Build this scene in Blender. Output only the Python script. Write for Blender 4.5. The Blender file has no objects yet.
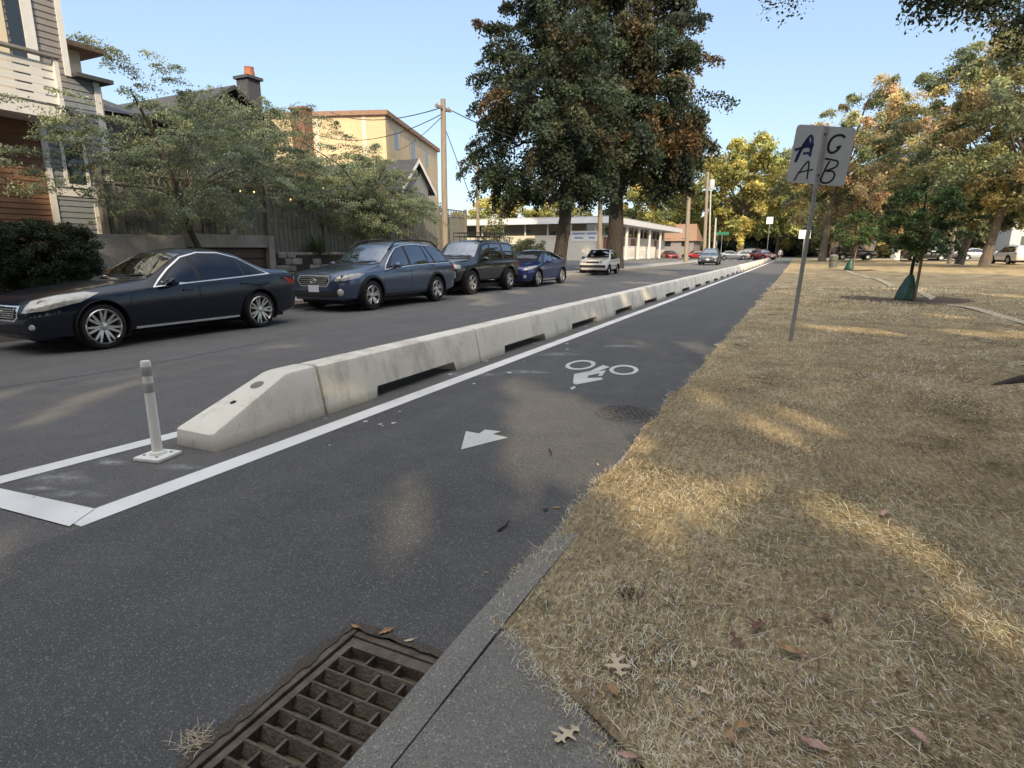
import bpy, bmesh, math, random
import numpy as np
from mathutils import Vector, Matrix
from mathutils.bvhtree import BVHTree
from mathutils.geometry import delaunay_2d_cdt

R = math.radians
scene = bpy.context.scene
col = scene.collection

# ------------------------------------------------------------------ camera
F_PX, H_CAM, HOR, VPX = 590.0, 1.42, 251.0, 803.0
PITCH = math.atan((384 - HOR) / F_PX)
YAW = math.atan((VPX - 512) / math.hypot(F_PX, 384 - HOR))
cam_d = bpy.data.cameras.new('camera')
cam_d.sensor_width = 36.0
cam_d.lens = 36.0 * F_PX / 1024
cam_d.clip_start = 0.05
cam_d.clip_end = 3000
cam = bpy.data.objects.new('camera', cam_d)
col.objects.link(cam)
cam.location = (0, 0, H_CAM)
cam.rotation_euler = (math.pi / 2 - PITCH, 0, YAW)
scene.camera = cam


def ray(x, y):
    a, b = (x - 512) / F_PX, -(y - 384) / F_PX
    fy = math.cos(PITCH) + b * math.sin(PITCH)
    up = -math.sin(PITCH) + b * math.cos(PITCH)
    return Vector((a * math.cos(YAW) - fy * math.sin(YAW), a * math.sin(YAW) + fy * math.cos(YAW), up))


O3 = Vector((0, 0, H_CAM))


def gz(x, y, z=0.0):
    d = ray(x, y)
    return O3 + d * ((z - H_CAM) / d.z)


def gx(x, y, X):
    d = ray(x, y)
    return O3 + d * (X / d.x)


def gy(x, y, Y):
    d = ray(x, y)
    return O3 + d * (Y / d.y)


def bend(Y):
    return -0.00006 * max(0.0, Y - 15) ** 2


# ------------------------------------------------------------------ light
EL, AZ = R(31.0), R(30.0)                       # low evening sun behind the camera, to its right
TO_SUN = Vector((math.sin(AZ) * math.cos(EL), -math.cos(AZ) * math.cos(EL), math.sin(EL)))
sd = bpy.data.lights.new('sun', 'SUN')
sd.energy = 5.0
sd.angle = R(0.6)
sd.color = (1.0, 0.80, 0.52)
so = bpy.data.objects.new('sun', sd)
col.objects.link(so)
so.rotation_euler = TO_SUN.to_track_quat('Z', 'Y').to_euler()
so.location = (10, -20, 30)
w = bpy.data.worlds.new('World')
scene.world = w
w.use_nodes = True
nt = w.node_tree
bg = nt.nodes['Background']
sky = nt.nodes.new('ShaderNodeTexSky')
sky.sky_type = 'NISHITA'
sky.sun_disc = False
sky.sun_elevation = EL
sky.sun_rotation = math.pi - AZ
sky.air_density = 1.0
sky.dust_density = 1.0
sky.ozone_density = 1.0
# evening haze flattens the sky's gradient: scale, compress and tint the physical sky
sc_ = nt.nodes.new('ShaderNodeMix')
sc_.data_type, sc_.blend_type = 'RGBA', 'MULTIPLY'
sc_.inputs[0].default_value = 1
sc_.inputs[7].default_value = (.15, .15, .15, 1)
gm = nt.nodes.new('ShaderNodeGamma')
gm.inputs[1].default_value = .55
ti = nt.nodes.new('ShaderNodeMix')
ti.data_type, ti.blend_type = 'RGBA', 'MULTIPLY'
ti.inputs[0].default_value = 1
ti.inputs[7].default_value = (.92, 1.03, 1.15, 1)
nt.links.new(sky.outputs[0], sc_.inputs[6])
nt.links.new(sc_.outputs[2], gm.inputs[0])
nt.links.new(gm.outputs[0], ti.inputs[6])
# added warm glow round the sun and overhead, out of view, lifts the ambient light
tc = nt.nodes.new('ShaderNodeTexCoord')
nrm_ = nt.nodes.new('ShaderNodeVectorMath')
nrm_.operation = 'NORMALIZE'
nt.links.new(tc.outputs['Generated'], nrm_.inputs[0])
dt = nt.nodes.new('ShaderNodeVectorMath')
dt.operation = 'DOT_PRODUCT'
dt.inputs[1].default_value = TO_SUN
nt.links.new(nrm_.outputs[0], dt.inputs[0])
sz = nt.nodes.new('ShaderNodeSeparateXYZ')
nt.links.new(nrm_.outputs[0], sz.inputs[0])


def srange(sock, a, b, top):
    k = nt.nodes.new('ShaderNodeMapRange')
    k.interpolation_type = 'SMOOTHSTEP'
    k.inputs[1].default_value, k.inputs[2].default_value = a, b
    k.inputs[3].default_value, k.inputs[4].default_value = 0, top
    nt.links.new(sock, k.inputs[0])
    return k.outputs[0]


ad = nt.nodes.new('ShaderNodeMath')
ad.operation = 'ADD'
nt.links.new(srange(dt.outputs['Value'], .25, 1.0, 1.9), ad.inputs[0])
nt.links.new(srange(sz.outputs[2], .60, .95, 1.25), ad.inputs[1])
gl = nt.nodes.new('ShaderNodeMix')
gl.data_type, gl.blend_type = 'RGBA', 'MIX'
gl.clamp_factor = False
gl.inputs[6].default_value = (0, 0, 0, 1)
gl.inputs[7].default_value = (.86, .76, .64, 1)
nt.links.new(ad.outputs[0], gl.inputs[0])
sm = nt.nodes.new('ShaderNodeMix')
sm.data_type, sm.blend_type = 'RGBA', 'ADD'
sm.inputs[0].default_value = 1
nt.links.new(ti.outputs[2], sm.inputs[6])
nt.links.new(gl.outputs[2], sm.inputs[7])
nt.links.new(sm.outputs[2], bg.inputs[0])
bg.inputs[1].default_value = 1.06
scene.view_settings.view_transform = 'Standard'
scene.view_settings.look = 'None'
scene.view_settings.exposure = 0
scene.cycles.max_bounces = 6
scene.cycles.transparent_max_bounces = 8


# ------------------------------------------------------------------ materials
MATS = {}


def mat(name, c1, c2=None, rough=0.6, scale=4.0, metal=0.0, bump=0.0, bscale=60.0, coat=0.0, spec=0.5,
        c3=None, world=False, stretch=None, detail=4.0, emit=None):
    m = bpy.data.materials.new(name)
    m.use_nodes = True
    n, l = m.node_tree.nodes, m.node_tree.links
    p = n['Principled BSDF']
    p.inputs['Roughness'].default_value = rough
    p.inputs['Metallic'].default_value = metal
    p.inputs['Coat Weight'].default_value = coat
    p.inputs['Coat Roughness'].default_value = 0.04
    p.inputs['Specular IOR Level'].default_value = spec
    p.inputs['Base Color'].default_value = (*c1, 1)
    if emit:
        p.inputs['Emission Color'].default_value = (*emit[0], 1)
        p.inputs['Emission Strength'].default_value = emit[1]
    vec = None
    if c2 or bump:
        if world:
            g = n.new('ShaderNodeNewGeometry')
            vec = g.outputs['Position']
        else:
            g = n.new('ShaderNodeTexCoord')
            vec = g.outputs['Object']
        if stretch:
            mp = n.new('ShaderNodeMapping')
            mp.inputs['Scale'].default_value = stretch
            l.new(vec, mp.inputs[0])
            vec = mp.outputs[0]
    if c2:
        t = n.new('ShaderNodeTexNoise')
        t.inputs['Scale'].default_value = scale
        t.inputs['Detail'].default_value = detail
        t.inputs['Roughness'].default_value = 0.65
        l.new(vec, t.inputs[0])
        r = n.new('ShaderNodeValToRGB')
        r.color_ramp.elements[0].position = 0.32
        r.color_ramp.elements[0].color = (*c1, 1)
        r.color_ramp.elements[1].position = 0.68
        r.color_ramp.elements[1].color = (*c2, 1)
        if c3:
            e = r.color_ramp.elements.new(0.5)
            e.color = (*c3, 1)
        l.new(t.outputs['Fac'], r.inputs[0])
        l.new(r.outputs[0], p.inputs['Base Color'])
    if bump:
        t2 = n.new('ShaderNodeTexNoise')
        t2.inputs['Scale'].default_value = bscale
        t2.inputs['Detail'].default_value = 3
        l.new(vec, t2.inputs[0])
        b = n.new('ShaderNodeBump')
        b.inputs['Strength'].default_value = bump
        b.inputs['Distance'].default_value = 0.02
        l.new(t2.outputs['Fac'], b.inputs['Height'])
        l.new(b.outputs[0], p.inputs['Normal'])
    MATS[name] = m
    return m


def leafmat(name, trans=0.3, rough=0.55):
    m = bpy.data.materials.new(name)
    m.use_nodes = True
    n, l = m.node_tree.nodes, m.node_tree.links
    p = n['Principled BSDF']
    a = n.new('ShaderNodeAttribute')
    a.attribute_name = 'col'
    p.inputs['Roughness'].default_value = rough
    p.inputs['Specular IOR Level'].default_value = 0.3
    l.new(a.outputs['Color'], p.inputs['Base Color'])
    if trans:
        tr = n.new('ShaderNodeBsdfTranslucent')
        l.new(a.outputs['Color'], tr.inputs[0])
        mx = n.new('ShaderNodeMixShader')
        mx.inputs[0].default_value = trans
        l.new(p.outputs[0], mx.inputs[1])
        l.new(tr.outputs[0], mx.inputs[2])
        l.new(mx.outputs[0], n['Material Output'].inputs[0])
    MATS[name] = m
    return m


def asphalt(name, base, dark, fleck, dust):
    m = bpy.data.materials.new(name)
    m.use_nodes = True
    n, l = m.node_tree.nodes, m.node_tree.links
    p = n['Principled BSDF']
    p.inputs['Roughness'].default_value = 0.82
    p.inputs['Specular IOR Level'].default_value = 0.35
    g = n.new('ShaderNodeNewGeometry')

    def noise(scale, detail=4.0, rough=.6, stretch=None):
        t = n.new('ShaderNodeTexNoise')
        t.inputs['Scale'].default_value = scale
        t.inputs['Detail'].default_value = detail
        t.inputs['Roughness'].default_value = rough
        if stretch:
            mp = n.new('ShaderNodeMapping')
            mp.inputs['Scale'].default_value = stretch
            l.new(g.outputs['Position'], mp.inputs[0])
            l.new(mp.outputs[0], t.inputs[0])
        else:
            l.new(g.outputs['Position'], t.inputs[0])
        return t.outputs['Fac']

    def ramp(fac, a, b, ca, cb):
        r = n.new('ShaderNodeValToRGB')
        r.color_ramp.elements[0].position = a
        r.color_ramp.elements[1].position = b
        r.color_ramp.elements[0].color = (*ca, 1)
        r.color_ramp.elements[1].color = (*cb, 1)
        l.new(fac, r.inputs[0])
        return r.outputs[0]

    def mix(fac, a, b, mode='MIX'):
        x = n.new('ShaderNodeMix')
        x.data_type = 'RGBA'
        x.blend_type = mode
        if isinstance(fac, float):
            x.inputs[0].default_value = fac
        else:
            l.new(fac, x.inputs[0])
        for k, v in ((6, a), (7, b)):
            if isinstance(v, tuple):
                x.inputs[k].default_value = (*v, 1)
            else:
                l.new(v, x.inputs[k])
        return x.outputs[2]
    c = ramp(noise(0.55, 6, .7), .35, .65, dark, base)
    c = mix(ramp(noise(3.0, 5, .7), .45, .75, (0, 0, 0), (.55, .55, .55)), c, dust)
    # worn wheel tracks / streaks along the road
    c = mix(ramp(noise(1.0, 4, .6, (2.2, .12, 1)), .5, .75, (0, 0, 0), (.45, .45, .45)), c, dust)
    v = n.new('ShaderNodeTexVoronoi')
    v.inputs['Scale'].default_value = 210
    l.new(g.outputs['Position'], v.inputs[0])
    sep = n.new('ShaderNodeSeparateColor')
    l.new(v.outputs['Color'], sep.inputs[0])
    c = mix(ramp(sep.outputs[0], .86, 1.0, (0, 0, 0), (.85, .85, .85)), c, fleck)
    c = mix(ramp(sep.outputs[1], .55, 1.0, (0, 0, 0), (.55, .55, .55)), c, tuple(x * .35 for x in dark))
    c = mix(ramp(noise(260, 2), .4, .7, (0, 0, 0), (.35, .35, .35)), c, fleck)
    l.new(c, p.inputs['Base Color'])
    b = n.new('ShaderNodeBump')
    b.inputs['Strength'].default_value = 0.9
    b.inputs['Distance'].default_value = 0.006
    l.new(v.outputs['Distance'], b.inputs['Height'])
    l.new(b.outputs[0], p.inputs['Normal'])
    MATS[name] = m
    return m


def wornpaint(name, c, wear=0.42, grey=(.06, .06, .062), rough=.6, soft=.08):
    """road paint worn away in flecks so that what lies below shows through"""
    m = bpy.data.materials.new(name)
    m.use_nodes = True
    n, l = m.node_tree.nodes, m.node_tree.links
    p = n['Principled BSDF']
    p.inputs['Roughness'].default_value = rough
    g = n.new('ShaderNodeNewGeometry')
    t = n.new('ShaderNodeTexNoise')
    t.inputs['Scale'].default_value = 9
    t.inputs['Detail'].default_value = 8
    t.inputs['Roughness'].default_value = .75
    l.new(g.outputs['Position'], t.inputs[0])
    r = n.new('ShaderNodeValToRGB')
    r.color_ramp.elements[0].position = wear - soft
    r.color_ramp.elements[1].position = wear + soft
    l.new(t.outputs['Fac'], r.inputs[0])
    t2 = n.new('ShaderNodeTexNoise')
    t2.inputs['Scale'].default_value = 2.5
    t2.inputs['Detail'].default_value = 6
    l.new(g.outputs['Position'], t2.inputs[0])
    r2 = n.new('ShaderNodeValToRGB')
    r2.color_ramp.elements[0].position = .3
    r2.color_ramp.elements[1].position = .7
    r2.color_ramp.elements[0].color = (*[x * .8 for x in c], 1)
    r2.color_ramp.elements[1].color = (*c, 1)
    l.new(t2.outputs['Fac'], r2.inputs[0])
    l.new(r2.outputs[0], p.inputs['Base Color'])
    tr = n.new('ShaderNodeBsdfTransparent')
    mx = n.new('ShaderNodeMixShader')
    l.new(r.outputs[0], mx.inputs[0])
    l.new(tr.outputs[0], mx.inputs[1])
    l.new(p.outputs[0], mx.inputs[2])
    l.new(mx.outputs[0], n['Material Output'].inputs[0])
    MATS[name] = m
    return m


asphalt('road', (.115, .117, .121), (.086, .0875, .090), (.36, .34, .31), (.18, .17, .155))
asphalt('lane', (.077, .080, .085), (.051, .053, .0565), (.34, .325, .30), (.128, .124, .118))
wornpaint('line_white', (.80, .80, .78), .325, soft=.05)
wornpaint('worn_white', (.60, .59, .56), .33)
wornpaint('scuff', (.40, .40, .40), .47, soft=.12)
mat('concrete', (.50, .47, .42), (.66, .63, .56), .85, 2.2, bump=.25, bscale=70, c3=(.60, .57, .50), world=True, detail=8)
asphalt('kerb_concrete', (.28, .265, .235), (.20, .19, .168), (.52, .50, .45), (.15, .142, .125))
asphalt('apron_concrete', (.25, .238, .21), (.18, .17, .152), (.48, .46, .41), (.135, .127, .113))
mat('old_concrete', (.15, .142, .125), (.28, .265, .24), .9, 1.8, bump=.3, bscale=30, world=True, detail=8)
mat('stone_wall', (.14, .13, .12), (.28, .26, .23), .9, 3, bump=.5, bscale=12, world=True, detail=8)
mat('sidewalk_concrete', (.26, .25, .235), (.36, .35, .33), .9, 1.5, bump=.2, world=True)
mat('rusty_iron', (.085, .068, .055), (.21, .165, .125), .75, 14, metal=.35, bump=.4, bscale=90, world=True, detail=8)
mat('dark_iron', (.045, .042, .038), (.14, .13, .118), .7, 25, metal=.4, bump=.5, bscale=80, world=True)
mat('pit', (.012, .011, .010), (.03, .026, .02), .9, 6)
mat('white_plastic', (.88, .87, .83), (.80, .79, .74), .45, 6)
mat('reflective', (.40, .41, .41), (.33, .34, .34), .35, 20)
mat('sign_back', (.40, .43, .45), (.46, .49, .51), .5, 3, metal=.1)
mat('galvanised', (.30, .31, .31), (.42, .43, .43), .45, 8, metal=.5)
mat('marker_black', (.015, .016, .02), rough=.5)
mat('marker_blue', (.02, .035, .12), rough=.5)
mat('wood_stake', (.16, .11, .07), (.26, .19, .12), .85, 6, stretch=(6, 6, .6))
mat('bag_green', (.018, .06, .045), (.03, .095, .07), .5, 6, bump=.8, bscale=9)
mat('mulch', (.07, .045, .028), (.15, .10, .06), .95, 20, bump=1, bscale=40, world=True)
mat('soil', (.09, .07, .05), (.17, .13, .09), .95, 9, bump=.6, bscale=30, world=True)
mat('bark', (.075, .058, .044), (.15, .12, .09), .9, 7, bump=.9, bscale=14, stretch=(1, 1, .25))
mat('bark_dark', (.022, .018, .015), (.055, .045, .037), .9, 7, bump=.9, bscale=14, stretch=(1, 1, .25))
mat('bark_pale', (.18, .15, .12), (.30, .26, .21), .9, 7, bump=.8, bscale=14, stretch=(1, 1, .25))
mat('pole_wood', (.20, .16, .125), (.33, .28, .22), .85, 5, stretch=(5, 5, .3))
mat('pole_metal', (.45, .44, .41), rough=.5)
mat('wire', (.03, .03, .03), rough=.6)
mat('siding_brown', (.16, .085, .05), (.25, .135, .08), .7, 3, stretch=(1, .5, 8), world=True)
mat('siding_grey', (.19, .215, .25), (.24, .265, .30), .65, 3, world=True)
mat('siding_taupe', (.21, .195, .195), (.27, .25, .245), .65, 3, world=True)
mat('cream', (.62, .55, .42), (.70, .62, .48), .75, 2, world=True)
mat('white_trim', (.74, .74, .73), (.66, .66, .66), .5, 4)
mat('fascia_white', (.72, .73, .75), (.62, .63, .66), .5, 1.5)
mat('roof_dark', (.035, .038, .045), (.07, .072, .08), .85, 9, world=True, bump=.4, bscale=25)
mat('roof_brown', (.22, .13, .09), (.30, .19, .13), .85, 5, world=True)
mat('brick', (.16, .075, .05), (.26, .13, .09), .85, 12, world=True)
mat('yellow_wall', (.52, .40, .24), (.60, .47, .29), .7, .6, world=True)
mat('yellow_panel', (.44, .36, .25), (.52, .43, .30), .7, .6, world=True)
mat('cream_block', (.58, .55, .48), (.64, .61, .54), .8, .9, world=True, bump=.2, bscale=4)
mat('door_red', (.20, .065, .04), (.26, .09, .06), .6, 3)
mat('fence_wood', (.125, .125, .105), (.215, .21, .18), .85, 4, stretch=(4, 4, .5), world=True)
mat('door_brown', (.055, .030, .020), (.095, .055, .036), .6, 3, stretch=(1, 1, 9))
mat('glass_dark', (.020, .024, .028), rough=.04, spec=.9)
mat('glass_car', (.20, .21, .23), rough=.03, metal=1)
mat('glass_tint', (.055, .06, .07), rough=.03, metal=1)
mat('windscreen', (.34, .37, .40), (.24, .26, .28), .03, 3, metal=1)
mat('tyre', (.012, .012, .012), (.022, .022, .021), .85, 20)
mat('chrome', (.80, .80, .80), rough=.24, metal=.72)
mat('alloy', (.58, .56, .53), (.66, .64, .60), .28, 5, metal=.8)
mat('black_plastic', (.014, .014, .015), (.024, .024, .025), .55, 12)
mat('lamp_glass', (.16, .16, .15), (.44, .44, .41), .05, 9, spec=.9, c3=(.42, .41, .37), stretch=(1, 1, 1.6), coat=1)
mat('lamp_amber', (.5, .2, .05), rough=.15)
mat('tail_red', (.30, .012, .012), rough=.12, spec=.8)
mat('plate_white', (.68, .68, .70), (.52, .55, .62), .5, 25)
mat('seam', (.004, .004, .005), rough=.7)
for nm, c, mt in (('paint_navy', (.005, .009, .022), .3), ('paint_blue', (.055, .082, .140), .5), ('paint_black', (.013, .014, .017), .3),
                  ('paint_cobalt', (.012, .028, .13), .5), ('paint_white', (.66, .65, .62), 0), ('paint_slate', (.10, .15, .21), .5),
                  ('paint_red', (.30, .018, .02), .2), ('paint_silver', (.50, .50, .48), .7), ('paint_grey', (.09, .09, .095), .5), ('paint_tan', (.45, .40, .30), .4)):
    mat(nm, c, rough=.28, metal=mt, coat=.65 if nm == 'paint_navy' else 1.0, spec=.3 if nm == 'paint_navy' else .5)
mat('leaf_pale', (.62, .52, .36), (.50, .40, .26), .7, 18)
mat('leaf_pink', (.50, .33, .27), (.38, .22, .17), .7, 18)
mat('leaf_red', (.20, .10, .065), (.12, .055, .04), .7, 18)
mat('leaf_tan', (.42, .25, .12), (.30, .17, .08), .7, 18)
mat('twig_bark', (.045, .035, .03), rough=.9)
mat('skin', (.50, .33, .25), rough=.6)
mat('cloth_white', (.72, .72, .70), (.60, .60, .58), .8, 9)
mat('cloth_grey', (.18, .18, .20), rough=.8)
mat('hair', (.04, .03, .02), rough=.7)
mat('bulb', (1, .8, .45), emit=((1, .62, .22), 3))
mat('teal_paint', (.18, .30, .28), (.13, .20, .19), .8, 3, world=True)
mat('sign_green', (.02, .16, .09), rough=.5)
mat('sign_white', (.75, .75, .74), rough=.5)
mat('sign_blue', (.20, .30, .50), rough=.5)
mat('transformer_grey', (.42, .43, .43), rough=.5)
leafmat('foliage', .38)
leafmat('grass_blades', .25, .7)
leafmat('hedge_leaves', .2)


# ------------------------------------------------------------------ helpers
def link(o, parent=None):
    col.objects.link(o)
    if parent is not None:
        o.parent = parent
    return o


def tag(o, label=None, cat=None, group=None, kind=None):
    if label:
        o['label'] = label
    if cat:
        o['category'] = cat
    if group:
        o['group'] = group
    if kind:
        o['kind'] = kind
    return o


def empty(name, loc, label, cat, group=None, rz=0.0):
    o = bpy.data.objects.new(name, None)
    o.empty_display_size = .2
    link(o)
    o.location = loc
    o.rotation_euler = (0, 0, rz)
    return tag(o, label, cat, group)


class MB:
    def __init__(self):
        self.v, self.f = [], []

    def add(self, vs, fs):
        n = len(self.v)
        self.v += [tuple(p) for p in vs]
        self.f += [tuple(i + n for i in q) for q in fs]
        return self

    def box(self, c, s, rz=0.0, M=None):
        x, y, z = s[0] / 2, s[1] / 2, s[2] / 2
        vs = [Vector((a * x, b * y, d * z)) for d in (-1, 1) for b in (-1, 1) for a in (-1, 1)]
        if rz:
            Q = Matrix.Rotation(rz, 3, 'Z')
            vs = [Q @ p for p in vs]
        if M is not None:
            vs = [M @ p for p in vs]
        vs = [p + Vector(c) for p in vs]
        return self.add(vs, [(0, 2, 3, 1), (4, 5, 7, 6), (0, 1, 5, 4), (2, 6, 7, 3), (0, 4, 6, 2), (1, 3, 7, 5)])

    def bx(self, a, b):
        a, b = Vector(a), Vector(b)
        return self.box((a + b) / 2, [abs(k) for k in (b - a)])

    def tube(self, pts, rad, n=8, caps=True):
        pts = [Vector(p) for p in pts]
        if not hasattr(rad, '__len__'):
            rad = [rad] * len(pts)
        vs, fs = [], []
        up = Vector((0, 0, 1))
        for i, p in enumerate(pts):
            t = (pts[min(i + 1, len(pts) - 1)] - pts[max(i - 1, 0)]).normalized()
            a = t.cross(up if abs(t.z) < .95 else Vector((1, 0, 0))).normalized()
            b = t.cross(a)
            for k in range(n):
                q = 2 * math.pi * k / n
                vs.append(p + (a * math.cos(q) + b * math.sin(q)) * rad[i])
        for i in range(len(pts) - 1):
            for k in range(n):
                k2 = (k + 1) % n
                fs.append((i * n + k, i * n + k2, (i + 1) * n + k2, (i + 1) * n + k))
        if caps:
            fs.append(tuple(range(n)))
            fs.append(tuple((len(pts) - 1) * n + k for k in reversed(range(n))))
        return self.add(vs, fs)

    def lathe(self, prof, n=24, axis='Z', c=(0, 0, 0)):
        """prof: (radius, height) list"""
        vs, fs = [], []
        for r_, h in prof:
            for k in range(n):
                q = 2 * math.pi * k / n
                p = (r_ * math.cos(q), r_ * math.sin(q), h)
                if axis == 'Y':
                    p = (p[0], p[2], p[1])
                vs.append((p[0] + c[0], p[1] + c[1], p[2] + c[2]))
        for i in range(len(prof) - 1):
            for k in range(n):
                k2 = (k + 1) % n
                fs.append((i * n + k, i * n + k2, (i + 1) * n + k2, (i + 1) * n + k))
        return self.add(vs, fs)

    def prism(self, poly, z0, z1):
        n = len(poly)
        vs = [(p[0], p[1], z0) for p in poly] + [(p[0], p[1], z1) for p in poly]
        fs = [tuple(reversed(range(n))), tuple(range(n, 2 * n))]
        fs += [(i, (i + 1) % n, n + (i + 1) % n, n + i) for i in range(n)]
        return self.add(vs, fs)

    def build(self, name, m, parent=None, smooth=False, angle=None, bevel=0.0, recalc=True):
        me = bpy.data.meshes.new(name)
        me.from_pydata(self.v, [], self.f)
        if recalc or bevel:
            bm = bmesh.new()
            bm.from_mesh(me)
            if recalc:
                bmesh.ops.recalc_face_normals(bm, faces=bm.faces)
            if bevel:
                es = [e for e in bm.edges if len(e.link_faces) == 2 and e.calc_face_angle(0) > .5]
                bmesh.ops.bevel(bm, geom=es, offset=bevel, segments=2, profile=.5, affect='EDGES', clamp_overlap=True)
            bm.to_mesh(me)
            bm.free()
        if m is not None:
            me.materials.append(MATS[m] if isinstance(m, str) else m)
        if smooth or angle:
            me.polygons.foreach_set('use_smooth', [True] * len(me.polygons))
            if angle:
                me.set_sharp_from_angle(angle=R(angle))
        o = bpy.data.objects.new(name, me)
        return link(o, parent)


def structure(o):
    o['kind'] = 'structure'
    return o


def copy_tree(o, parent=None, remap=None):
    c = o.copy()
    if remap and c.type == 'MESH' and len(c.data.materials) and c.data.materials[0] and c.data.materials[0].name in remap:
        c.data = c.data.copy()
        c.data.materials[0] = MATS[remap[c.data.materials[0].name]]
    col.objects.link(c)
    c.parent = parent
    for ch in list(o.children):
        copy_tree(ch, c, remap)
    return c


def evaluated_mesh(o):
    dg = bpy.context.evaluated_depsgraph_get()
    return bpy.data.meshes.new_from_object(o.evaluated_get(dg))


ORD = ['first', 'second', 'third', 'fourth', 'fifth', 'sixth', 'seventh', 'eighth', 'ninth', 'tenth', 'eleventh', 'twelfth',
       'thirteenth', 'fourteenth', 'fifteenth', 'sixteenth', 'seventeenth', 'eighteenth', 'nineteenth', 'twentieth']
ORD += ['twenty-' + x for x in ORD[:9]] + ['thirtieth'] + ['thirty-' + x for x in ORD[:9]]

# ================================================================== SETTING
# grate opening in the road
GX0, GX1, GY0, GY1 = -1.44, -0.985, 0.58, 1.56
KX = -0.97                                       # face of the right kerb
m = MB()


def quad(m, x0, x1, y0, y1, z=0.0):
    m.add([(x0, y0, z), (x1, y0, z), (x1, y1, z), (x0, y1, z)], [(0, 1, 2, 3)])


LX = -3.29                                       # right edge of the white line
quad(m, -12.0, LX, -40, 170)
road = structure(m.build('road', 'road'))
m = MB()
quad(m, LX, GX0, -40, 110)
quad(m, GX0, KX + .02, -40, GY0)
quad(m, GX0, KX + .02, GY1, 110)
structure(m.build('bike_lane', 'lane'))
m = MB()
quad(m, LX - .6, 40, 110, 170, -.004)
quad(m, -90, -12.0, 98, 170, 0.012)
structure(m.build('cross_street', 'road'))
# far ground
m = MB()
quad(m, -900, 900, -500, 1500, -.06)
structure(m.build('ground', mat('far_ground', (.10, .09, .055), (.17, .15, .09), .95, .3, world=True)))
# dark pavement patch beside the kerb around the inlet
# white lines
m = MB()
ys = list(np.linspace(1.60, 20, 24)) + list(np.linspace(22, 101, 30))
for a, b in zip(ys[:-1], ys[1:]):
    m.add([(LX - .17 + bend(a), a, .004), (LX + bend(a), a, .004), (LX + bend(b), b, .004), (LX - .17 + bend(b), b, .004)], [(0, 1, 2, 3)])
structure(m.build('lane_line', 'line_white'))
m = MB()
a0, a1 = gz(0, 485), gz(6, 484)
m.add([(-4.56, 1.52, .004), (-4.40, 1.50, .004), (-4.22, 3.2, .004), (-4.37, 3.2, .004)], [(0, 1, 2, 3)])
structure(m.build('buffer_line', 'line_white'))
m = MB()
m.add([(-5.2, 1.46, .008), (-3.34, 1.57, .008), (-3.45, 1.76, .008), (-5.2, 1.60, .008)], [(0, 1, 2, 3)])
structure(m.build('end_line', 'line_white'))
# arrow, bicycle symbol
m = MB()
pp = [gz(x, y, .004) for x, y in ((461, 449.5), (466, 431), (479, 433.5), (485, 429.5), (501, 431.3), (493, 434), (508, 437.5))]
m.add(pp, [(0, 6, 5, 4, 3, 2, 1)])
structure(m.build('arrow_marking', 'worn_white'))
m = MB()


def ring(cx, cy, ro, ri, n=28):
    vs, fs = [], []
    for k in range(n):
        q = 2 * math.pi * k / n
        vs += [(cx + ro * math.cos(q), cy + ro * math.sin(q), .004), (cx + ri * math.cos(q), cy + ri * math.sin(q), .004)]
    for k in range(n):
        j = (k + 1) % n
        fs.append((2 * k, 2 * j, 2 * j + 1, 2 * k + 1))
    m.add(vs, fs)


def ringpx(cx, cy, rx, ry, t, rot=0.0, n=30):
    vs, fs = [], []
    for k in range(n):
        q = 2 * math.pi * k / n
        for s in (1, 0):
            ax, ay = (rx - (0 if s else t)), (ry - (0 if s else t * ry / rx * 1.05))
            px, py = ax * math.cos(q), ay * math.sin(q)
            vs.append(gz(cx + px * math.cos(rot) - py * math.sin(rot), cy + px * math.sin(rot) + py * math.cos(rot), .004))
    for k in range(n):
        j = (k + 1) % n
        fs.append((2 * k, 2 * j, 2 * j + 1, 2 * k + 1))
    m.add(vs, fs)


ringpx(580.5, 364.9, 15.2, 4.7, 4.2, -.08)
ringpx(623.8, 369.9, 14.6, 5.0, 4.2, 0)
for poly in (((574, 374), (590, 371), (603, 365), (610, 367), (590, 373.5), (587, 378), (602, 377.5), (602.5, 379.5), (576, 384.5), (573, 383)),
             ((587, 374.5), (599, 371), (606, 370.7), (602, 376), (598, 376), (600, 373.3), (590, 375.5)),
             ((570, 388), (574, 385.8), (576, 387.5), (572, 389.6))):
    pp = [gz(x, y, .004) for x, y in poly]
    tri = delaunay_2d_cdt([Vector((p.x, p.y)) for p in pp], [(i, (i + 1) % len(pp)) for i in range(len(pp))], [], 1, 1e-6)
    m.add([(v.x, v.y, .004 if poly[0][0] != 587 else .006) for v in tri[0]], tri[2])
structure(m.build('bicycle_marking', 'worn_white'))
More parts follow.
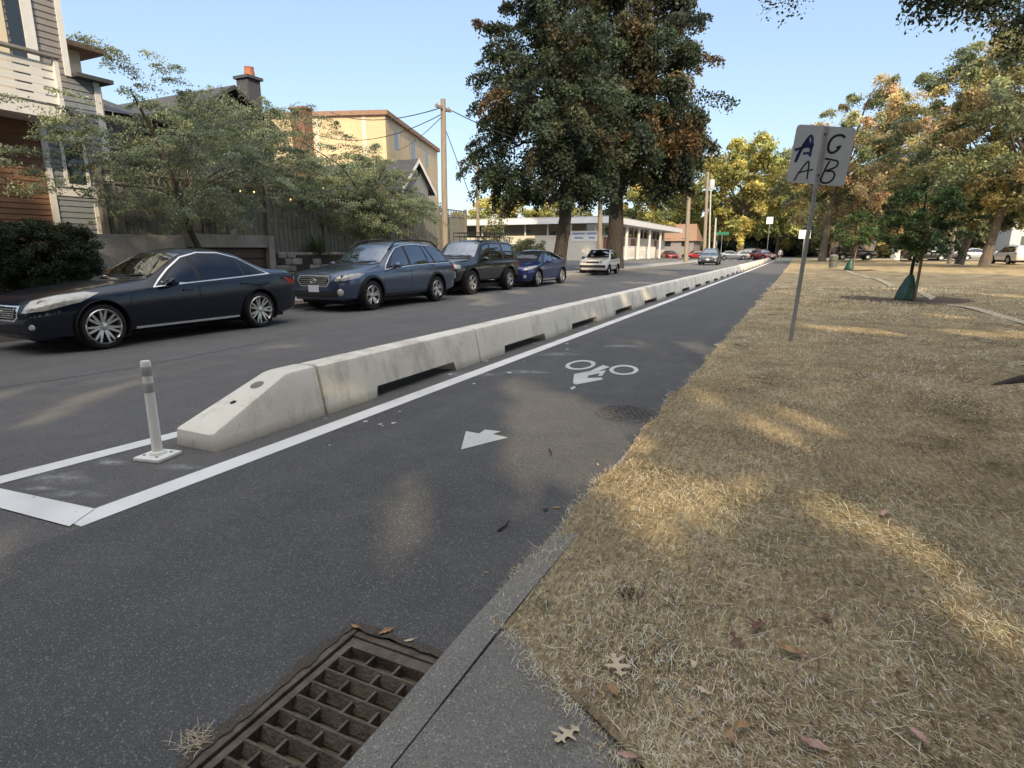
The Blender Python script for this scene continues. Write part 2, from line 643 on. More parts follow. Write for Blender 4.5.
# rubbed paint residue on the asphalt
rng0 = random.Random(5)
m = MB()
for x, y, rx, ry in ((60, 478, 26, 7), (38, 470, 16, 4), (75, 494, 25, 4), (112, 462, 14, 4), (40, 488, 14, 3),
                     (468, 374, 24, 2.4), (558, 354, 14, 1.6), (525, 372, 20, 2), (620, 346, 14, 1.5), (180, 467, 18, 3)):
    b0 = len(m.v)
    m.v.append(tuple(gz(x, y, .003)))
    m.v += [tuple(gz(x + 1.5 * rx * math.cos(q) * (1 + .3 * math.sin(3 * q)), y + 1.5 * ry * math.sin(q) * (1 + .25 * math.cos(2 * q)), .003)) for q in np.linspace(0, 2 * math.pi, 21)[:-1]]
    m.f += [(b0, b0 + 1 + (k + 1) % 20, b0 + 1 + k) for k in range(20)]
pr = structure(m.build('paint_residue', 'scuff', recalc=False))
at_ = pr.data.color_attributes.new('col', 'FLOAT_COLOR', 'POINT')
for k in range(len(m.v)):
    at_.data[k].color = (1, 1, 1, 1) if k % 21 == 0 else (0, 0, 0, 1)
nn_ = MATS['scuff'].node_tree
av = nn_.nodes.new('ShaderNodeAttribute')
av.attribute_name = 'col'
ml = nn_.nodes.new('ShaderNodeMath')
ml.operation = 'MULTIPLY'
mixn = [k for k in nn_.nodes if k.type == 'MIX_SHADER'][0]
src_ = mixn.inputs[0].links[0].from_socket
nn_.links.new(src_, ml.inputs[0])
nn_.links.new(av.outputs['Fac'], ml.inputs[1])
nn_.links.new(ml.outputs[0], mixn.inputs[0])
m = MB()
for k in range(20):                                # little paint chips dropped beside the line
    Y = 3.2 + rng0.random() ** 1.5 * 10
    X = rng0.choice((LX - .30, LX - .36, LX + .25, LX + .12)) + rng0.gauss(0, .05)
    s = rng0.uniform(.010, .034)
    vs = [(X + s * math.cos(q) * rng0.uniform(.5, 1.2), Y + s * 1.3 * math.sin(q) * rng0.uniform(.5, 1.2), .0035) for q in np.linspace(0, 2 * math.pi, 7)[:-1]]
    m.add(vs, [tuple(range(6))])
structure(m.build('paint_chips', 'worn_white'))
# cracks in the carriageway
m = MB()


def crack(pts, wd=.012):
    prev = None
    P_ = []
    for (a, b) in zip(pts[:-1], pts[1:]):
        L = (Vector(b) - Vector(a)).length
        n = max(2, int(L / .18))
        for i in range(n):
            t = i / n
            P_.append((a[0] + (b[0] - a[0]) * t + rng0.gauss(0, .02), a[1] + (b[1] - a[1]) * t))
    for (a, b) in zip(P_[:-1], P_[1:]):
        m.add([(a[0] - wd / 2, a[1], .003), (a[0] + wd / 2, a[1], .003), (b[0] + wd / 2, b[1], .003), (b[0] - wd / 2, b[1], .003)], [(0, 1, 2, 3)])


c0, c1, c2_ = gz(140, 367), gz(300, 335), gz(480, 312)
crack([(c0.x - .2, c0.y - 1.5), c0.xy, c1.xy, c2_.xy, (-6.9, 30)])
structure(m.build('pavement_crack', 'seam'))

# right kerb with dropped inlet top and the concrete apron
m = MB()
ys = list(np.linspace(-3, 20, 40)) + list(np.linspace(22, 101, 40))
rk = random.Random(3)
prof = [(KX, -.02), (KX, .085), (KX + .015, .10), (KX + .125, .103), (KX + .125, -.02)]
vs, fs = [], []
for y in ys:
    j = rk.gauss(0, .003)
    vs += [(x + bend(y) + j, y, (z * (1 - .28 * min(1, max(0, (y - 1.9) / 1.6))) + rk.gauss(0, .002)) if z > 0 else z) for x, z in prof]
for i in range(len(ys) - 1):
    for k in range(4):
        fs.append((i * 5 + k, i * 5 + k + 1, i * 5 + k + 6, i * 5 + k + 5))
m.add(vs, fs)
structure(m.build('kerb', 'kerb_concrete'))
m = MB()
m.prism([(KX + .131, -2), (1.6, -2), (.55, .75), (-.10, 1.18), (-.33, 1.36), (-.56, 1.50), (-.80, 1.68), (KX + .131, 1.66)], -.02, .101)
structure(m.build('apron_slab', 'apron_concrete'))

# left kerb, planting strip, sidewalk
LK = -11.35
m = MB()
m.prism([(LK - .16, -20), (LK, -20), (LK, 98), (LK - .16, 98)], -.02, .12)
structure(m.build('street_kerb', 'old_concrete'))
m = MB()
m.prism([(-14.25, -20), (LK - .16, -20), (LK - .16, 30), (-14.25, 30)], -.02, .115)
m.prism([(-14.25, 30.0), (LK - .16, 30.0), (LK - .16, 98), (-14.25, 98)], -.02, .118)
structure(m.build('sidewalk', 'sidewalk_concrete'))
m = MB()
m.add([(-70, 27.5, .13), (-14.25, 27.5, .13), (-14.25, 97, .13), (-21, 97, .40), (-70, 97, .40), (-70, 60, .35), (-21, 60, .35)],
      [(0, 1, 6, 5), (1, 2, 3, 6), (6, 3, 4, 5)])
structure(m.build('parking_lot', 'road'))
m = MB()
m.prism([(-60, -20), (-14.62, -20), (-14.62, 27.4), (-60, 27.4)], -.05, 1.15)
structure(m.build('terrace_ground', 'soil'))
m = MB()
m.prism([(LK - .75, 8), (LK - .17, 8), (LK - .17, 14), (LK - .75, 14)], .10, .121)
structure(m.build('planting_strip', 'soil'))
# teal crossing patch at the far end of the bike lane
m = MB()
m.add([(-3.6, 99.5, .004), (-1.5, 99.5, .004), (-1.7, 112, .004), (-4.0, 112, .004)], [(0, 1, 2, 3)])
structure(m.build('crossing_patch', 'teal_paint'))
m = MB()
for k in range(7):
    quad(m, -12 + k * 1.15, -11.4 + k * 1.15, 98, 101, .004)
structure(m.build('crosswalk_marking', 'line_white'))


# ------------------------------------------------------------------ lawn
def lawn_h(x, y):
    x = np.asarray(x, float)
    y = np.asarray(y, float)
    b = .035 * np.sin(x * 1.3 + y * .7) + .03 * np.sin(x * .45 - y * .9 + 2) + .015 * np.sin(3.1 * x + 1.7 * y)
    edge = np.clip((x - (-.83)) / 1.2, 0, 1)
    far = np.clip((y - 4) / 20, 0, 1) * np.clip(x / 25, 0, 1) * .15
    return .092 + edge * (.03 + b) + far


def lawn_left(y):
    """x of the lawn's edge at distance y (clear of the apron)"""
    y = np.asarray(y, float)
    e = KX + np.interp(y, [1.7, 2.3, 3.6], [.062, .035, .004]) + .02 * np.sin(y * 2.1) + .022 * np.sin(y * 5.3 + 1) + .012 * np.sin(y * 11.0)
    px = [-9, .0, .75, 1.18, 1.36, 1.50, 1.66, 1.72]
    vx = [3.4, .95, .55, -.10, -.33, -.56, -.80, KX + .06]
    return np.where(y < 1.72, np.interp(y, px, vx), e) + np.where(y > 15, -.00006 * (y - 15) ** 2, 0)


m = bpy.data.materials.new('lawn')
m.use_nodes = True
n, l = m.node_tree.nodes, m.node_tree.links
p = n['Principled BSDF']
p.inputs['Roughness'].default_value = .9
p.inputs['Specular IOR Level'].default_value = .15
g = n.new('ShaderNodeNewGeometry')


def nz(scale, detail=6, rough=.65, st=None):
    t = n.new('ShaderNodeTexNoise')
    t.inputs['Scale'].default_value = scale
    t.inputs['Detail'].default_value = detail
    t.inputs['Roughness'].default_value = rough
    if st:
        mp = n.new('ShaderNodeMapping')
        mp.inputs['Scale'].default_value = st
        mp.inputs['Rotation'].default_value = (0, 0, .6)
        l.new(g.outputs['Position'], mp.inputs[0])
        l.new(mp.outputs[0], t.inputs[0])
    else:
        l.new(g.outputs['Position'], t.inputs[0])
    return t.outputs['Fac']


def rmp(f, *st):
    r = n.new('ShaderNodeValToRGB')
    el = r.color_ramp.elements
    el[0].position, el[0].color = st[0][0], (*st[0][1], 1)
    el[1].position, el[1].color = st[-1][0], (*st[-1][1], 1)
    for q, c in st[1:-1]:
        e = el.new(q)
        e.color = (*c, 1)
    l.new(f, r.inputs[0])
    return r.outputs[0]


def mx(f, a, b, mode='MIX'):
    x = n.new('ShaderNodeMix')
    x.data_type = 'RGBA'
    x.blend_type = mode
    if isinstance(f, float):
        x.inputs[0].default_value = f
    else:
        l.new(f, x.inputs[0])
    l.new(a, x.inputs[6])
    l.new(b, x.inputs[7])
    return x.outputs[2]


base = rmp(nz(1.3, 9, .75), (.30, (.135, .12, .062)), (.42, (.40, .32, .20)), (.55, (.58, .47, .30)), (.72, (.72, .59, .40)))
fine = rmp(nz(38, 5, .8), (.30, (.30, .28, .24)), (.52, (.85, .85, .82)), (.72, (1.35, 1.3, 1.2)))
strands = rmp(nz(60, 3, .7, (1, .12, 1)), (.35, (.55, .53, .5)), (.65, (1.25, 1.22, 1.15)))
c = mx(1.0, base, fine, 'MULTIPLY')
c = mx(.8, c, strands, 'MULTIPLY')
l.new(c, p.inputs['Base Color'])
b = n.new('ShaderNodeBump')
b.inputs['Strength'].default_value = 1.0
b.inputs['Distance'].default_value = .03
l.new(nz(45, 5, .8), b.inputs['Height'])
l.new(b.outputs[0], p.inputs['Normal'])
MATS['lawn'] = m

ys = np.concatenate([np.linspace(-6, 12, 110), np.linspace(12.4, 40, 60), np.linspace(42, 113, 30)])
us = np.concatenate([np.linspace(0, .1, 22), np.linspace(.108, 1, 50)])
V, F = [], []
for yy in ys:
    x0 = float(lawn_left(np.array([yy]))[0]) - .015 * min(1, max(0, (1.80 - yy) / .12))
    xs = x0 + us ** 1.3 * (75 - x0)
    zz = lawn_h(xs, np.full_like(xs, yy))
    V += list(zip(xs.tolist(), [yy] * len(xs), zz.tolist()))
nu = len(us)
for i in range(len(ys) - 1):
    for k in range(nu - 1):
        F.append((i * nu + k, i * nu + k + 1, (i + 1) * nu + k + 1, (i + 1) * nu + k))
mb = MB()
mb.v, mb.f = V, F
structure(mb.build('lawn', 'lawn', smooth=True, recalc=False))
# thin trodden footpath and far street strip beyond the lawn
mb = MB()
pl = [gz(845, 271, .16), gz(875, 279, .16), gz(920, 293, .16), gz(965, 307, .16), gz(1024, 322, .16), gz(1100, 345, .16)]
for a, c_ in zip(pl[:-1], pl[1:]):
    n_ = 10
    for i in range(n_):
        q0, q1 = a.lerp(c_, i / n_), a.lerp(c_, (i + 1) / n_)
        d = Vector((.12, .03, 0))
        z0, z1 = float(lawn_h(q0.x, q0.y)) + .02, float(lawn_h(q1.x, q1.y)) + .02
        mb.add([(q0.x - d.x, q0.y, z0), (q0.x + d.x, q0.y + d.y, z0), (q1.x + d.x, q1.y + d.y, z1), (q1.x - d.x, q1.y, z1)], [(0, 1, 2, 3)])
structure(mb.build('footpath', mat('path_concrete', (.42, .35, .24), (.52, .44, .30), .9, 4, world=True)))
mb = MB()
quad(mb, 11, 75, 86, 96, .30)
structure(mb.build('park_street', 'road'))


def set_col(me, cols):
    a = me.color_attributes.new('col', 'FLOAT_COLOR', 'POINT')
    a.data.foreach_set('color', np.concatenate([cols, np.ones((len(cols), 1))], 1).astype(np.float32).ravel())


def np_mesh(name, verts, faces_flat, loop_tot, m, cols=None, smooth=False):
    me = bpy.data.meshes.new(name)
    me.vertices.add(len(verts))
    me.vertices.foreach_set('co', verts.astype(np.float32).ravel())
    me.loops.add(len(faces_flat))
    me.loops.foreach_set('vertex_index', faces_flat.astype(np.int32))
    me.polygons.add(len(loop_tot))
    st = np.concatenate([[0], np.cumsum(loop_tot)[:-1]])
    me.polygons.foreach_set('loop_start', st.astype(np.int32))
    me.polygons.foreach_set('loop_total', loop_tot.astype(np.int32))
    if smooth:
        me.polygons.foreach_set('use_smooth', np.ones(len(loop_tot), bool))
    me.update(calc_edges=True)
    if cols is not None:
        set_col(me, cols)
    me.materials.append(MATS[m])
    return me


def vnoise(x, y, s, seed):
    r = np.random.default_rng(seed)
    o = np.zeros_like(x)
    for k in range(6):
        a = r.uniform(0, 2 * np.pi)
        f = s * r.uniform(.6, 1.8)
        o += np.sin((x * np.cos(a) + y * np.sin(a)) * f + r.uniform(0, 6.28))
    return o / 3.0


def grass():
    r = np.random.default_rng(11)
    N = 860000
    # density falls with distance from the place one stands
    d = 1.0 + 26 * r.random(N) ** 2.1
    th = r.uniform(R(-62), R(118), N)          # measured from +x towards +y
    x, y = d * np.cos(th), d * np.sin(th)
    el = lawn_left(y)
    edge_n = .014 * vnoise(x * 0 + y, y, 7, 3) - .03
    spill = np.where(y < 1.78, .13 * r.random(N) ** 2.5, .02)
    ok = (x > el + edge_n * (y < 1.78) - spill) & (y > -2)
    # thatch shows through in bare places
    bare = vnoise(x, y, 2.6, 4) + .6 * vnoise(x, y, 7.5, 41)
    ok &= bare + r.normal(0, .45, N) > -1.05
    x, y, d, el = x[ok], y[ok], d[ok], el[ok]
    n_ = len(x)
    z = lawn_h(x, y) - .004
    z = np.where((x < el) & (y < 1.78), .104, z)
    sc = np.maximum(1, d / 3.2)
    tall = np.clip(vnoise(x, y, 1.2, 8) + .5 * vnoise(x, y, 4.5, 18), -.9, 1.3)
    straw = r.random(n_) < .011
    L = r.uniform(.016, .050, n_) * (1 + .25 * (sc - 1)) * (1 + .55 * tall)
    L = np.where(straw, r.uniform(.06, .13, n_), L)
    W = r.uniform(.00055, .00135, n_) * sc
    az = vnoise(x, y, .9, 2) * 1.6 + vnoise(x, y, 3.5, 22) * .8 + 2.4 + r.normal(0, .95, n_)
    tilt = np.clip(r.normal(.30, .28, n_), .02, 1.2)
    tilt = np.where(straw, np.abs(r.normal(.05, .12, n_)), tilt)
    e1 = np.stack([np.cos(az) * np.cos(tilt), np.sin(az) * np.cos(tilt), np.sin(tilt)], 1)
    t2 = tilt - np.where(straw, .05, r.uniform(.1, .9, n_))
    az2 = az + r.normal(0, .5, n_) * np.where(straw, .15, 1)
    e2 = np.stack([np.cos(az2) * np.cos(t2), np.sin(az2) * np.cos(t2), np.sin(t2)], 1)
    s = np.stack([-np.sin(az), np.cos(az), r.uniform(-.5, .5, n_)], 1)
    s /= np.linalg.norm(s, axis=1)[:, None]
    p0 = np.stack([x, y, z + np.where(straw, .018, 0)], 1)
    p1 = p0 + e1 * (L * .55)[:, None]
    p2 = p1 + e2 * (L * .5)[:, None]
    p1[:, 2] = np.maximum(p1[:, 2], z + .004)
    p2[:, 2] = np.maximum(p2[:, 2], z + .003)
    h = (s * W[:, None])
    verts = np.stack([p0 - h, p0 + h, p1 + h * .9, p1 - h * .9, p2], 1).reshape(-1, 3)
    i = np.arange(n_)[:, None] * 5
    ff = (i + np.array([[0, 1, 2, 3, 3, 2, 4]])).ravel()
    lt = np.tile([4, 3], n_)
    pal = np.array([[.76, .61, .37], [.62, .49, .30], [.86, .76, .57], [.48, .37, .23], [.31, .23, .145], [.30, .285, .15], [.19, .205, .095]])
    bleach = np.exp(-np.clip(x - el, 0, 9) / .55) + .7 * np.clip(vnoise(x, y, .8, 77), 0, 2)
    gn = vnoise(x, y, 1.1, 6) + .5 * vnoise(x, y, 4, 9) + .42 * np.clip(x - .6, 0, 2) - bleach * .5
    br = vnoise(x, y, 1.7, 55) + .7 * vnoise(x, y, 6, 56)
    wts = np.stack([np.full(n_, 1.0), np.full(n_, .9), .45 + .9 * bleach, .7 + .25 * np.clip(br, 0, 2), .45 + .9 * np.clip(br, 0, 2),
                    np.clip(.40 + .80 * gn, .03, 2.4), np.clip(.20 + .75 * gn, .0, 2.4)], 1)
    cw = np.cumsum(wts / wts.sum(1)[:, None], 1)
    k = (r.random(n_)[:, None] > cw).sum(1).clip(0, 6)
    c = pal[k] * r.lognormal(.12, .26, n_)[:, None]
    c = np.where(straw[:, None], np.array([.88, .78, .58]) * r.uniform(.8, 1.1, n_)[:, None], c)
    c *= (1 + .20 * vnoise(x, y, 2.2, 12) + .13 * vnoise(x, y, 7, 13) + .10 * vnoise(x, y, .7, 14))[:, None].clip(.35, 1.6)
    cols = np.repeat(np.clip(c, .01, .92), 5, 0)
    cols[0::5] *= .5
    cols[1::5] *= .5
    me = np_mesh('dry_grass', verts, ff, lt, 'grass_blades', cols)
    o = bpy.data.objects.new('dry_grass', me)
    link(o)
    tag(o, 'parched straw coloured grass covering the lawn beside the kerb', 'grass', kind='stuff')


grass()


# ================================================================== TREES
def leaf_mesh(name, C, rad, k, size, cols, rng, m='foliage', droop=.25, squash=1.0, carve=None, jit=.25, axis=None):
    """C: clump centres, rad: (n,3) clump radii, k leaves per clump; returns a mesh of leaf-sized faces"""
    nC = len(C)
    N = nC * k
    u = rng.normal(size=(N, 3))
    u /= np.linalg.norm(u, axis=1)[:, None]
    rr = rng.random(N) ** .45
    P = np.repeat(C, k, 0)
    if axis is None:
        P = P + u * rr[:, None] * np.repeat(rad, k, 0)
    else:
        # a spray: leaves strung along a drooping twig, thinning to its tip
        t = rng.random(N) ** .8 * 1.3 - .3
        ax = np.repeat(axis, k, 0)
        ln = np.linalg.norm(ax, axis=1)
        P = P + ax * t[:, None] + u * rr[:, None] * np.repeat(rad, k, 0) * (1 - .72 * np.clip(t, 0, 1))[:, None]
        P[:, 2] -= .22 * ln * np.clip(t, 0, 1) ** 2
    P[:, 2] -= droop * rr ** 2 * np.repeat(rad[:, 0], k) * rng.random(N)
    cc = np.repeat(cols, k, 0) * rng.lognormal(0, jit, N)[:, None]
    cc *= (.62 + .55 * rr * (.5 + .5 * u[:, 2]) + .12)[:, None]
    if carve is not None:
        keep = carve(P)
        P, cc = P[keep], cc[keep]
        N = len(P)
    nrm = rng.normal(size=(N, 3)) + np.array([0, 0, .55])
    nrm /= np.linalg.norm(nrm, axis=1)[:, None]
    a = np.cross(nrm, rng.normal(size=(N, 3)))
    a /= np.linalg.norm(a, axis=1)[:, None]
    b = np.cross(nrm, a)
    s = (size * rng.uniform(.6, 1.35, N))[:, None]
    tip = P + a * s * .62 - np.array([0, 0, 1]) * s * .12
    verts = np.stack([P - a * s * .5, P + b * s * .30 + nrm * s * .06, tip, P - b * s * .30 + nrm * s * .06], 1).reshape(-1, 3)
    ff = np.arange(N * 4)
    return np_mesh(name, verts, ff, np.full(N, 4), m, np.repeat(np.clip(cc, .004, .9), 4, 0))


def crown_points(rng, n, zr, prof, cx=0, cy=0, bias=.55, gaps=.0, seed=1, ns=.9):
    """clump centres in a crown of radius prof(t) over heights zr"""
    out = []
    tries = 0
    while len(out) < n and tries < n * 40:
        tries += 1
        t = rng.random()
        R_ = prof(t)
        if rng.random() > (R_ / 1.0001) ** 1.2 + .05:
            continue
        q = rng.uniform(0, 2 * math.pi)
        r_ = R_ * rng.random() ** bias
        p_ = (r_ * math.cos(q), r_ * math.sin(q), t)
        if gaps:
            a = np.array([p_[0] * 3 + 5, ]), np.array([p_[1] * 3 + p_[2] * 7])
            if vnoise(a[0], a[1], ns, seed)[0] < -1 + gaps * 1.5:
                continue
        out.append(p_)
    return np.array(out)


def make_tree(name, label, loc, trunk_pts, trunk_r, crown_c, crown_R, zr, prof, n, k, clump, leaf, pal, seed, group=None,
              bark='bark', cat='tree', bias=.55, gaps=.2, limbs=26, droop=.3, flat=.7, limb_r=.09, carve=None, jit=.25, extra=None, tint=None, spray=0.0):
    """crown_c: (x, y) offset of the crown axis, crown_R: (rx, ry), zr: crown heights above the foot"""
    rng = np.random.default_rng(seed)
    root = empty(name, loc, label, cat, group)
    cp = crown_points(rng, n, zr, prof, bias=bias, gaps=gaps, seed=seed)
    C = np.stack([crown_c[0] + cp[:, 0] * crown_R[0], crown_c[1] + cp[:, 1] * crown_R[1], zr[0] + cp[:, 2] * (zr[1] - zr[0])], 1)
    if extra is not None:
        C = np.concatenate([C, np.array(extra)])
    nC = len(C)
    rad = np.stack([rng.uniform(.7, 1.35, nC) * clump] * 3, 1)
    rad[:, 2] *= flat
    axis = None
    if spray:
        axis = C - np.array([crown_c[0], crown_c[1], zr[0] + .35 * (zr[1] - zr[0])])
        axis /= np.maximum(np.linalg.norm(axis, axis=1), .01)[:, None]
        axis[:, 2] *= .45
        axis += rng.normal(0, .38, (nC, 3)) * np.array([1, 1, .6])
        axis *= (spray * rng.uniform(.5, 1.4, nC))[:, None]
    pal = np.array(pal)
    cols = pal[rng.choice(len(pal), nC, p=np.array([1.0] * len(pal)) / len(pal))] * rng.lognormal(0, .22, nC)[:, None]
    if tint is not None:
        tn = rng.random(nC) < tint(C)
        cols[tn] = np.array([(.14, .10, .052), (.12, .095, .05), (.16, .105, .05)])[rng.integers(0, 3, int(tn.sum()))] * rng.lognormal(0, .2, int(tn.sum()))[:, None]
    mb = MB()
    tp = [Vector(p) for p in trunk_pts]
    mb.tube(tp, trunk_r, 12)
    top = tp[-1]
    idx = rng.choice(nC, min(limbs, nC), replace=False)
    for i in idx:
        e = Vector(C[i])
        # leave the trunk below the clump
        zt = min(max(e.z - .55 * (e.xy - top.xy).length - .4, tp[0].z + (top.z - tp[0].z) * .42), top.z)
        s0 = tp[0]
        for a, b in zip(tp[:-1], tp[1:]):
            if a.z <= zt <= b.z + 1e-6:
                s0 = a.lerp(b, (zt - a.z) / max(1e-6, b.z - a.z))
        mid = s0.lerp(e, .5) + Vector((rng.normal(0, .08), rng.normal(0, .08), .10)) * (e - s0).length
        pts = [s0, s0.lerp(mid, .55) + Vector((0, 0, .02)), mid, mid.lerp(e, .5) + Vector((0, 0, .03)) * (e - s0).length, e]
        r0 = limb_r * min(1.3, .4 + (e - s0).length / 6)
        mb.tube(pts, [r0, r0 * .75, r0 * .55, r0 * .33, r0 * .12], 6, caps=False)
    mb.build('trunk', bark, root, smooth=True, recalc=False)
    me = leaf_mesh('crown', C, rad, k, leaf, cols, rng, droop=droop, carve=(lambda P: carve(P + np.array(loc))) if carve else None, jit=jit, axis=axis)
    link(bpy.data.objects.new('crown', me), root)
    return root


def ovoid(t):
    return max(.05, math.sin(math.pi * min(1, (t * .93 + .07)) ** .8)) ** .7


def cone_ish(t):
    return max(.04, (1 - t) ** .72 * min(1, (t + .10) / .22) ** .6)


GREEN_DARK = [(.045, .065, .036), (.055, .078, .042), (.065, .078, .040), (.075, .082, .042), (.048, .060, .042)]
AUTUMN_DARK = [(0.053, 0.076, 0.044), (0.063, 0.086, 0.048), (0.055, 0.074, 0.048), (0.074, 0.08, 0.044), (0.058, 0.079, 0.05), (0.047, 0.067, 0.05), (0.063, 0.082, 0.055), (0.095, 0.089, 0.05)]
GOLD = [(0.394, 0.343, 0.142), (0.333, 0.319, 0.142), (0.436, 0.367, 0.156), (0.26, 0.284, 0.142), (0.218, 0.248, 0.142), (0.353, 0.284, 0.142)]
LIME = [(0.374, 0.352, 0.108), (0.308, 0.319, 0.108), (0.44, 0.374, 0.12), (0.231, 0.264, 0.096), (0.352, 0.308, 0.096)]
ORANGE_TOP = [(0.48, 0.324, 0.189), (0.432, 0.324, 0.176), (0.336, 0.336, 0.162), (0.48, 0.372, 0.189), (0.288, 0.3, 0.162)]
FRESH = [(0.085, 0.138, 0.052), (0.102, 0.163, 0.057), (0.136, 0.175, 0.063), (0.076, 0.112, 0.052)]
FEATHER = [(0.215, 0.259, 0.165), (0.182, 0.225, 0.148), (0.261, 0.299, 0.202), (0.238, 0.27, 0.153)]
OLIVE = [(0.175, 0.204, 0.1), (0.225, 0.228, 0.112), (0.138, 0.168, 0.1), (0.237, 0.216, 0.112)]

# the dark pair by the white building
make_tree('shade_tree', 'tall dark green tree behind the blue hatchback, left one of the big pair', (-13.1, 33.5, .1),
          [(0, 0, 0), (.12, .1, 1.2), (.35, .2, 3.2), (.3, .3, 7), (.2, .4, 12), (0, .4, 18)], [.50, .40, .36, .32, .22, .05],
          (-.6, 0), (4.5, 4.8), (4.4, 24), cone_ish, 350, 400, .74, .175, AUTUMN_DARK, 21, 'big dark tree pair on the street', 'bark_dark', gaps=.16, droop=.9, flat=.62, limbs=44, limb_r=.10, bias=.45, spray=1.3, tint=lambda C: np.where((C[:, 0] > 1.5) & (C[:, 2] > 8), 0, .0) + .16 * ((C[:, 0] < 1.5) & (C[:, 2] > 9)))
make_tree('shade_tree', 'tall dark spreading tree with forked trunk behind the white hatchback', (-13.0, 45.0, .1),
          [(0, 0, 0), (0, 0, 1.2), (.1, 0, 2.6), (.0, 0, 6), (-.1, .2, 12), (0, .3, 21)], [.85, .68, .60, .48, .30, .06],
          (.5, 0), (6.3, 6.2), (6.4, 29), cone_ish, 430, 400, 1.0, .235, AUTUMN_DARK, 22, 'big dark tree pair on the street', 'bark_dark', gaps=.16, droop=.9, flat=.62, limbs=54, limb_r=.15, bias=.45, spray=1.25,
          extra=[(4.0, 0, 5.6), (4.6, .5, 6.0), (3.2, -.5, 5.9), (-4.5, 0, 5.9), (-3.8, 1, 5.6), (5.3, 0, 6.6)], tint=lambda C: np.where((C[:, 0] > 0) & (C[:, 2] > 8), .22, .02))

# lit line of trees far along the street
far_pal = [LIME, OLIVE, GOLD, LIME, ORANGE_TOP]
protos = {}


def far_tree(x, y, Y, h, wd, pal, label, seed, zb=.18, group='trees along the far street', gaps=.25, trunkx=0.0, bark='bark', n=110, k=110):
    p = gy(x, 250, Y)
    z0 = .1
    return make_tree('street_tree', label, (p.x, Y, z0), [(0, 0, 0), (trunkx * .3, 0, h * .12), (trunkx, 0, h * .3), (trunkx, .2, h * .75)], [h * .035, h * .028, h * .022, h * .005],
                     (0, 0), (wd / 2, wd / 2), (h * zb, h), ovoid, int(n * 1.2), int(k * 2.3), wd * .08, wd * .025, pal, seed, group, bark, gaps=gaps, limbs=16, limb_r=h * .009, droop=.4, spray=wd * .09)


far_tree(740, 0, 128, 23, 25, LIME, 'sunlit yellow-green tree behind the traffic signals at the far corner', 31, zb=.2)
far_tree(778, 0, 160, 22, 22, LIME, 'rounded lime tree at the very end of the bike lane', 32, zb=.15)
far_tree(650, 0, 125, 17, 20, LIME, 'broad yellow-lit tree above the white pavilion roof', 33, zb=.05)
far_tree(690, 0, 150, 17, 16, LIME, 'slim lime tree between the two wooden poles', 34, zb=.05)
far_tree(500, 0, 118, 13, 20, LIME, 'low golden-green tree left of the dark pair, beyond the pavilion', 35, zb=.02)
far_tree(560, 0, 125, 13, 18, LIME, 'lit yellowish tree seen between the two dark trunks', 36, zb=.02)
far_tree(832, 0, 150, 20, 22, OLIVE, 'olive tree at the far end of the lawn, left of the orange crown', 37, zb=.12)
far_tree(806, 0, 175, 18, 22, GREEN_DARK, 'shaded green tree closing the street behind the lime crown', 38, zb=.0)
far_tree(620, 0, 165, 15, 18, GREEN_DARK, 'dark green tree peeping over the pavilion near its corner', 39, zb=.0)
far_tree(760, 0, 190, 15, 34, GREEN_DARK, 'dark low tree filling the gap under the street canopy', 40, zb=.0, gaps=0)
far_tree(720, 0, 185, 12, 30, GREEN_DARK, 'dark low tree behind the parked silver car', 41, zb=.0, gaps=0)
far_tree(880, 0, 150, 14, 22, GOLD, 'golden lit tree behind the young trees on the lawn', 42, zb=.1)
far_tree(930, 0, 155, 14, 24, OLIVE, 'olive tree on the far side of the park street', 43, zb=.05)
far_tree(1000, 0, 150, 15, 26, OLIVE, 'leafy tree beyond the white car at right', 44, zb=.08)
far_tree(475, 0, 150, 11, 12, GREEN_DARK, 'small conical tree beside the thin pole left of the dark pair', 45, zb=.02)
# orange topped tree and the golden pair on the lawn
p = gy(823, 250, 84)
make_tree('maple_tree', 'large tree with orange tinged crown behind the graffiti sign', (p.x, 84, .2), [(0, 0, 0), (.1, 0, 2.5), (.3, 0, 6), (1.6, .3, 12), (2.8, .3, 18)], [.48, .38, .34, .24, .06],
          (3.7, 0), (9.3, 8.5), (3.0, 20.5), ovoid, 330, 330, 1.15, .25, ORANGE_TOP + OLIVE[:2], 51, 'big park trees', gaps=.12, limbs=46, limb_r=.08, droop=.5, spray=1.6)
p = gy(965, 250, 62)
make_tree('maple_tree', 'leaning-trunk golden autumn tree right of the young watered tree', (p.x, 62, .32), [(-.25, 0, 0), (.1, 0, 2.2), (.5, 0, 5), (.9, .3, 10), (1, .3, 15)], [.36, .27, .24, .17, .05],
          (-.6, 0), (6.6, 6.5), (3.6, 18), ovoid, 170, 330, .95, .22, GOLD + OLIVE[:3], 52, 'big park trees', gaps=.34, limbs=40, limb_r=.08, spray=1.4, droop=.5)
p = gy(990, 250, 56)
make_tree('maple_tree', 'stout golden brown tree near the white car at far right', (p.x, 56, .32), [(-.2, 0, 0), (.0, 0, 2.0), (.35, 0, 4.5), (1.0, .2, 9), (1.4, .3, 14)], [.40, .29, .26, .19, .05],
          (1.9, 0), (6.6, 6.5), (3.4, 18.0), ovoid, 190, 330, .95, .22, GOLD + OLIVE[:3], 53, 'big park trees', gaps=.25, limbs=40, limb_r=.09, spray=1.4, droop=.5)
p = gy(851, 250, 100)
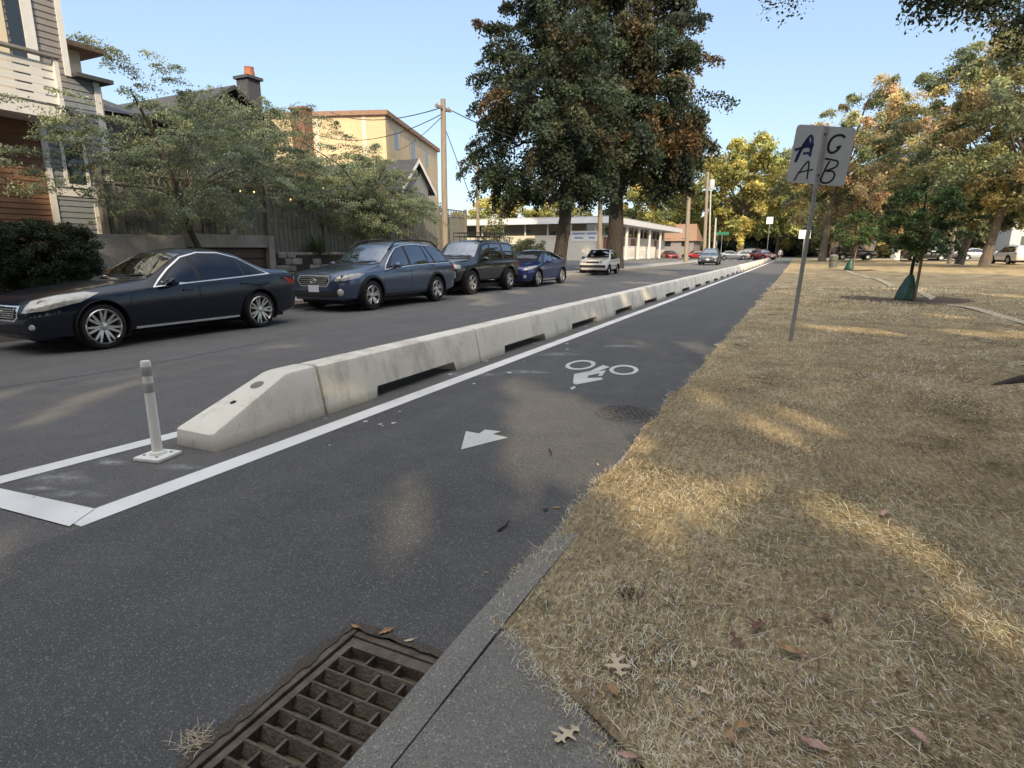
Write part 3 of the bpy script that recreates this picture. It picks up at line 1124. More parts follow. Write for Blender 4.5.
make_tree('maple_tree', 'slim tree with sunlit orange trunk left of the white post', (gy(870, 250, 95).x, 95, .3), [(-.6, 0, 0), (0, 0, 3), (.4, 0, 6), (.4, 0, 10)], [.95, .7, .5, .1],
          (0, 0), (4.5, 4.5), (4.5, 13), ovoid, 80, 120, 1.2, .4, OLIVE, 54, 'big park trees', 'bark_pale', gaps=.3, limbs=18, limb_r=.14)


# young watered trees
def young_tree(loc, label, h, seed, sc=1.0, lean=.1):
    root = make_tree('young_tree', label, loc, [(0, 0, 0), (lean * .3, 0, 1.0 * sc), (lean, 0, 2.2 * sc), (lean, 0, h * .9)], [.045 * sc, .04 * sc, .035 * sc, .012],
                     (lean, 0), (.98 * sc, .98 * sc), (1.4 * sc, h), ovoid, 84, 130, .20 * sc, .08 * sc, FRESH, seed, 'young watered trees', 'bark_dark', gaps=.3, limbs=40, limb_r=.014, droop=.5, spray=.34 * sc, jit=.4)
    mb = MB()
    mb.tube([(.16 * sc, -.12 * sc, 0), (.22 * sc, -.08 * sc, 2.05 * sc)], .035 * sc, 8)
    mb.build('stake', 'wood_stake', root, smooth=True, angle=40)
    mb = MB()
    prof = [(.02, 0), (.23, .01), (.245, .10), (.215, .28), (.165, .46), (.115, .62), (.07, .71), (.05, .73)]
    mb.lathe([(a * sc, b * sc) for a, b in prof], 22)
    rr = random.Random(seed)
    mb.v = [(x * (1 + rr.gauss(0, .05)) - .06 * sc + z * .12, y * (1 + rr.gauss(0, .05)), z) for x, y, z in mb.v]
    mb.build('watering_bag', 'bag_green', root, smooth=True)
    mb = MB()
    mb.tube([(.02 * sc, 0, 1.55 * sc), (.2 * sc, -.1 * sc, 1.58 * sc)], .014 * sc, 6)
    mb.build('tie_strap', 'black_plastic', root)
    return root


zl = lambda x, y: float(lawn_h(x, y))
yt = (2.66, 19.2)
young_tree((yt[0], yt[1], zl(*yt)), 'young green tree with green watering bag and leaning stake on mulch', 3.15, 61, 1.0, .10)
y2 = (3.0, 47.0)
young_tree((y2[0], y2[1], zl(*y2)), 'smaller looking young tree with dark watering bag further along the lawn', 4.0, 62, 1.15)
for q, (xx, yy, rr_) in enumerate(((yt[0], yt[1], 1.5), (y2[0], y2[1], 1.6))):
    mb = MB()
    rg = random.Random(q)
    N_ = 40
    rings = []
    for j, fr in enumerate((0.0, .4, .75, 1.0)):
        for i in range(N_):
            a = 2 * math.pi * i / N_
            r_ = rr_ * fr * (1 + .12 * math.sin(3 * a + q) + rg.gauss(0, .05) * fr)
            X, Y = xx + r_ * math.cos(a), yy + r_ * math.sin(a)
            mb.v.append((X, Y, zl(X, Y) + (.035 - .028 * fr) + rg.random() * .012))
    for j in range(3):
        for i in range(N_):
            k_ = (i + 1) % N_
            mb.f.append((j * N_ + i, j * N_ + k_, (j + 1) * N_ + k_, (j + 1) * N_ + i))
    structure(mb.build('mulch_ring', 'mulch', recalc=False, smooth=True))

# near tree just out of frame at right: its roots and hanging twigs show
big = make_tree('roadside_tree', 'dark roots at the right edge and leafy twigs hanging in the top corner', (4.15, 8.0, .1),
                [(0, 0, 0), (0, 0, .5), (.05, 0, 1.4), (.2, -.1, 4), (.3, -.2, 8), (.2, 0, 13)], [.95, .62, .5, .42, .34, .06],
                (7.6, -1.5), (5.6, 5.2), (8.0, 17), ovoid, 110, 620, .40, .062, GREEN_DARK + OLIVE[:2], 71, None, 'bark_dark', gaps=.3, limbs=40, limb_r=.16, droop=.9,
                extra=[(gz(x, y, 0.0) * 0 + (O3 + ray(x, y) * D) - Vector((4.15, 8.0, .1))) for x, y, D in
                       ((955, -10, 8.5), (990, -4, 8.7), (940, -16, 8.6), (928, -6, 8.6), (1000, -25, 9), (1040, -5, 9), (788, -22, 10), (1010, -8, 8.6), (975, -12, 8.5), (1030, 18, 9))])
mb = MB()
for a, L in ((3.25, 2.0), (2.8, 1.4), (3.75, 1.5), (4.4, 1.2), (2.3, 1.1)):
    pts, rad = [], []
    for i in range(7):
        t = i / 6
        X, Y = .5 * math.cos(a) + L * t * math.cos(a + .25 * t), .5 * math.sin(a) + L * t * math.sin(a + .35 * t)
        pts.append((X, Y, zl(4.15 + X, 8.0 + Y) - .1 + .13 * (1 - t) ** 1.5 + .02 * math.sin(9 * t) - .03 * t))
        rad.append(.17 * (1 - t) + .03)
    mb.tube(pts, rad, 8)
mb.build('root', 'bark_dark', big, smooth=True)
mb = MB()
rg = random.Random(8)
for k_ in range(1):
    vs = []
    for i in range(36):
        a = 2 * math.pi * i / 36
        r_ = 1.75 * (1 + .25 * math.sin(2 * a + 1) + rg.gauss(0, .06))
        X, Y = 4.2 + r_ * math.cos(a) * .9, 8.0 + r_ * math.sin(a) * .7
        vs.append((X, Y, zl(X, Y) + .006))
    mb.add([(4.2, 8.0, zl(4.2, 8.0) + .02)] + vs, [(0, i + 1, (i + 1) % 36 + 1) for i in range(36)])
structure(mb.build('bare_soil', 'mulch', recalc=False))

# ------------------------------------------------------------------ unseen shade trees behind the viewer, leaves cut along sun rays to shape lit patches
SUN = np.array(TO_SUN)
LIT = []


def lit(x, y, r_, z=0.0):
    LIT.append((np.array(gz(x, y, z)), r_))


def litline(a, b, r0, r1, n_, z=0.0):
    for i in range(n_):
        t = i / max(1, n_ - 1)
        lit(a[0] + (b[0] - a[0]) * t, a[1] + (b[1] - a[1]) * t, r0 + (r1 - r0) * t, z)


# patch on the bike lane beyond the arrow, wedge shaped
for a, b, r0, r1, n_ in (((520, 388), (598, 428), .30, .36, 9), ((520, 402), (582, 447), .26, .32, 9), ((524, 425), (545, 470), .24, .20, 7), ((527, 455), (531, 500), .18, .12, 6),
                         ((640, 340), (700, 348), .24, .2, 4), ((408, 485), (402, 565), .19, .16, 7), ((0, 540), (14, 575), .16, .10, 3),
                         ((20, 428), (145, 374), .18, .2, 8), ((0, 398), (75, 383), .2, .2, 4), ((255, 350), (300, 345), .15, .15, 3)):
    litline(a, b, r0, r1, n_)
for a, b, r0, r1, n_ in (((850, 261), (1024, 266), 2.5, 2.5, 10), ((930, 270), (1024, 276), 1.2, 1.2, 8), ((800, 268), (860, 270), 1.0, 1.0, 5), ((900, 290), (1024, 296), .5, .5, 8)):
    litline(a, b, r0, r1, n_, .15)
for x, y, r_ in ((500, 285, .9), (520, 292, .5), (480, 296, .6), (550, 283, .7), (640, 283, .7), (570, 285, .5)):
    lit(x, y, r_)
for a, b, r0, r1, n_ in (((772, 474), (880, 535), .13, .20, 12), ((880, 535), (1030, 625), .20, .28, 12), ((698, 391), (790, 440), .17, .17, 10), ((748, 382), (892, 450), .19, .19, 14),
                         ((606, 484), (645, 445), .14, .16, 6), ((655, 560), (690, 530), .06, .06, 4), ((640, 522), (705, 498), .07, .08, 5), ((820, 328), (1010, 332), .35, .35, 8), ((780, 292), (830, 303), .45, .45, 4),
                         ((950, 318), (1024, 326), .35, .35, 4), ((722, 484), (742, 472), .08, .09, 3), ((830, 655), (905, 690), .05, .06, 4)):
    litline(a, b, r0, r1, n_, .12)
for x, y, X, r_ in ((592, 308, -3.6, .18), (598, 314, -3.6, .15), (630, 295, -3.6, .2), (650, 290, -3.6, .25), (212, 440, -3.75, .06), (206, 442, -3.9, .06), (340, 380, -3.6, .12), (355, 365, -3.6, .08), (480, 345, -3.6, .1)):
    LIT.append((np.array(gx(x, y, X)), r_))
for x, y, X in ((20, 25, -16), (10, 40, -16), (252, 85, -19), (262, 95, -19)):
    LIT.append((np.array(gx(x, y, X)), .5))


def carve(P):
    keep = np.ones(len(P), bool)
    for q, r_ in LIT:
        d = P - q
        t = d @ SUN
        dist = np.linalg.norm(d - t[:, None] * SUN, axis=1)
        keep &= dist > r_ + .085
    return keep


perp = Vector((math.cos(AZ), math.sin(AZ), 0))
SH = Vector((SUN[0], SUN[1], 0)).normalized()
rows = []
for i, (s, d, h, wd) in enumerate(((-29, 14, 20, 13), (-20, 13, 21, 12), (-12, 14, 21, 12), (-4.5, 12, 22, 11), (3.0, 10, 25, 12), (10.0, 5, 27, 11), (16.5, 0, 27, 11), (24, 0, 24, 11))):
    b_ = Vector((0, 0, 0)) + SH * d + perp * s
    make_tree('unseen_shade_tree', 'unseen leafy tree behind the viewer, carved to shape shade and sun on the street, ' + ORD[i] + ' from the houses', (b_.x, b_.y, .1),
              [(0, 0, 0), (0, 0, 1.5), (.1, 0, 4), (.1, 0, h * .8)], [.5, .38, .33, .05], (0, 0), (wd / 2, wd / 2), (1.1, h), lambda t: max(.3, ovoid(t)), 270, 75, 1.25, .62,
              AUTUMN_DARK, 80 + i, 'unseen shade trees behind the viewer', gaps=.0, limbs=20, limb_r=.12, carve=carve, bias=.5)


# ================================================================== STREET FURNITURE
# ---- concrete barrier
def barrier_straight(L=2.82, notch=(.68, 2.20), nh=.108):
    """profile along x, notches under the block, top edges chamfered"""
    prof = lambda z: .215 - (.215 - .135) * max(0, z - .02) / .40       # half width at height z
    H = .435
    xs = [0.0, .02, notch[0], notch[0] + .03, notch[1] - .03, notch[1], L - .02, L]
    vs, fs = [], []

    def zbot(x):
        return nh if notch[0] + .001 < x < notch[1] - .001 else 0.0
    for x in xs:
        e = .012 if x in (0.0, L) else 0
        zb = zbot(x)
        zs = [zb, .25, H - .045, H - .012, H]
        hw = [prof(zb), prof(.25), prof(H - .045), prof(H - .045) - .016, prof(H - .045) - .050]
        ring = [(-hw[i] + e, zs[i]) for i in range(5)] + [(hw[i] - e, zs[i]) for i in reversed(range(5))]
        vs += [(x, y, z) for y, z in ring]
    n = 10
    for i in range(len(xs) - 1):
        for k in range(n):
            k2 = (k + 1) % n
            fs.append((i * n + k, i * n + k2, (i + 1) * n + k2, (i + 1) * n + k))
    fs.append(tuple(range(n)))
    fs.append(tuple(reversed([(len(xs) - 1) * n + k for k in range(n)])))
    mb = MB()
    mb.add(vs, fs)
    return mb


def conc(name, seed):
    m = bpy.data.materials.new(name)
    m.use_nodes = True
    n, l = m.node_tree.nodes, m.node_tree.links
    p = n['Principled BSDF']
    p.inputs['Roughness'].default_value = .88
    g = n.new('ShaderNodeNewGeometry')

    def noise(scale, d, st=(1, 1, 1)):
        mp = n.new('ShaderNodeMapping')
        mp.inputs['Scale'].default_value = st
        l.new(g.outputs['Position'], mp.inputs[0])
        t = n.new('ShaderNodeTexNoise')
        t.inputs['Scale'].default_value = scale
        t.inputs['Detail'].default_value = d
        t.inputs['Roughness'].default_value = .7
        l.new(mp.outputs[0], t.inputs[0])
        return t.outputs['Fac']

    def ramp(f, a, b, ca, cb):
        r = n.new('ShaderNodeValToRGB')
        r.color_ramp.elements[0].position, r.color_ramp.elements[1].position = a, b
        r.color_ramp.elements[0].color, r.color_ramp.elements[1].color = (*ca, 1), (*cb, 1)
        l.new(f, r.inputs[0])
        return r.outputs[0]

    def mul(a, b):
        x = n.new('ShaderNodeMix')
        x.data_type, x.blend_type = 'RGBA', 'MULTIPLY'
        x.inputs[0].default_value = 1
        l.new(a, x.inputs[6])
        l.new(b, x.inputs[7])
        return x.outputs[2]
    c = ramp(noise(1.6, 8), .3, .7, (.72, .68, .59), (.84, .80, .70))
    c = mul(c, ramp(noise(2.3, 6, (1, 1, .35)),   .33, .52, (.66, .64, .61), (1, 1, 1)))      # rain streaks and tyre rubs
    c = mul(c, ramp(noise(5.5, 7), .28, .40, (.70, .68, .64), (1, 1, 1)))
    c = mul(c, ramp(noise(55, 3), .28, .40, (.72, .71, .69), (1, 1, 1)))
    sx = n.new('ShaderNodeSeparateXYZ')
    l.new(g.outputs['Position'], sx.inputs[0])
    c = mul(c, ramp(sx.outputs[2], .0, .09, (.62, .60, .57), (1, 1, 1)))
    l.new(c, p.inputs['Base Color'])
    b = n.new('ShaderNodeBump')
    b.inputs['Strength'].default_value = .35
    b.inputs['Distance'].default_value = .01
    l.new(noise(80, 4), b.inputs['Height'])
    l.new(b.outputs[0], p.inputs['Normal'])
    MATS[name] = m


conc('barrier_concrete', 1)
BX = -3.90
# sloped end block
mb = MB()
H, Lb = .435, 1.13
prof = lambda z: .215 - (.215 - .135) * max(0, z - .02) / .40
st = [(0.0, .125), (.012, .135), (.78, .425), (.86, H), (Lb - .02, H), (Lb, H)]
for x, top in st:
    e = .012 if x in (0.0, Lb) else 0
    tops = [0, top * .55, top - .030, top - .008, top]
    ch = .3 if x < .5 else 1
    hw = [prof(0), prof(top * .55), prof(top - .03), prof(top - .03) - .016 * ch, prof(top - .03) - .045 * ch]
    ring = [(-hw[i] + e, tops[i]) for i in range(5)] + [(hw[i] - e, tops[i]) for i in reversed(range(5))]
    mb.v += [(x, y, z) for y, z in ring]
for i in range(len(st) - 1):
    for k in range(10):
        mb.f.append((i * 10 + k, i * 10 + (k + 1) % 10, (i + 1) * 10 + (k + 1) % 10, (i + 1) * 10 + k))
mb.f += [tuple(range(10)), tuple(reversed([(len(st) - 1) * 10 + k for k in range(10)]))]
endb = empty('concrete_barrier', (BX, 2.72, 0), 'sloped end block of the concrete barrier row beside the white post', 'barrier', 'concrete barriers along the bike lane', R(90))
mb.build('block', 'barrier_concrete', endb, angle=28)
sl = math.atan2(.29, .768)
for nm, t, r_, mt in (('anchor_hole', .36, .020, 'pit'), ('lifting_recess', .60, .045, 'old_concrete')):
    mb = MB()
    c0 = Vector((t, 0, .135 + (t - .012) * .29 / .768))
    Q = Matrix.Rotation(-sl, 3, 'Y')
    N_ = 16
    vs = []
    for rr_, zz in ((r_ * 1.25, .0015), (r_, .003), (r_ * .8, .002)):
        for k in range(N_):
            a = 2 * math.pi * k / N_
            vs.append(c0 + Q @ Vector((rr_ * math.cos(a), rr_ * math.sin(a), zz)))
    mb.add(vs, [(j * N_ + k, j * N_ + (k + 1) % N_, (j + 1) * N_ + (k + 1) % N_, (j + 1) * N_ + k) for j in range(2) for k in range(N_)] + [tuple(2 * N_ + k for k in range(N_))])
    mb.build(nm, mt, endb)
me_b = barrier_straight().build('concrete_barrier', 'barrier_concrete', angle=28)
PITCH_B = 2.845
y0b = 2.72 + Lb + .022
for i in range(33):
    o = me_b if i == 0 else me_b.copy()
    if i:
        col.objects.link(o)
    yb = y0b + i * PITCH_B
    xb = BX + bend(yb + 1.4) - .0012 * max(0, yb - 3)
    o.location = (xb + rng0.gauss(0, .012), yb, 0)
    o.rotation_euler = (0, 0, R(90) - math.atan((bend(yb) - bend(yb + 2.8)) / 2.8) * -1 + rng0.gauss(0, .003))
    tag(o, 'straight concrete barrier block, %s along from the sloped end block' % ORD[i], 'barrier', 'concrete barriers along the bike lane')

# ---- delineator post
pc = gz(158.5, 457.5)
dp = empty('delineator_post', (pc.x, pc.y, 0), 'white flexible plastic post on a square base in front of the barrier', 'post')
mb = MB()
mb.box((0, 0, .014), (.215, .215, .028), .2)
mb.build('base', 'white_plastic', dp, bevel=.008)
mb = MB()
mb.lathe([(0, .028), (.056, .028), (.053, .045), (.035, .055), (.033, .12), (.032, .63), (.032, .683), (.027, .693), (0, .693)], 24)
mb.build('tube', 'white_plastic', dp, smooth=True, angle=40)
for z0 in (.475, .59):
    mb = MB()
    mb.lathe([(.0335, z0), (.0342, z0 + .002), (.0342, z0 + .062), (.0335, z0 + .064)], 24)
    mb.build('reflective_band', 'reflective', dp, smooth=True)
for a in (.9, 2.5, 4.0, 5.6):
    mb = MB()
    mb.lathe([(0, .034), (.010, .034), (.012, .028)], 10, c=(.082 * math.cos(a), .082 * math.sin(a), 0))
    mb.build('bolt', 'galvanised', dp)

# ---- drain grate in its pit
dg_ = empty('drain_grate', ((GX0 + GX1) / 2, (GY0 + GY1) / 2, 0), 'rusty cast iron drain grate set in the gutter beside the kerb', 'drain')
ox, oy = (GX0 + GX1) / 2, (GY0 + GY1) / 2
wx, wy = GX1 - GX0, GY1 - GY0
mb = MB()
d_ = .30
a, b = wx / 2 - .005, wy / 2 - .005
mb.add([(-a, -b, -d_), (a, -b, -d_), (a, b, -d_), (-a, b, -d_), (-a, -b, -.01), (a, -b, -.01), (a, b, -.01), (-a, b, -.01)],
       [(0, 1, 2, 3), (0, 4, 5, 1), (1, 5, 6, 2), (2, 6, 7, 3), (3, 7, 4, 0)])
mb.build('catch_pit', 'pit', dg_, recalc=False)
mb = MB()
fw = .035
mb.bx((-wx / 2, -wy / 2, -.07), (-wx / 2 + fw, wy / 2, -.001))
mb.bx((wx / 2 - fw * .6, -wy / 2, -.07), (wx / 2, wy / 2, -.001))
mb.bx((-wx / 2 + fw, -wy / 2, -.07), (wx / 2 - fw * .6, -wy / 2 + fw, -.008))
mb.bx((-wx / 2 + fw, wy / 2 - fw, -.07), (wx / 2 - fw * .6, wy / 2, -.008))
mb.build('frame', 'rusty_iron', dg_, bevel=.003)
mb = MB()
ix0, ix1, iy0, iy1 = -wx / 2 + fw + .006, wx / 2 - fw * .6 - .006, -wy / 2 + fw + .006, wy / 2 - fw - .006
bw = .028
mb.bx((ix0, iy0, -.06), (ix0 + bw, iy1, -.012))
mb.bx((ix1 - bw, iy0, -.06), (ix1, iy1, -.012))
mb.bx((ix0 + bw, iy0, -.06), (ix1 - bw, iy0 + bw, -.0125))
mb.bx((ix0 + bw, iy1 - .045, -.06), (ix1 - bw, iy1, -.0125))
rowsN = 12
ya, yb_ = iy0 + bw, iy1 - .045
ph = (yb_ - ya) / rowsN
xa, xb_ = ix0 + bw, ix1 - bw
for r_ in range(rowsN):
    if r_:
        Mx = Matrix.Rotation(R(-24), 3, 'X')
        mb.box(((xa + xb_) / 2, ya + r_ * ph, -.034), (xb_ - xa, .013, .046), M=Mx)
    cuts = (.33, .68) if r_ % 2 else (.22, .56, .88)
    for c_ in cuts:
        xx = xa + c_ * (xb_ - xa)
        mb.bx((xx - .005, ya + r_ * ph + .004, -.055), (xx + .005, ya + (r_ + 1) * ph - .004, -.0140 if r_ % 2 else -.0145))
mb.build('grating', 'rusty_iron', dg_, bevel=.0015)
rd = random.Random(4)
for i in range(26):                                    # lugs on the frame edge
    yy = -wy / 2 + .04 + i * (wy - .08) / 25
    mb = MB()
    mb.box((-wx / 2 + fw / 2, yy, -.004), (.016, .012, .004))
    mb.build('lug', 'dark_iron', dg_)
mb = MB()
rg = random.Random(31)
N_ = 46
for i in range(N_ + 1):
    t = i / N_
    if t < .72:
        q_ = t / .72
        a_, b_ = (GX0 + .012 + rg.gauss(0, .004), GY0 + q_ * (GY1 - GY0 - .004)), (GX0 - .010 - .022 * abs(math.sin(9 * q_ + 1)) + rg.gauss(0, .006), GY0 + q_ * (GY1 - GY0 + .03))
    else:
        q_ = (t - .72) / .28
        a_, b_ = (GX0 + .012 + q_ * (GX1 - GX0), GY1 - .010 + rg.gauss(0, .003)), (GX0 - .03 + q_ * (GX1 - GX0 + .03), GY1 + .012 + .016 * abs(math.sin(6 * q_)) + rg.gauss(0, .005))
    mb.v += [(a_[0], a_[1], .0035), (b_[0], b_[1], .0025)]
    if i:
        mb.f.append((2 * i - 2, 2 * i - 1, 2 * i + 1, 2 * i))
structure(mb.build('gutter_dirt', asphalt('gutter_grit', (.082, .072, .06), (.05, .044, .037), (.24, .20, .15), (.12, .10, .075)), recalc=False))
# ---- manhole cover
mc = gz(627.5, 413.5)
mh = empty('manhole_cover', (mc.x + .0, mc.y, 0), 'round dark iron manhole cover at the edge of the bike lane', 'manhole cover')
mb = MB()
mb.lathe([(.245, .006), (.27, .008), (.285, .0055), (.295, .002)], 40)
mb.build('frame_ring', 'dark_iron', mh, smooth=True, angle=40)
mb = MB()
mb.lathe([(0, .005), (.24, .005)], 36)
for i in range(-4, 5):
    for j in range(-4, 5):
        X, Y = i * .05 + (.025 if j % 2 else 0), j * .05
        if X * X + Y * Y < .21 ** 2:
            mb.box((X, Y, .0075), (.032, .016, .005), .785 if (i + j) % 2 else -.785)
mb.build('lid', 'dark_iron', mh)

# ---- graffiti sign seen from behind
sb = gz(790, 340.5, .12)
sgn = empty('road_sign', (sb.x, sb.y, sb.z - .05), 'grey back of a square road sign with black hand-drawn letters on a leaning post', 'road sign')
lean = Matrix.Rotation(R(3.2), 4, 'Y') @ Matrix.Rotation(R(-2), 4, 'X')
sgn.matrix_world = Matrix.Translation(sgn.location) @ lean @ Matrix.Rotation(R(14), 4, 'Z')
mb = MB()
mb.box((0, 0, 1.52), (.055, .035, 3.04))
mb.build('post', 'galvanised', sgn, bevel=.006)
mb = MB()
S_ = .77
zc = 2.66
nseg = 5
poly = []
for cx_, cz_, a0_ in ((S_ / 2 - .05, S_ / 2 - .05, 0), (-S_ / 2 + .05, S_ / 2 - .05, 90), (-S_ / 2 + .05, -S_ / 2 + .05, 180), (S_ / 2 - .05, -S_ / 2 + .05, 270)):
    for i in range(nseg + 1):
        a = R(a0_ + 90 * i / nseg)
        poly.append((cx_ + .05 * math.cos(a), cz_ + .05 * math.sin(a)))
nP = len(poly)
Qz = Matrix.Rotation(R(2.2), 3, 'Y')
pv = [Qz @ Vector((x, 0, z)) for x, z in poly]
mb.add([(v.x, .020, v.z + zc) for v in pv] + [(v.x, .024, v.z + zc) for v in pv],
       [tuple(range(nP)), tuple(reversed(range(nP, 2 * nP)))] + [(i, (i + 1) % nP, nP + (i + 1) % nP, nP + i) for i in range(nP)])
pan = mb.build('panel', 'sign_back', sgn)
# the hand-drawn letters: strokes as thin raised ribbons on the back face (units of panel, -1..1)


def stroke(mb, pts, wd):
    P_ = [Vector((x * S_ / 2, 0, z * S_ / 2)) for x, z in pts]
    # smooth
    for _ in range(2):
        q = [P_[0]]
        for a, b in zip(P_[:-1], P_[1:]):
            q += [a.lerp(b, .25), a.lerp(b, .75)]
        P_ = q + [P_[-1]]
    vs, fs = [], []
    for i, p_ in enumerate(P_):
        t = (P_[min(i + 1, len(P_) - 1)] - P_[max(0, i - 1)]).normalized()
        nn = Vector((-t.z, 0, t.x)) * wd / 2
        for s in (1, -1):
            v = Qz @ (p_ + nn * s)
            vs.append((v.x, .0185, v.z + zc))
    for i in range(len(P_) - 1):
        fs.append((2 * i, 2 * i + 1, 2 * i + 3, 2 * i + 2))
    mb.add(vs, fs)


letters = {
    ('letter_a', 'marker_blue'): [([(-.82, -.30), (-.74, .10), (-.50, .66), (-.40, .62), (-.36, .30), (-.38, -.02)], .045), ([(-.92, .12), (-.6, .25), (-.30, .34)], .045),
                                  ([(-.80, -.22), (-.70, .20), (-.52, .55)], .05), ([(-.62, .34), (-.34, .24)], .06), ([(-.62, .02), (-.40, .06), (-.34, -.06)], .04), ([(-.56, .5), (-.44, .3)], .06)],
    ('letter_c', 'marker_black'): [([(.68, .64), (.58, .74), (.34, .70), (.20, .52), (.18, .26), (.28, .10), (.46, .14), (.58, .32)], .042), ([(.46, .30), (.62, .36)], .034)],
    ('letter_a_low', 'marker_black'): [([(-.74, -.94), (-.62, -.62), (-.40, -.22), (-.34, -.24), (-.32, -.60), (-.30, -.86)], .026), ([(-.66, -.66), (-.40, -.56), (-.16, -.50)], .024)],
    ('letter_b', 'marker_black'): [([(.16, -.10), (.46, -.12), (.64, -.16), (.62, -.36), (.26, -.52)], .030), ([(.34, -.16), (.22, -.54), (.16, -.86)], .030),
                                   ([(.26, -.52), (.56, -.50), (.62, -.72), (.46, -.92), (.22, -.94), (.15, -.80)], .032)],
}
for (nm, mt), sts in letters.items():
    mb = MB()
    for k_, (pts, wd) in enumerate(sts):
        stroke(mb, [(x, z) for x, z in pts], wd * .8)
    mb.build(nm.replace('_low', ''), mt, pan, recalc=False)
for zz in (zc - .27, zc + .27):
    mb = MB()
    mb.box((0, .0, zz), (.03, .042, .03))
    mb.build('bolt', 'dark_iron', sgn)


# ---- poles and wires
def pole(x, y, top, Xw, Y, r0, label, mt='pole_wood', name='utility_pole', arms=()):
    b_ = Vector((Xw, Y, .08))
    t = gy(top[0], top[1], Y)
    root = empty(name, b_, label, 'pole', 'poles along the street')
    mb = MB()
    d = t - b_
    mb.tube([(0, 0, 0), (d.x * .5, 0, d.z * .5), (d.x, 0, d.z)], [r0, r0 * .88, r0 * .72], 12)
    mb.build('shaft', mt, root, smooth=True, angle=50)
    return root, d


P1, d1 = pole(445, 0, (443, 99), -13.75, gx(445, 251, -13.75).y, .14, 'weathered wooden utility pole rising by the end of the board fence')
mb = MB()
mb.box((d1.x, 0, d1.z - .35), (.10, 1.1, .10))
mb.build('crossarm', 'pole_wood', P1)
for s in (-.45, 0, .45):
    mb = MB()
    mb.lathe([(.02, 0), (.04, .03), (.03, .07), (.045, .09), (0, .13)], 10, c=(d1.x, s, d1.z - .30))
    mb.build('insulator', 'transformer_grey', P1, smooth=True)
P2, d2 = pole(478, 0, (477.5, 162), gx(478, 251, -26).x, gx(478, 251, -26).y, .16, 'distant thin wooden pole left of the dark tree pair')
P3, d3 = pole(600, 0, (602, 70), -12.6, gx(600, 251, -12.6).y, .17, 'grey wooden pole standing between the two dark trunks')
P4, d4 = pole(688, 0, (690, 176), -12.2, gx(686.5, 251, -12.2).y, .26, 'brown wooden pole on the left sidewalk near the moving car')
P5, d5 = pole(705, 0, (708, 172), -12.1, gx(704.5, 251, -12.1).y, .24, 'wooden pole carrying a grey transformer near the far corner')
mb = MB()
mb.lathe([(0, -.6), (.34, -.6), (.36, -.5), (.36, .5), (.30, .62), (0, .66)], 18, c=(d5.x + .62, 0, d5.z - 1.6))
mb.build('transformer', 'transformer_grey', P5, smooth=True, angle=40)
P6, d6 = pole(714, 0, (716, 218), -12.0, gx(714, 251, -12.0).y, .17, 'short metal pole right of the transformer pole', 'pole_metal')
P7, d7 = pole(709.5, 0, (711, 186), -12.3, gx(709.5, 251, -12.3).y, .12, 'thin pale lamp pole touching the transformer pole', 'pole_metal', 'lamp_pole')
P8, d8 = pole(951, 0, (956, 222), gy(951, 251, 72).x, 72, .2, 'leaning pale pole on the lawn before the golden trees', 'bark_pale')


def wire(name, a, b, sag, label, r_=.018):
    mb = MB()
    pts = []
    for i in range(13):
        t = i / 12
        q = Vector(a).lerp(Vector(b), t)
        q.z -= sag * 4 * t * (1 - t)
        pts.append(q)
    mb.tube(pts, r_, 5)
    tag(mb.build(name, 'wire', smooth=True), label, 'wire', 'overhead wires')


t1 = P1.location + d1
wire('power_line', t1 + Vector((0, 0, -.3)), gx(330, 112, -30), .5, 'upper wire from the fence pole to the yellow building', .022)
wire('power_line', t1 + Vector((0, .4, -.35)), gx(300, 128, -27), .9, 'sagging lower wire from the fence pole leftwards', .018)
wire('power_line', t1 + Vector((0, 0, -.6)), gx(398, 150, -27), .2, 'short drop wire from the fence pole to the yellow panels', .016)
wire('power_line', t1 + Vector((0, .4, -.3)), P3.location + d3 * .62, .6, 'wire from the fence pole into the dark trees', .02)
wire('power_line', P4.location + d4, P5.location + d5 * .97, .3, 'wire between the two poles near the moving car', .03)
wire('guy_wire', t1 + Vector((0, .2, -1.2)), gx(474, 206, -13.9), .0, 'straight guy wire slanting down right of the fence pole', .016)


# ================================================================== BUILDINGS
def lap_wall(mb, a, b, z0, z1, nrm, board=.13, d=.018):
    """horizontal lapped boards from a to b (xy), facing nrm"""
    a, b, nrm = Vector((*a, 0)), Vector((*b, 0)), Vector((*nrm, 0))
    n_ = max(1, round((z1 - z0) / board))
    h = (z1 - z0) / n_
    for i in range(n_):
        zb, zt = z0 + i * h, z0 + (i + 1) * h
        p = [a + nrm * d, b + nrm * d, b, a]
        mb.add([(p[0].x, p[0].y, zb), (p[1].x, p[1].y, zb), (p[2].x, p[2].y, zt), (p[3].x, p[3].y, zt), (a.x, a.y, zb), (b.x, b.y, zb)],
               [(0, 1, 2, 3), (4, 5, 1, 0)])


# ---- house at the left edge
HX = -16.0
yA, yB, yC = 8.36, 9.78, 9.16
hs = empty('house', (HX, 6, 1.1), 'grey and brown lap-sided house with slatted white balcony at left edge', 'house')
hl = lambda v: Vector(v) - hs.location


def hb(name, m, *boxes, bevel=0):
    mb = MB()
    for a, b in boxes:
        mb.bx(hl(a), hl(b))
    return mb.build(name, m, hs, bevel=bevel)


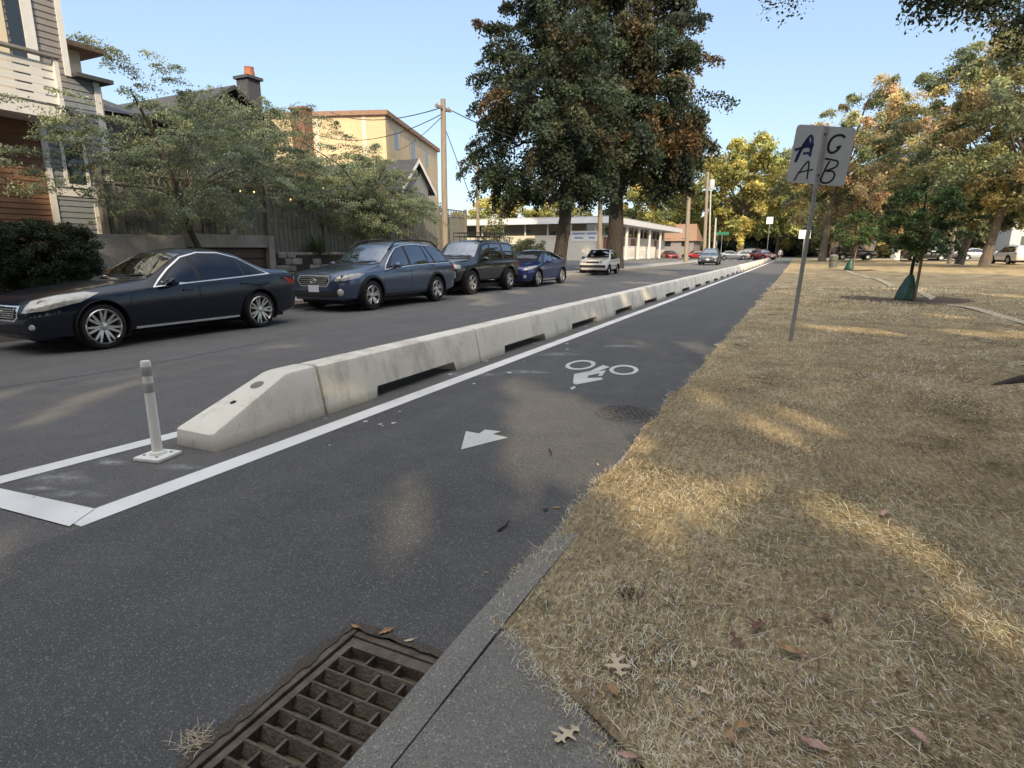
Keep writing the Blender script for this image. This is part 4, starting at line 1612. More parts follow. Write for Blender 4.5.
zBal0 = gx(30, 100, -15.2).z
zBal1 = gx(30, 53, -15.2).z
zUp = 9.5
zLow = gx(75, 78, HX).z
mb = MB()
lap_wall(mb, (HX - hs.location.x, 2 - 6), (HX - hs.location.x, yA - 6), 1.0 - 1.1, zBal0 - 1.1 - .1, (1, 0), .125)
mb.build('brown_siding', 'siding_brown', hs, recalc=False)
mb = MB()
lap_wall(mb, (.0, yA - 6), (.0, yB - 6), 1.0 - 1.1, zLow - 1.1, (1, 0), .135)
mb.add([(0, yB - 6, -.1), (-8, yB - 6, -.1), (-8, yB - 6, zLow - 1.1), (0, yB - 6, zLow - 1.1)], [(0, 1, 2, 3)])
mb.build('grey_siding', 'siding_grey', hs, recalc=False)
mb = MB()
lap_wall(mb, (.0, 2 - 6), (.0, yC - 6), zBal0 - 1.1 - .1, zUp - 1.1, (1, 0), .14)
mb.add([(0, yC - 6, zLow - 1.2), (-8, yC - 6, zLow - 1.2), (-8, yC - 6, zUp - 1.1), (0, yC - 6, zUp - 1.1)], [(0, 1, 2, 3)])
mb.build('upper_siding', 'siding_taupe', hs, recalc=False)
hb('corner_trim', 'white_trim', ((HX + .005, yA - .06, 1.0), (HX + .04, yA + .08, zBal0)))
hb('corner_trim', 'white_trim', ((HX + .005, yB - .12, 1.0), (HX + .04, yB + .02, zLow)))
hb('corner_trim', 'white_trim', ((HX + .005, yB - .52, 1.0), (HX + .035, yB - .40, gx(103, 205, HX).z)))
hb('corner_trim', 'white_trim', ((HX + .005, yC - .11, zLow), (HX + .04, yC + .02, zUp)))
hb('trim_board', 'white_trim', ((HX + .005, yA + .1, gx(80, 197, HX).z), (HX + .032, yB - .13, gx(80, 190, HX).z)))
hb('roof', 'roof_dark', ((HX - 8, yC + .03, zLow), (HX + .25, yB + .25, zLow + .09)))
hb('beam', 'white_trim', ((HX + .03, 2, zBal0 - .30), (-15.15, yA + .06, zBal0 - .05)))
wz0, wz1 = gx(78, 188, HX).z, gx(78, 138, HX).z
wf = hb('window', 'white_trim', ((HX + .006, yA + .32, wz0), (HX + .045, yA + .40, wz1)), ((HX + .006, yB - .60, wz0), (HX + .045, yB - .53, wz1)),
        ((HX + .006, yA + .40, wz1 - .09), (HX + .045, yB - .60, wz1)), ((HX + .006, yA + .40, wz0), (HX + .045, yB - .60, wz0 + .08)))
mb = MB()
mb.bx(hl((HX + .008, yA + .40, wz0 + .08)), hl((HX + .022, yB - .60, wz1 - .09)))
mb.build('pane', 'glass_dark', wf)
# balcony
bal = hb('balcony', 'white_trim', *[((-15.22, 2, zBal0 + .02 + i * (zBal1 - zBal0 - .10) / 5), (-15.19, yA + .1, zBal0 + .02 + i * (zBal1 - zBal0 - .10) / 5 + .135)) for i in range(5)])
hb_post = [((-15.19, yy, zBal0 - .3), (-15.10, yy + .09, zBal1 + .02)) for yy in (yA + .0, yA - 1.6, yA - 3.2)]
for a, b in hb_post:
    mb = MB()
    mb.bx(hl(a), hl(b))
    mb.build('baluster_post', 'white_trim', bal)
mb = MB()
mb.bx(hl((-15.26, 2, zBal1 + .0)), hl((-15.05, yA + .14, zBal1 + .05)))
mb.build('handrail', 'siding_taupe', bal)
hb('balcony_floor', 'old_concrete', ((HX + .03, 2, zBal0 - .05), (-15.25, yA, zBal0 + .01)))
# door frame on the balcony with cream panel painting in its warm reflection
dz0, dz1 = zBal0 + .05, zUp - .3
dy1 = gx(32, 20, HX).y
df = hb('door', 'white_trim', ((HX + .006, dy1 - .22, dz0), (HX + .06, dy1, dz1)), ((HX + .006, dy1 - 1.25, dz0), (HX + .06, dy1 - 1.13, dz1)), ((HX + .006, dy1 - 1.13, dz1 - .15), (HX + .06, dy1 - .22, dz1)))
mb = MB()
mb.bx(hl((HX + .004, dy1 - .50, dz0)), hl((HX + .03, dy1 - .22, dz1 - .16)))
mb.build('pane', 'glass_dark', df)
mb = MB()
mb.bx(hl((HX + .004, dy1 - 1.12, dz0)), hl((HX + .035, dy1 - .56, dz1 - .16)))
mb.build('reflection_panel', 'cream', df)

# ---- cream building behind, with projecting flat roof
cb = gx(60, 75, -20)
cm = empty('apartment_building', (cb.x, cb.y, 1.1), 'cream building with thin overhanging roof behind the grey house', 'building')
e1, e2, e3 = gx(79, 52, -20), gx(86, 54, -19.6), gx(110, 82, -20)
mb = MB()
mb.bx((-8, -3, 0), (0, e1.y - cb.y, e1.z - 1.1))
mb.build('wall', 'cream', cm)
mb = MB()
mb.bx((-8.2, -3.2, e1.z - 1.1), (.45, e1.y - cb.y + .55, e1.z - .95))
mb.build('roof', 'roof_brown', cm)
mb = MB()
mb.prism([(-8, e1.y - cb.y), (0, e1.y - cb.y), (0, e3.y - cb.y - .3), (-8, e3.y - cb.y - .3)], 0, e3.z - 1.3)
mb.build('lower_wall', 'cream', cm)

# ---- dark house with street gable and chimney
GXp = -19.0
pk = gx(228, 86, GXp)
lf, rt = gx(183, 108, GXp), gx(246, 110, GXp)
dh = empty('house', (GXp, pk.y, 1.1), 'dark roofed house with street gable and brick chimney behind the trees', 'house')
ev = min(lf.z, rt.z) - 1.1
hw = (pk.y - lf.y)
pz = pk.z - 1.1
mb = MB()
mb.add([(0, -hw, 0), (0, hw, 0), (0, hw, ev), (0, 0, pz - .12), (0, -hw, ev), (-10, -hw, 0), (-10, hw, 0), (-10, hw, ev), (-10, 0, pz - .12), (-10, -hw, ev)],
       [(0, 1, 2, 3, 4), (5, 9, 8, 7, 6), (0, 4, 9, 5), (1, 6, 7, 2)])
mb.build('wall', mat('dark_siding', (.05, .055, .065), (.075, .08, .09), .8, 3), dh)
mb = MB()
sl_ = (pz - ev) / hw
ov = .35
for s in (-1, 1):
    mb.add([(.35, 0, pz), (-10.3, 0, pz), (-10.3, s * (hw + ov), ev - sl_ * ov), (.35, s * (hw + ov), ev - sl_ * ov),
            (.35, 0, pz - .13), (-10.3, 0, pz - .13), (-10.3, s * (hw + ov), ev - sl_ * ov - .13), (.35, s * (hw + ov), ev - sl_ * ov - .13)],
           [(0, 1, 2, 3), (4, 7, 6, 5), (0, 3, 7, 4), (1, 5, 6, 2), (3, 2, 6, 7)])
rf_ = mb.build('roof', 'roof_dark', dh)
# long low roof to the left of the gable
lr = gx(120, 87, GXp - 2)
mb = MB()
mb.bx((-9, lr.y - pk.y - 1, 0), (-2.2, -hw - .0, ev - .1))
mb.build('side_wing', 'dark_siding', dh)
mb = MB()
mb.add([(-2, lr.y - pk.y - 1.2, ev - .12), (-2, -hw + .5, ev - .12), (-5.5, -hw + .5, pz - .05), (-5.5, lr.y - pk.y - 1.2, pz - .05), (-9, -hw + .5, ev - .12), (-9, lr.y - pk.y - 1.2, ev - .12)],
       [(0, 1, 2, 3), (3, 2, 4, 5)])
mb.build('wing_roof', 'roof_dark', dh)
cz = gx(250, 80, GXp - .6)
mb = MB()
mb.bx((-1.0, cz.y - pk.y - .29, ev - .5), (-.4, cz.y - pk.y + .29, cz.z - 1.1))
ch_ = mb.build('chimney', mat('chimney_slate', (.05, .055, .07), (.085, .085, .10), .85, 9), rf_)
mb = MB()
mb.bx((-1.08, cz.y - pk.y - .37, cz.z - 1.1), (-.3, cz.y - pk.y + .37, cz.z - 1.0))
mb.build('chimney_cap', 'chimney_slate', rf_)
mb = MB()
mb.lathe([(0, 0), (.17, 0), (.19, .12), (.16, .30), (.18, .34), (.12, .34), (.12, .1)], 14, c=(-.6, cz.y - pk.y, cz.z - 1.0))
mb.build('chimney_pot', mat('terracotta', (.45, .17, .09), (.34, .12, .07), .8, 9), rf_, smooth=True, angle=40)
# second brick stack further back
q = gx(307, 106, -22)
b2 = empty('chimney_stack', (q.x, q.y, 1.1), 'reddish brick chimney stack showing through the leaves right of the slate one', 'chimney')
q2 = gx(313, 106, -22)
mb = MB()
wd_ = (q2 - q).length
mb.bx((-.8, -wd_ * .7, 0), (0, wd_ * .7, q.z - 1.25))
mb.build('stack', 'brick', b2)
mb = MB()
mb.bx((-.86, -wd_ * .7 - .06, q.z - 1.25), (.06, wd_ * .7 + .06, q.z - 1.16))
mb.build('cap', 'brick', b2)

# ---- yellow building, turned
yc = gy(385, 115, 41)
dirR = Vector((-math.sin(R(19.5)), math.cos(R(19.5)), 0))
dirL = Vector((-dirR.y, dirR.x, 0))
yb0 = Vector((yc.x, yc.y, .5))
yl = empty('apartment_building', yb0, 'tall yellow building lit by the sun behind the board fence', 'building')
H_ = yc.z - .5
pts = [Vector((0, 0, 0)), dirR * 18, dirR * 18 + dirL * 14, dirL * 14]
mb = MB()
mb.prism([(p.x, p.y) for p in pts], 0, H_)
mb.build('wall', 'yellow_wall', yl)
nR = Vector((dirR.y, -dirR.x, 0))
nL = -dirR
mb = MB()
for i in range(9):
    for j in range(3):
        if (i * 7 + j * 3) % 5 == 0:
            continue
        a = dirR * (1.0 + i * 1.9) + nR * .012
        b = dirR * (1.0 + i * 1.9 + 1.5) + nR * .012
        z0_, z1_ = 1.6 + j * 3.5, 1.6 + j * 3.5 + 2.9
        mb.add([(a.x, a.y, z0_), (b.x, b.y, z0_), (b.x, b.y, z1_), (a.x, a.y, z1_)], [(0, 1, 2, 3)])
mb.build('cladding_panel', 'yellow_panel', yl, recalc=False)
for i in range(3):
    for j in range(3):
        a = dirR * (2.2 + i * 5.2) + nR * .02
        b = a + dirR * 1.1
        z0_ = 2.3 + j * 3.5
        mb = MB()
        mb.add([(a.x, a.y, z0_), (b.x, b.y, z0_), (b.x, b.y, z0_ + 1.5), (a.x, a.y, z0_ + 1.5)], [(0, 1, 2, 3)])
        mb.build('window', 'glass_dark', yl, recalc=False)
mb = MB()
o_ = .25
pp = [nR * o_ + nL * o_, dirR * (18 + o_) + nR * o_, dirR * (18 + o_) + dirL * (14 + o_), dirL * (14 + o_) + nL * o_]
mb.prism([(p.x, p.y) for p in pp], H_, H_ + .35)
mb.build('parapet', 'roof_brown', yl)
mb = MB()
for s in (1.6, 5.5, 9.5):
    a = dirL * s + nL * .02
    b = dirL * (s + .35) + nL * .02
    mb.add([(a.x, a.y, .1), (b.x, b.y, .1), (b.x, b.y, H_), (a.x, a.y, H_)], [(0, 1, 2, 3)])
mb.build('downpipe_strip', 'cream', yl, recalc=False)

# ---- small gabled house by the fence end
gk = gx(414, 159, -17.5)
gh = empty('house', (gk.x, gk.y, 1.0), 'small grey gabled house with white bargeboards before the yellow building', 'house')
g_l, g_r = gx(400, 182, -17.5), gx(427, 182, -17.5)
hw2 = (g_r.y - g_l.y) / 2
pz2, ev2 = gk.z - 1.0, g_l.z - 1.0
mb = MB()
mb.add([(0, -hw2, 0), (0, hw2, 0), (0, hw2, ev2), (0, 0, pz2 - .1), (0, -hw2, ev2), (-9, -hw2, 0), (-9, hw2, 0), (-9, hw2, ev2), (-9, 0, pz2 - .1), (-9, -hw2, ev2)],
       [(0, 1, 2, 3, 4), (5, 9, 8, 7, 6), (0, 4, 9, 5), (1, 6, 7, 2)])
mb.build('wall', 'siding_grey', gh)
mb = MB()
s2 = (pz2 - ev2) / hw2
for s in (-1, 1):
    mb.add([(.3, 0, pz2), (-9.3, 0, pz2), (-9.3, s * (hw2 + .3), ev2 - s2 * .3), (.3, s * (hw2 + .3), ev2 - s2 * .3),
            (.3, 0, pz2 - .1), (-9.3, 0, pz2 - .1), (-9.3, s * (hw2 + .3), ev2 - s2 * .3 - .1), (.3, s * (hw2 + .3), ev2 - s2 * .3 - .1)],
           [(0, 1, 2, 3), (4, 7, 6, 5), (0, 3, 7, 4), (1, 5, 6, 2), (3, 2, 6, 7)])
rf2 = mb.build('roof', 'roof_dark', gh)
mb = MB()
for s in (-1, 1):
    mb.add([(.305, 0, pz2 + .03), (.305, 0, pz2 - .20), (.305, s * (hw2 + .32), ev2 - s2 * .32 - .20), (.305, s * (hw2 + .32), ev2 - s2 * .32 + .03)], [(0, 1, 2, 3)])
mb.build('bargeboard', 'white_trim', rf2)
wq = gx(379, 194, -19)
mb = MB()
mb.bx((wq.x - gk.x + 1.0, -hw2 - .04, 1.6), (wq.x - gk.x + 2.2, -hw2 - .003, 2.8))
wn = mb.build('window', 'white_trim', gh)
mb = MB()
mb.bx((wq.x - gk.x + 1.1, -hw2 - .06, 1.7), (wq.x - gk.x + 2.1, -hw2 - .045, 2.7))
mb.build('pane', 'glass_dark', wn)

# ---- low white pavilion
PX_, PY_ = gy(595, 259.5, 66).x, 66.0
pz0 = .30
pvn = empty('pavilion', (PX_, PY_, pz0), 'long low cream pavilion with flat white roof and red doors behind trees', 'building')
Lx, Ly, Hh = 42.0, 38.0, 4.15
mb = MB()
mb.prism([(-Lx, 0), (0, 0), (0, Ly), (-Lx, Ly)], -.3, Hh - 1.25)
mb.build('wall', 'cream_block', pvn)
mb = MB()
mb.prism([(-Lx + .1, .1), (-.1, .1), (-.1, Ly - .1), (-Lx + .1, Ly - .1)], Hh - 1.25, Hh)
mb.build('clerestory', 'glass_dark', pvn)
for i in range(15):
    mb = MB()
    mb.bx((-i * 2.9 - .14, -.02, Hh - 1.25), (-i * 2.9 + .02, .16, Hh))
    mb.build('mullion', 'cream_block', pvn)
for i in range(14):
    mb = MB()
    mb.bx((-.16, i * 2.8 + .19, Hh - 1.25), (.02, i * 2.8 + .33, Hh))
    mb.build('mullion', 'cream_block', pvn)
mb = MB()
mb.prism([(-Lx - 1, -1.3), (2.3, -1.3), (2.3, Ly + 3), (-Lx - 1, Ly + 3)], Hh, Hh + .62)
mb.build('roof', 'fascia_white', pvn)
mb = MB()
mb.prism([(-Lx - 1.0, -1.3), (2.3, -1.3), (2.3, Ly + 3), (-Lx - 1, Ly + 3)], Hh + .62, Hh + .74)
mb.build('roof_edge', 'transformer_grey', pvn)
for i, yy in enumerate((3.0, 10.5, 15.5, 30)):
    mb = MB()
    mb.bx((.004, yy, -.1), (.05, yy + (2.6 if i in (0, 2) else 1.6), 2.75))
    mb.build('door', 'door_red', pvn)
for yy in (7.2, 13.2, 19.5, 26.5):
    mb = MB()
    mb.bx((1.5, yy, -.3), (1.75, yy + .25, Hh))
    mb.build('column', 'white_trim', pvn)
mb = MB()
for i in range(34):
    yy = 6.0 + i * .62
    mb.bx((.9, yy, -.25), (.96, yy + .28, 1.75))
mb.bx((.86, 5.8, .2), (.9, 27.2, .32))
mb.bx((.86, 5.8, 1.3), (.9, 27.2, 1.42))
mb.build('picket_screen', 'white_trim', pvn)
s0, s1 = gy(571, 231, PY_), gy(598, 241, PY_)
mb = MB()
mb.bx((s0.x - PX_, -.05, s1.z - pz0), (s1.x - PX_, -.004, s0.z - pz0))
sg = mb.build('sign_panel', 'sign_white', pvn)
mb = MB()
for j, (a_, b_) in enumerate(((.06, .52), (.58, .94))):
    for r_ in range(2):
        x0_, x1_ = s0.x - PX_ + (s1.x - s0.x) * (a_ if r_ == 0 else a_ + .08), s0.x - PX_ + (s1.x - s0.x) * (b_ if r_ == 0 else b_ - .06)
        zz = s0.z - pz0 - (s0.z - s1.z) * (.25 + .42 * r_)
        mb.bx((x0_, -.06, zz - .12), (x1_, -.052, zz + .08))
mb.build('faded_lettering', 'sign_blue', sg)

# ---- house beyond the pole at the far left corner
fh = gy(674, 262, 116)
f2 = empty('house', (fh.x, 116, .1), 'small lit brown roofed house beyond the pavilion end', 'house')
zt_ = gy(672, 224, 116).z
mb = MB()
mb.prism([(-3.2, 0), (3.4, 0), (3.4, 8), (-3.2, 8)], 0, zt_ - 3)
mb.build('wall', 'siding_taupe', f2)
mb = MB()
mb.add([(-3.8, -.5, zt_ - 3.2), (4.0, -.5, zt_ - 3.2), (3.2, 3.5, zt_), (-3.0, 3.5, zt_), (-3.8, 8, zt_ - 3.2), (4, 8, zt_ - 3.2)], [(0, 1, 2, 3), (3, 2, 5, 4), (0, 3, 4), (1, 5, 2)])
mb.build('roof', 'roof_brown', f2)
for xx in (-2, 1.2):
    mb = MB()
    mb.bx((xx, -.04, 2.2), (xx + 1.2, -.004, 3.6))
    mb.build('window', 'glass_dark', f2)
# white house bit at the right edge
rh = gy(1024, 240, 105)
f3 = empty('house', (rh.x + 3.5, 105, .3), 'pale grey house behind the white car at the right edge', 'house')
mb = MB()
mb.prism([(-5, 0), (9, 0), (9, 9), (-5, 9)], 0, 8.5)
mb.build('wall', 'sign_back', f3)
mb = MB()
mb.prism([(-5.5, -.5), (9.5, -.5), (9.5, 9.5), (-5.5, 9.5)], 8.5, 8.9)
mb.build('roof', 'roof_dark', f3)
for xx in (-3.8, -.5, 3):
    for zz in (1.5, 5):
        mb = MB()
        mb.bx((xx, -.05, zz), (xx + 1.5, -.004, zz + 1.6))
        mb.build('window', 'white_trim' if zz > 3 else 'glass_dark', f3)

# ---- board fence on the terrace
FX = -14.95
yf0, yf1 = 8.8, gx(464, 230, FX).y
fz0, fz1 = 1.15, gx(464, 211, FX).z
fn = empty('board_fence', (FX, yf0, fz0), 'tall weathered vertical board fence with lattice top on the terrace', 'fence')
mb = MB()
yy = 0.0
rf = random.Random(9)
while yy < yf1 - yf0:
    mb.bx((rf.uniform(-.006, .006), yy, 0), (.028 + rf.uniform(-.004, .004), yy + .17, fz1 - fz0 - .34 + rf.uniform(-.01, .01)))
    if int(yy / .185) % 1 == 0:
        mb.bx((.03, yy + .155, 0), (.045, yy + .20, fz1 - fz0 - .36))
    yy += .19
mb.build('boards', 'fence_wood', fn)
mb = MB()
yy = 0.0
while yy < yf1 - yf0:
    mb.bx((0, yy, fz1 - fz0 - .27), (.025, yy + .03, fz1 - fz0 - .04))
    yy += .15
mb.bx((-.03, 0, fz1 - fz0 - .04), (.07, yf1 - yf0, fz1 - fz0))
mb.bx((-.02, 0, fz1 - fz0 - .33), (.06, yf1 - yf0, fz1 - fz0 - .27))
mb.build('lattice_rail', 'fence_wood', fn)
for i in range(8):
    mb = MB()
    yy = (yf1 - yf0) * i / 7
    mb.bx((.03, yy - .06, 0), (.14, yy + .06, fz1 - fz0 + .06))
    mb.build('post', 'fence_wood', fn)
mb = MB()
for i in range(26):
    mb.bx((-.19 * (i + 1), yf1 - yf0, 0), (-.19 * i - .02, yf1 - yf0 + .028, fz1 - fz0 - .3))
mb.build('return_boards', 'fence_wood', fn)

# ---- retaining walls
RX = -14.22
y_r = gx(276, 260, RX).y
zt = gx(275, 236, RX).z
gw = empty('garage_front', (RX, y_r, 0), 'weathered concrete garage front with dark brown panel door behind the sedan', 'wall')
y_l = gx(190, 260, RX).y - y_r
mb = MB()
mb.bx((-.35, -.22, 0), (0, 0, zt))
mb.build('pillar', 'old_concrete', gw, bevel=.012)
mb = MB()
mb.bx((-.3, y_l, zt - .34), (-.02, -.22, zt))
mb.build('lintel', 'old_concrete', gw, bevel=.01)
mb = MB()
for i in range(5):
    z0_ = .1 + i * (zt - .46) / 5
    mb.bx((-.22, y_l, z0_), (-.16, -.22, z0_ + (zt - .46) / 5 - .03))
mb.bx((-.28, y_l, .1), (-.225, -.22, zt - .34))
mb.build('door', 'door_brown', gw)
mb = MB()
mb.bx((-.30, y_l - 2.6, 0), (-.05, y_l, zt - .06))
mb.build('side_wall', 'old_concrete', gw, bevel=.012)
# planter blocks at far left
lo = empty('block_wall', (RX, 6.0, 0), 'low mossy concrete block wall below the clipped hedge', 'wall')
mb = MB()
rb = random.Random(12)
yq = -4.5
for row in range(4):
    yq = -4.5 + (row % 2) * .25
    while yq < 1.1:
        L_ = rb.uniform(.42, .62)
        mb.bx((-.35 + row * -.02, yq, row * .21), (rb.uniform(-.01, .02) - row * .03, yq + L_ - .015, row * .21 + .2))
        yq += L_
mb.build('blocks', 'old_concrete', lo, bevel=.015)
mb = MB()
mb.bx((-.4, 1.0, 0), (-.06, 1.9, 1.35))
mb.build('end_pillar', 'old_concrete', lo, bevel=.01)
# stone wall right of the garage
sw = empty('stone_wall', (RX, y_r, 0), 'dry stacked grey stone wall between garage front and board fence', 'wall')
mb = MB()
for row in range(7):
    yq = .02 + rb.uniform(0, .2)
    while yq < 10.2:
        L_ = rb.uniform(.25, .6)
        mb.bx((-.4, yq, row * .20), (rb.uniform(-.05, .03) - row * .02, yq + L_ - .02, row * .20 + .185 + rb.uniform(-.01, .012)))
        yq += L_
mb.build('stones', 'stone_wall', sw, bevel=.025)
mb = MB()
mb.bx((-.5, 0, 0), (-.10, 10.3, 1.3))
mb.build('backing', 'pit', sw)


# ================================================================== LEFT PLANTING
def bush(name, label, cat, loc, rx, ry, rz, n, k, clump, leaf, pal, seed, boxy=False, m='foliage', group=None, flat=.8):
    rng = np.random.default_rng(seed)
    root = empty(name, loc, label, cat, group)
    u = rng.normal(size=(n, 3))
    u /= np.linalg.norm(u, axis=1)[:, None]
    rr = rng.random(n) ** .35
    if boxy:
        u = rng.uniform(-1, 1, (n * 6, 3))
        q_ = (np.abs(u) ** 3.2).sum(1)
        u = u[(q_ < 1) & (q_ > .18)][:n]
        n = len(u)
        rr = np.ones(n)
    C = u * rr[:, None] * np.array([rx, ry, rz]) + np.array([0, 0, rz])
    C[:, 2] = np.maximum(C[:, 2], .05)
    pal = np.array(pal)
    cols = pal[rng.integers(0, len(pal), n)] * rng.lognormal(0, .25, n)[:, None]
    rad = np.full((n, 3), clump)
    rad[:, 2] *= flat
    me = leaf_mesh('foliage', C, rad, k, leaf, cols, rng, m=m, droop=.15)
    link(bpy.data.objects.new('foliage', me), root)
    mb = MB()
    for i in range(7):
        a = rng.uniform(0, 6.28)
        mb.tube([(0, 0, 0), (.3 * rx * math.cos(a), .3 * ry * math.sin(a), rz * .7), (.75 * rx * math.cos(a), .75 * ry * math.sin(a), rz * rng.uniform(1.1, 1.6))], [.03, .02, .008], 6, caps=False)
    mb.build('stems', 'bark_dark', root, recalc=False)
    return root


HEDGE = [(0.025, 0.038, 0.02), (0.034, 0.05, 0.026), (0.044, 0.06, 0.031)]
q = gx(42, 255, -13.5)
bush('clipped_hedge', 'dark rounded clipped hedge in front of the brown siding', 'hedge', (-13.75, q.y + .1, .70), .62, 1.0, .64, 520, 190, .13, .034, HEDGE, 201, True, 'hedge_leaves')
IVY = [(.03, .05, .025), (.045, .07, .03), (.025, .04, .02)]
bush('ivy_patch', 'low ivy growing on the verge at the foot of the block wall', 'ivy', (-13.4, 4.6, .12), .6, 2.0, .16, 130, 60, .16, .07, IVY, 202)
q = gx(285, 283, -13.6)
bush('ivy_patch', 'dark ivy at the foot of the stone wall between sedan and wagon', 'ivy', (-13.8, q.y + .6, .12), .4, 1.5, .32, 130, 70, .16, .07, IVY, 203)
q = gx(135, 240, -15)
bush('low_shrub', 'dark low shrub on the wall right of the grey siding', 'shrub', (-15.0, q.y, 1.2), .5, .8, .26, 80, 80, .16, .06, HEDGE, 204)
# yucca
q = gx(318, 246, -14.5)
yk = empty('yucca_plant', (-14.5, q.y, 1.15), 'spiky yucca plant on top of the stone wall before the fence', 'plant')
mb = MB()
ry_ = random.Random(2)
for i in range(110):
    a, e = ry_.uniform(0, 6.28), ry_.uniform(.05, 1.35)
    L_ = ry_.uniform(.55, .85)
    d = Vector((math.cos(a) * math.cos(e), math.sin(a) * math.cos(e), math.sin(e)))
    s = Vector((-math.sin(a), math.cos(a), 0)) * .022
    p1 = Vector((0, 0, .18)) + d * L_ * .5
    p2 = Vector((0, 0, .18)) + d * L_ - Vector((0, 0, .05))
    mb.add([Vector((0, 0, .15)) - s * .6, Vector((0, 0, .15)) + s * .6, p1 + s, p1 - s, p2], [(0, 1, 2, 3), (3, 2, 4)])
mb.build('blades', mat('yucca_green', (.07, .10, .05), (.11, .14, .07), .5, 3), yk, recalc=False)
mb = MB()
mb.tube([(0, 0, 0), (0, 0, .2)], .09, 10)
mb.build('stem', 'bark', yk)

# feathery trees over the left wall
layer = lambda t: max(.15, math.sin(math.pi * min(1, t * .9 + .12)) ** .6)
q = gx(208, 245, -13.9)
L0 = Vector((-14.0, q.y, 1.0))


def ex(lst, L0):
    return [tuple(gx(x, y, X) - L0) for x, y, X in lst]


e_ = ex([(95, 42, -14), (105, 48, -14), (118, 58, -14), (130, 68, -14), (142, 78, -14), (110, 65, -14), (160, 62, -14), (168, 75, -14), (176, 70, -14), (155, 90, -14), (182, 82, -14),
         (10, 165, -13.8), (30, 172, -13.8), (52, 178, -13.8), (20, 150, -13.8), (42, 150, -13.8), (70, 165, -13.8), (8, 182, -13.8), (60, 140, -13.8), (85, 150, -13.8), (75, 118, -13.8), (50, 112, -13.8), (20, 100, -13.8), (8, 98, -13.8),
         (90, 190, -13.8), (100, 175, -13.8), (70, 188, -13.8), (40, 186, -13.8), (95, 128, -13.8), (85, 100, -14)], L0)
make_tree('feathery_tree', 'fine leaved feathery tree overhanging the garage front with long thin top branch', L0,
          [(0, 0, 0), (-.1, -.3, .9), (0, -.6, 1.8), (0, -.9, 2.8), (-.1, -1.4, 4.0)], [.085, .07, .06, .045, .015],
          (-.2, .5), (1.5, 3.7), (1.2, 4.3), layer, 280, 215, .34, .048, FEATHER, 301, 'trees over the left wall', 'bark_dark', gaps=.15, limbs=44, limb_r=.013, droop=.2, flat=.3, bias=.6, extra=e_, spray=.6)
q = gx(262, 240, -16.6)
L1 = Vector((-16.8, q.y + .6, 1.15))
e1_ = ex([(288, 112, -16.8), (300, 108, -16.8), (312, 116, -16.8), (322, 126, -16.8), (332, 134, -16.8), (340, 146, -16.8), (350, 156, -16.8), (310, 132, -16.8), (320, 145, -16.8), (330, 160, -16.8), (298, 125, -16.8), (305, 150, -16.8), (342, 165, -16.8), (285, 128, -16.8), (295, 140, -16.8), (315, 160, -16.8), (325, 172, -16.8)], L1)
make_tree('feathery_tree', 'denser grey-green tree behind the fence hiding the dark roofed house', L1,
          [(0, 0, 0), (.05, .1, 1.2), (.1, 0, 2.6), (0, 0, 4.4)], [.10, .085, .06, .015], (0, -.2), (2.2, 5.2), (.9, 5.2), layer, 250, 200, .42, .055, FEATHER + OLIVE[:1], 302,
          'trees over the left wall', 'bark_dark', gaps=.15, limbs=40, limb_r=.02, droop=.3, flat=.4, spray=.8, extra=e1_)
q = gx(398, 243, -14.4)
L2 = Vector((-14.5, q.y, 1.1))
e_ = ex([(285, 118, -14.4), (300, 112, -14.4), (318, 120, -14.4), (335, 128, -14.4), (350, 138, -14.4), (362, 150, -14.4), (372, 160, -14.4), (280, 135, -14.4), (270, 150, -14.4), (262, 130, -14.4), (275, 112, -14.4), (375, 148, -14.4)], L2)
MAPLE = [(0.2, 0.248, 0.153), (0.232, 0.28, 0.158), (0.169, 0.212, 0.14), (0.253, 0.275, 0.158)]
make_tree('ornamental_maple', 'multi stemmed green maple spreading above the blue wagon', L2,
          [(0, 0, 0), (0, -.4, .7), (0, -1.0, 1.5), (0, -1.7, 2.3)], [.075, .06, .05, .015], (.1, -1.9), (1.5, 3.3), (.85, 3.7), layer, 240, 260, .36, .052, MAPLE, 303,
          'trees over the left wall', 'bark_dark', gaps=.15, limbs=60, limb_r=.028, droop=.3, flat=.4, extra=e_, spray=.6)
q = gx(425, 205, -16)
bush('garden_shrub', 'bright green shrub top showing above the lattice of the fence', 'shrub', (-16.2, q.y, 1.6), .9, 1.7, 1.1, 90, 130, .4, .08, MAPLE, 305)
q = gx(497, 222, -14.3)
make_tree('sapling', 'thin sparse sapling on the strip between black suv and pavilion', (-14.6, gx(497, 251, -14.6).y, .12), [(0, 0, 0), (0, 0, 1.2), (.05, 0, 2.6)], [.05, .04, .012],
          (0, 0), (.9, 1.1), (.9, 2.9), layer, 40, 70, .32, .11, OLIVE, 306, None, 'bark', gaps=.3, limbs=22, limb_r=.02)
q = gy(528, 255, 50)
bush('garden_shrub', 'pale green bush against the pavilion wall left of the dark trunk', 'shrub', (gy(527, 255, 60).x, 60, .25), 2.2, 1.2, 1.2, 80, 110, .5, .16, OLIVE, 307)
bush('garden_shrub', 'small dark brown bush just behind the blue hatchback', 'shrub', (gy(560, 262, 29.5).x, 29.5, .1), .26, .26, .58, 50, 70, .14, .06, [(.035, .028, .022), (.03, .035, .02)], 308)
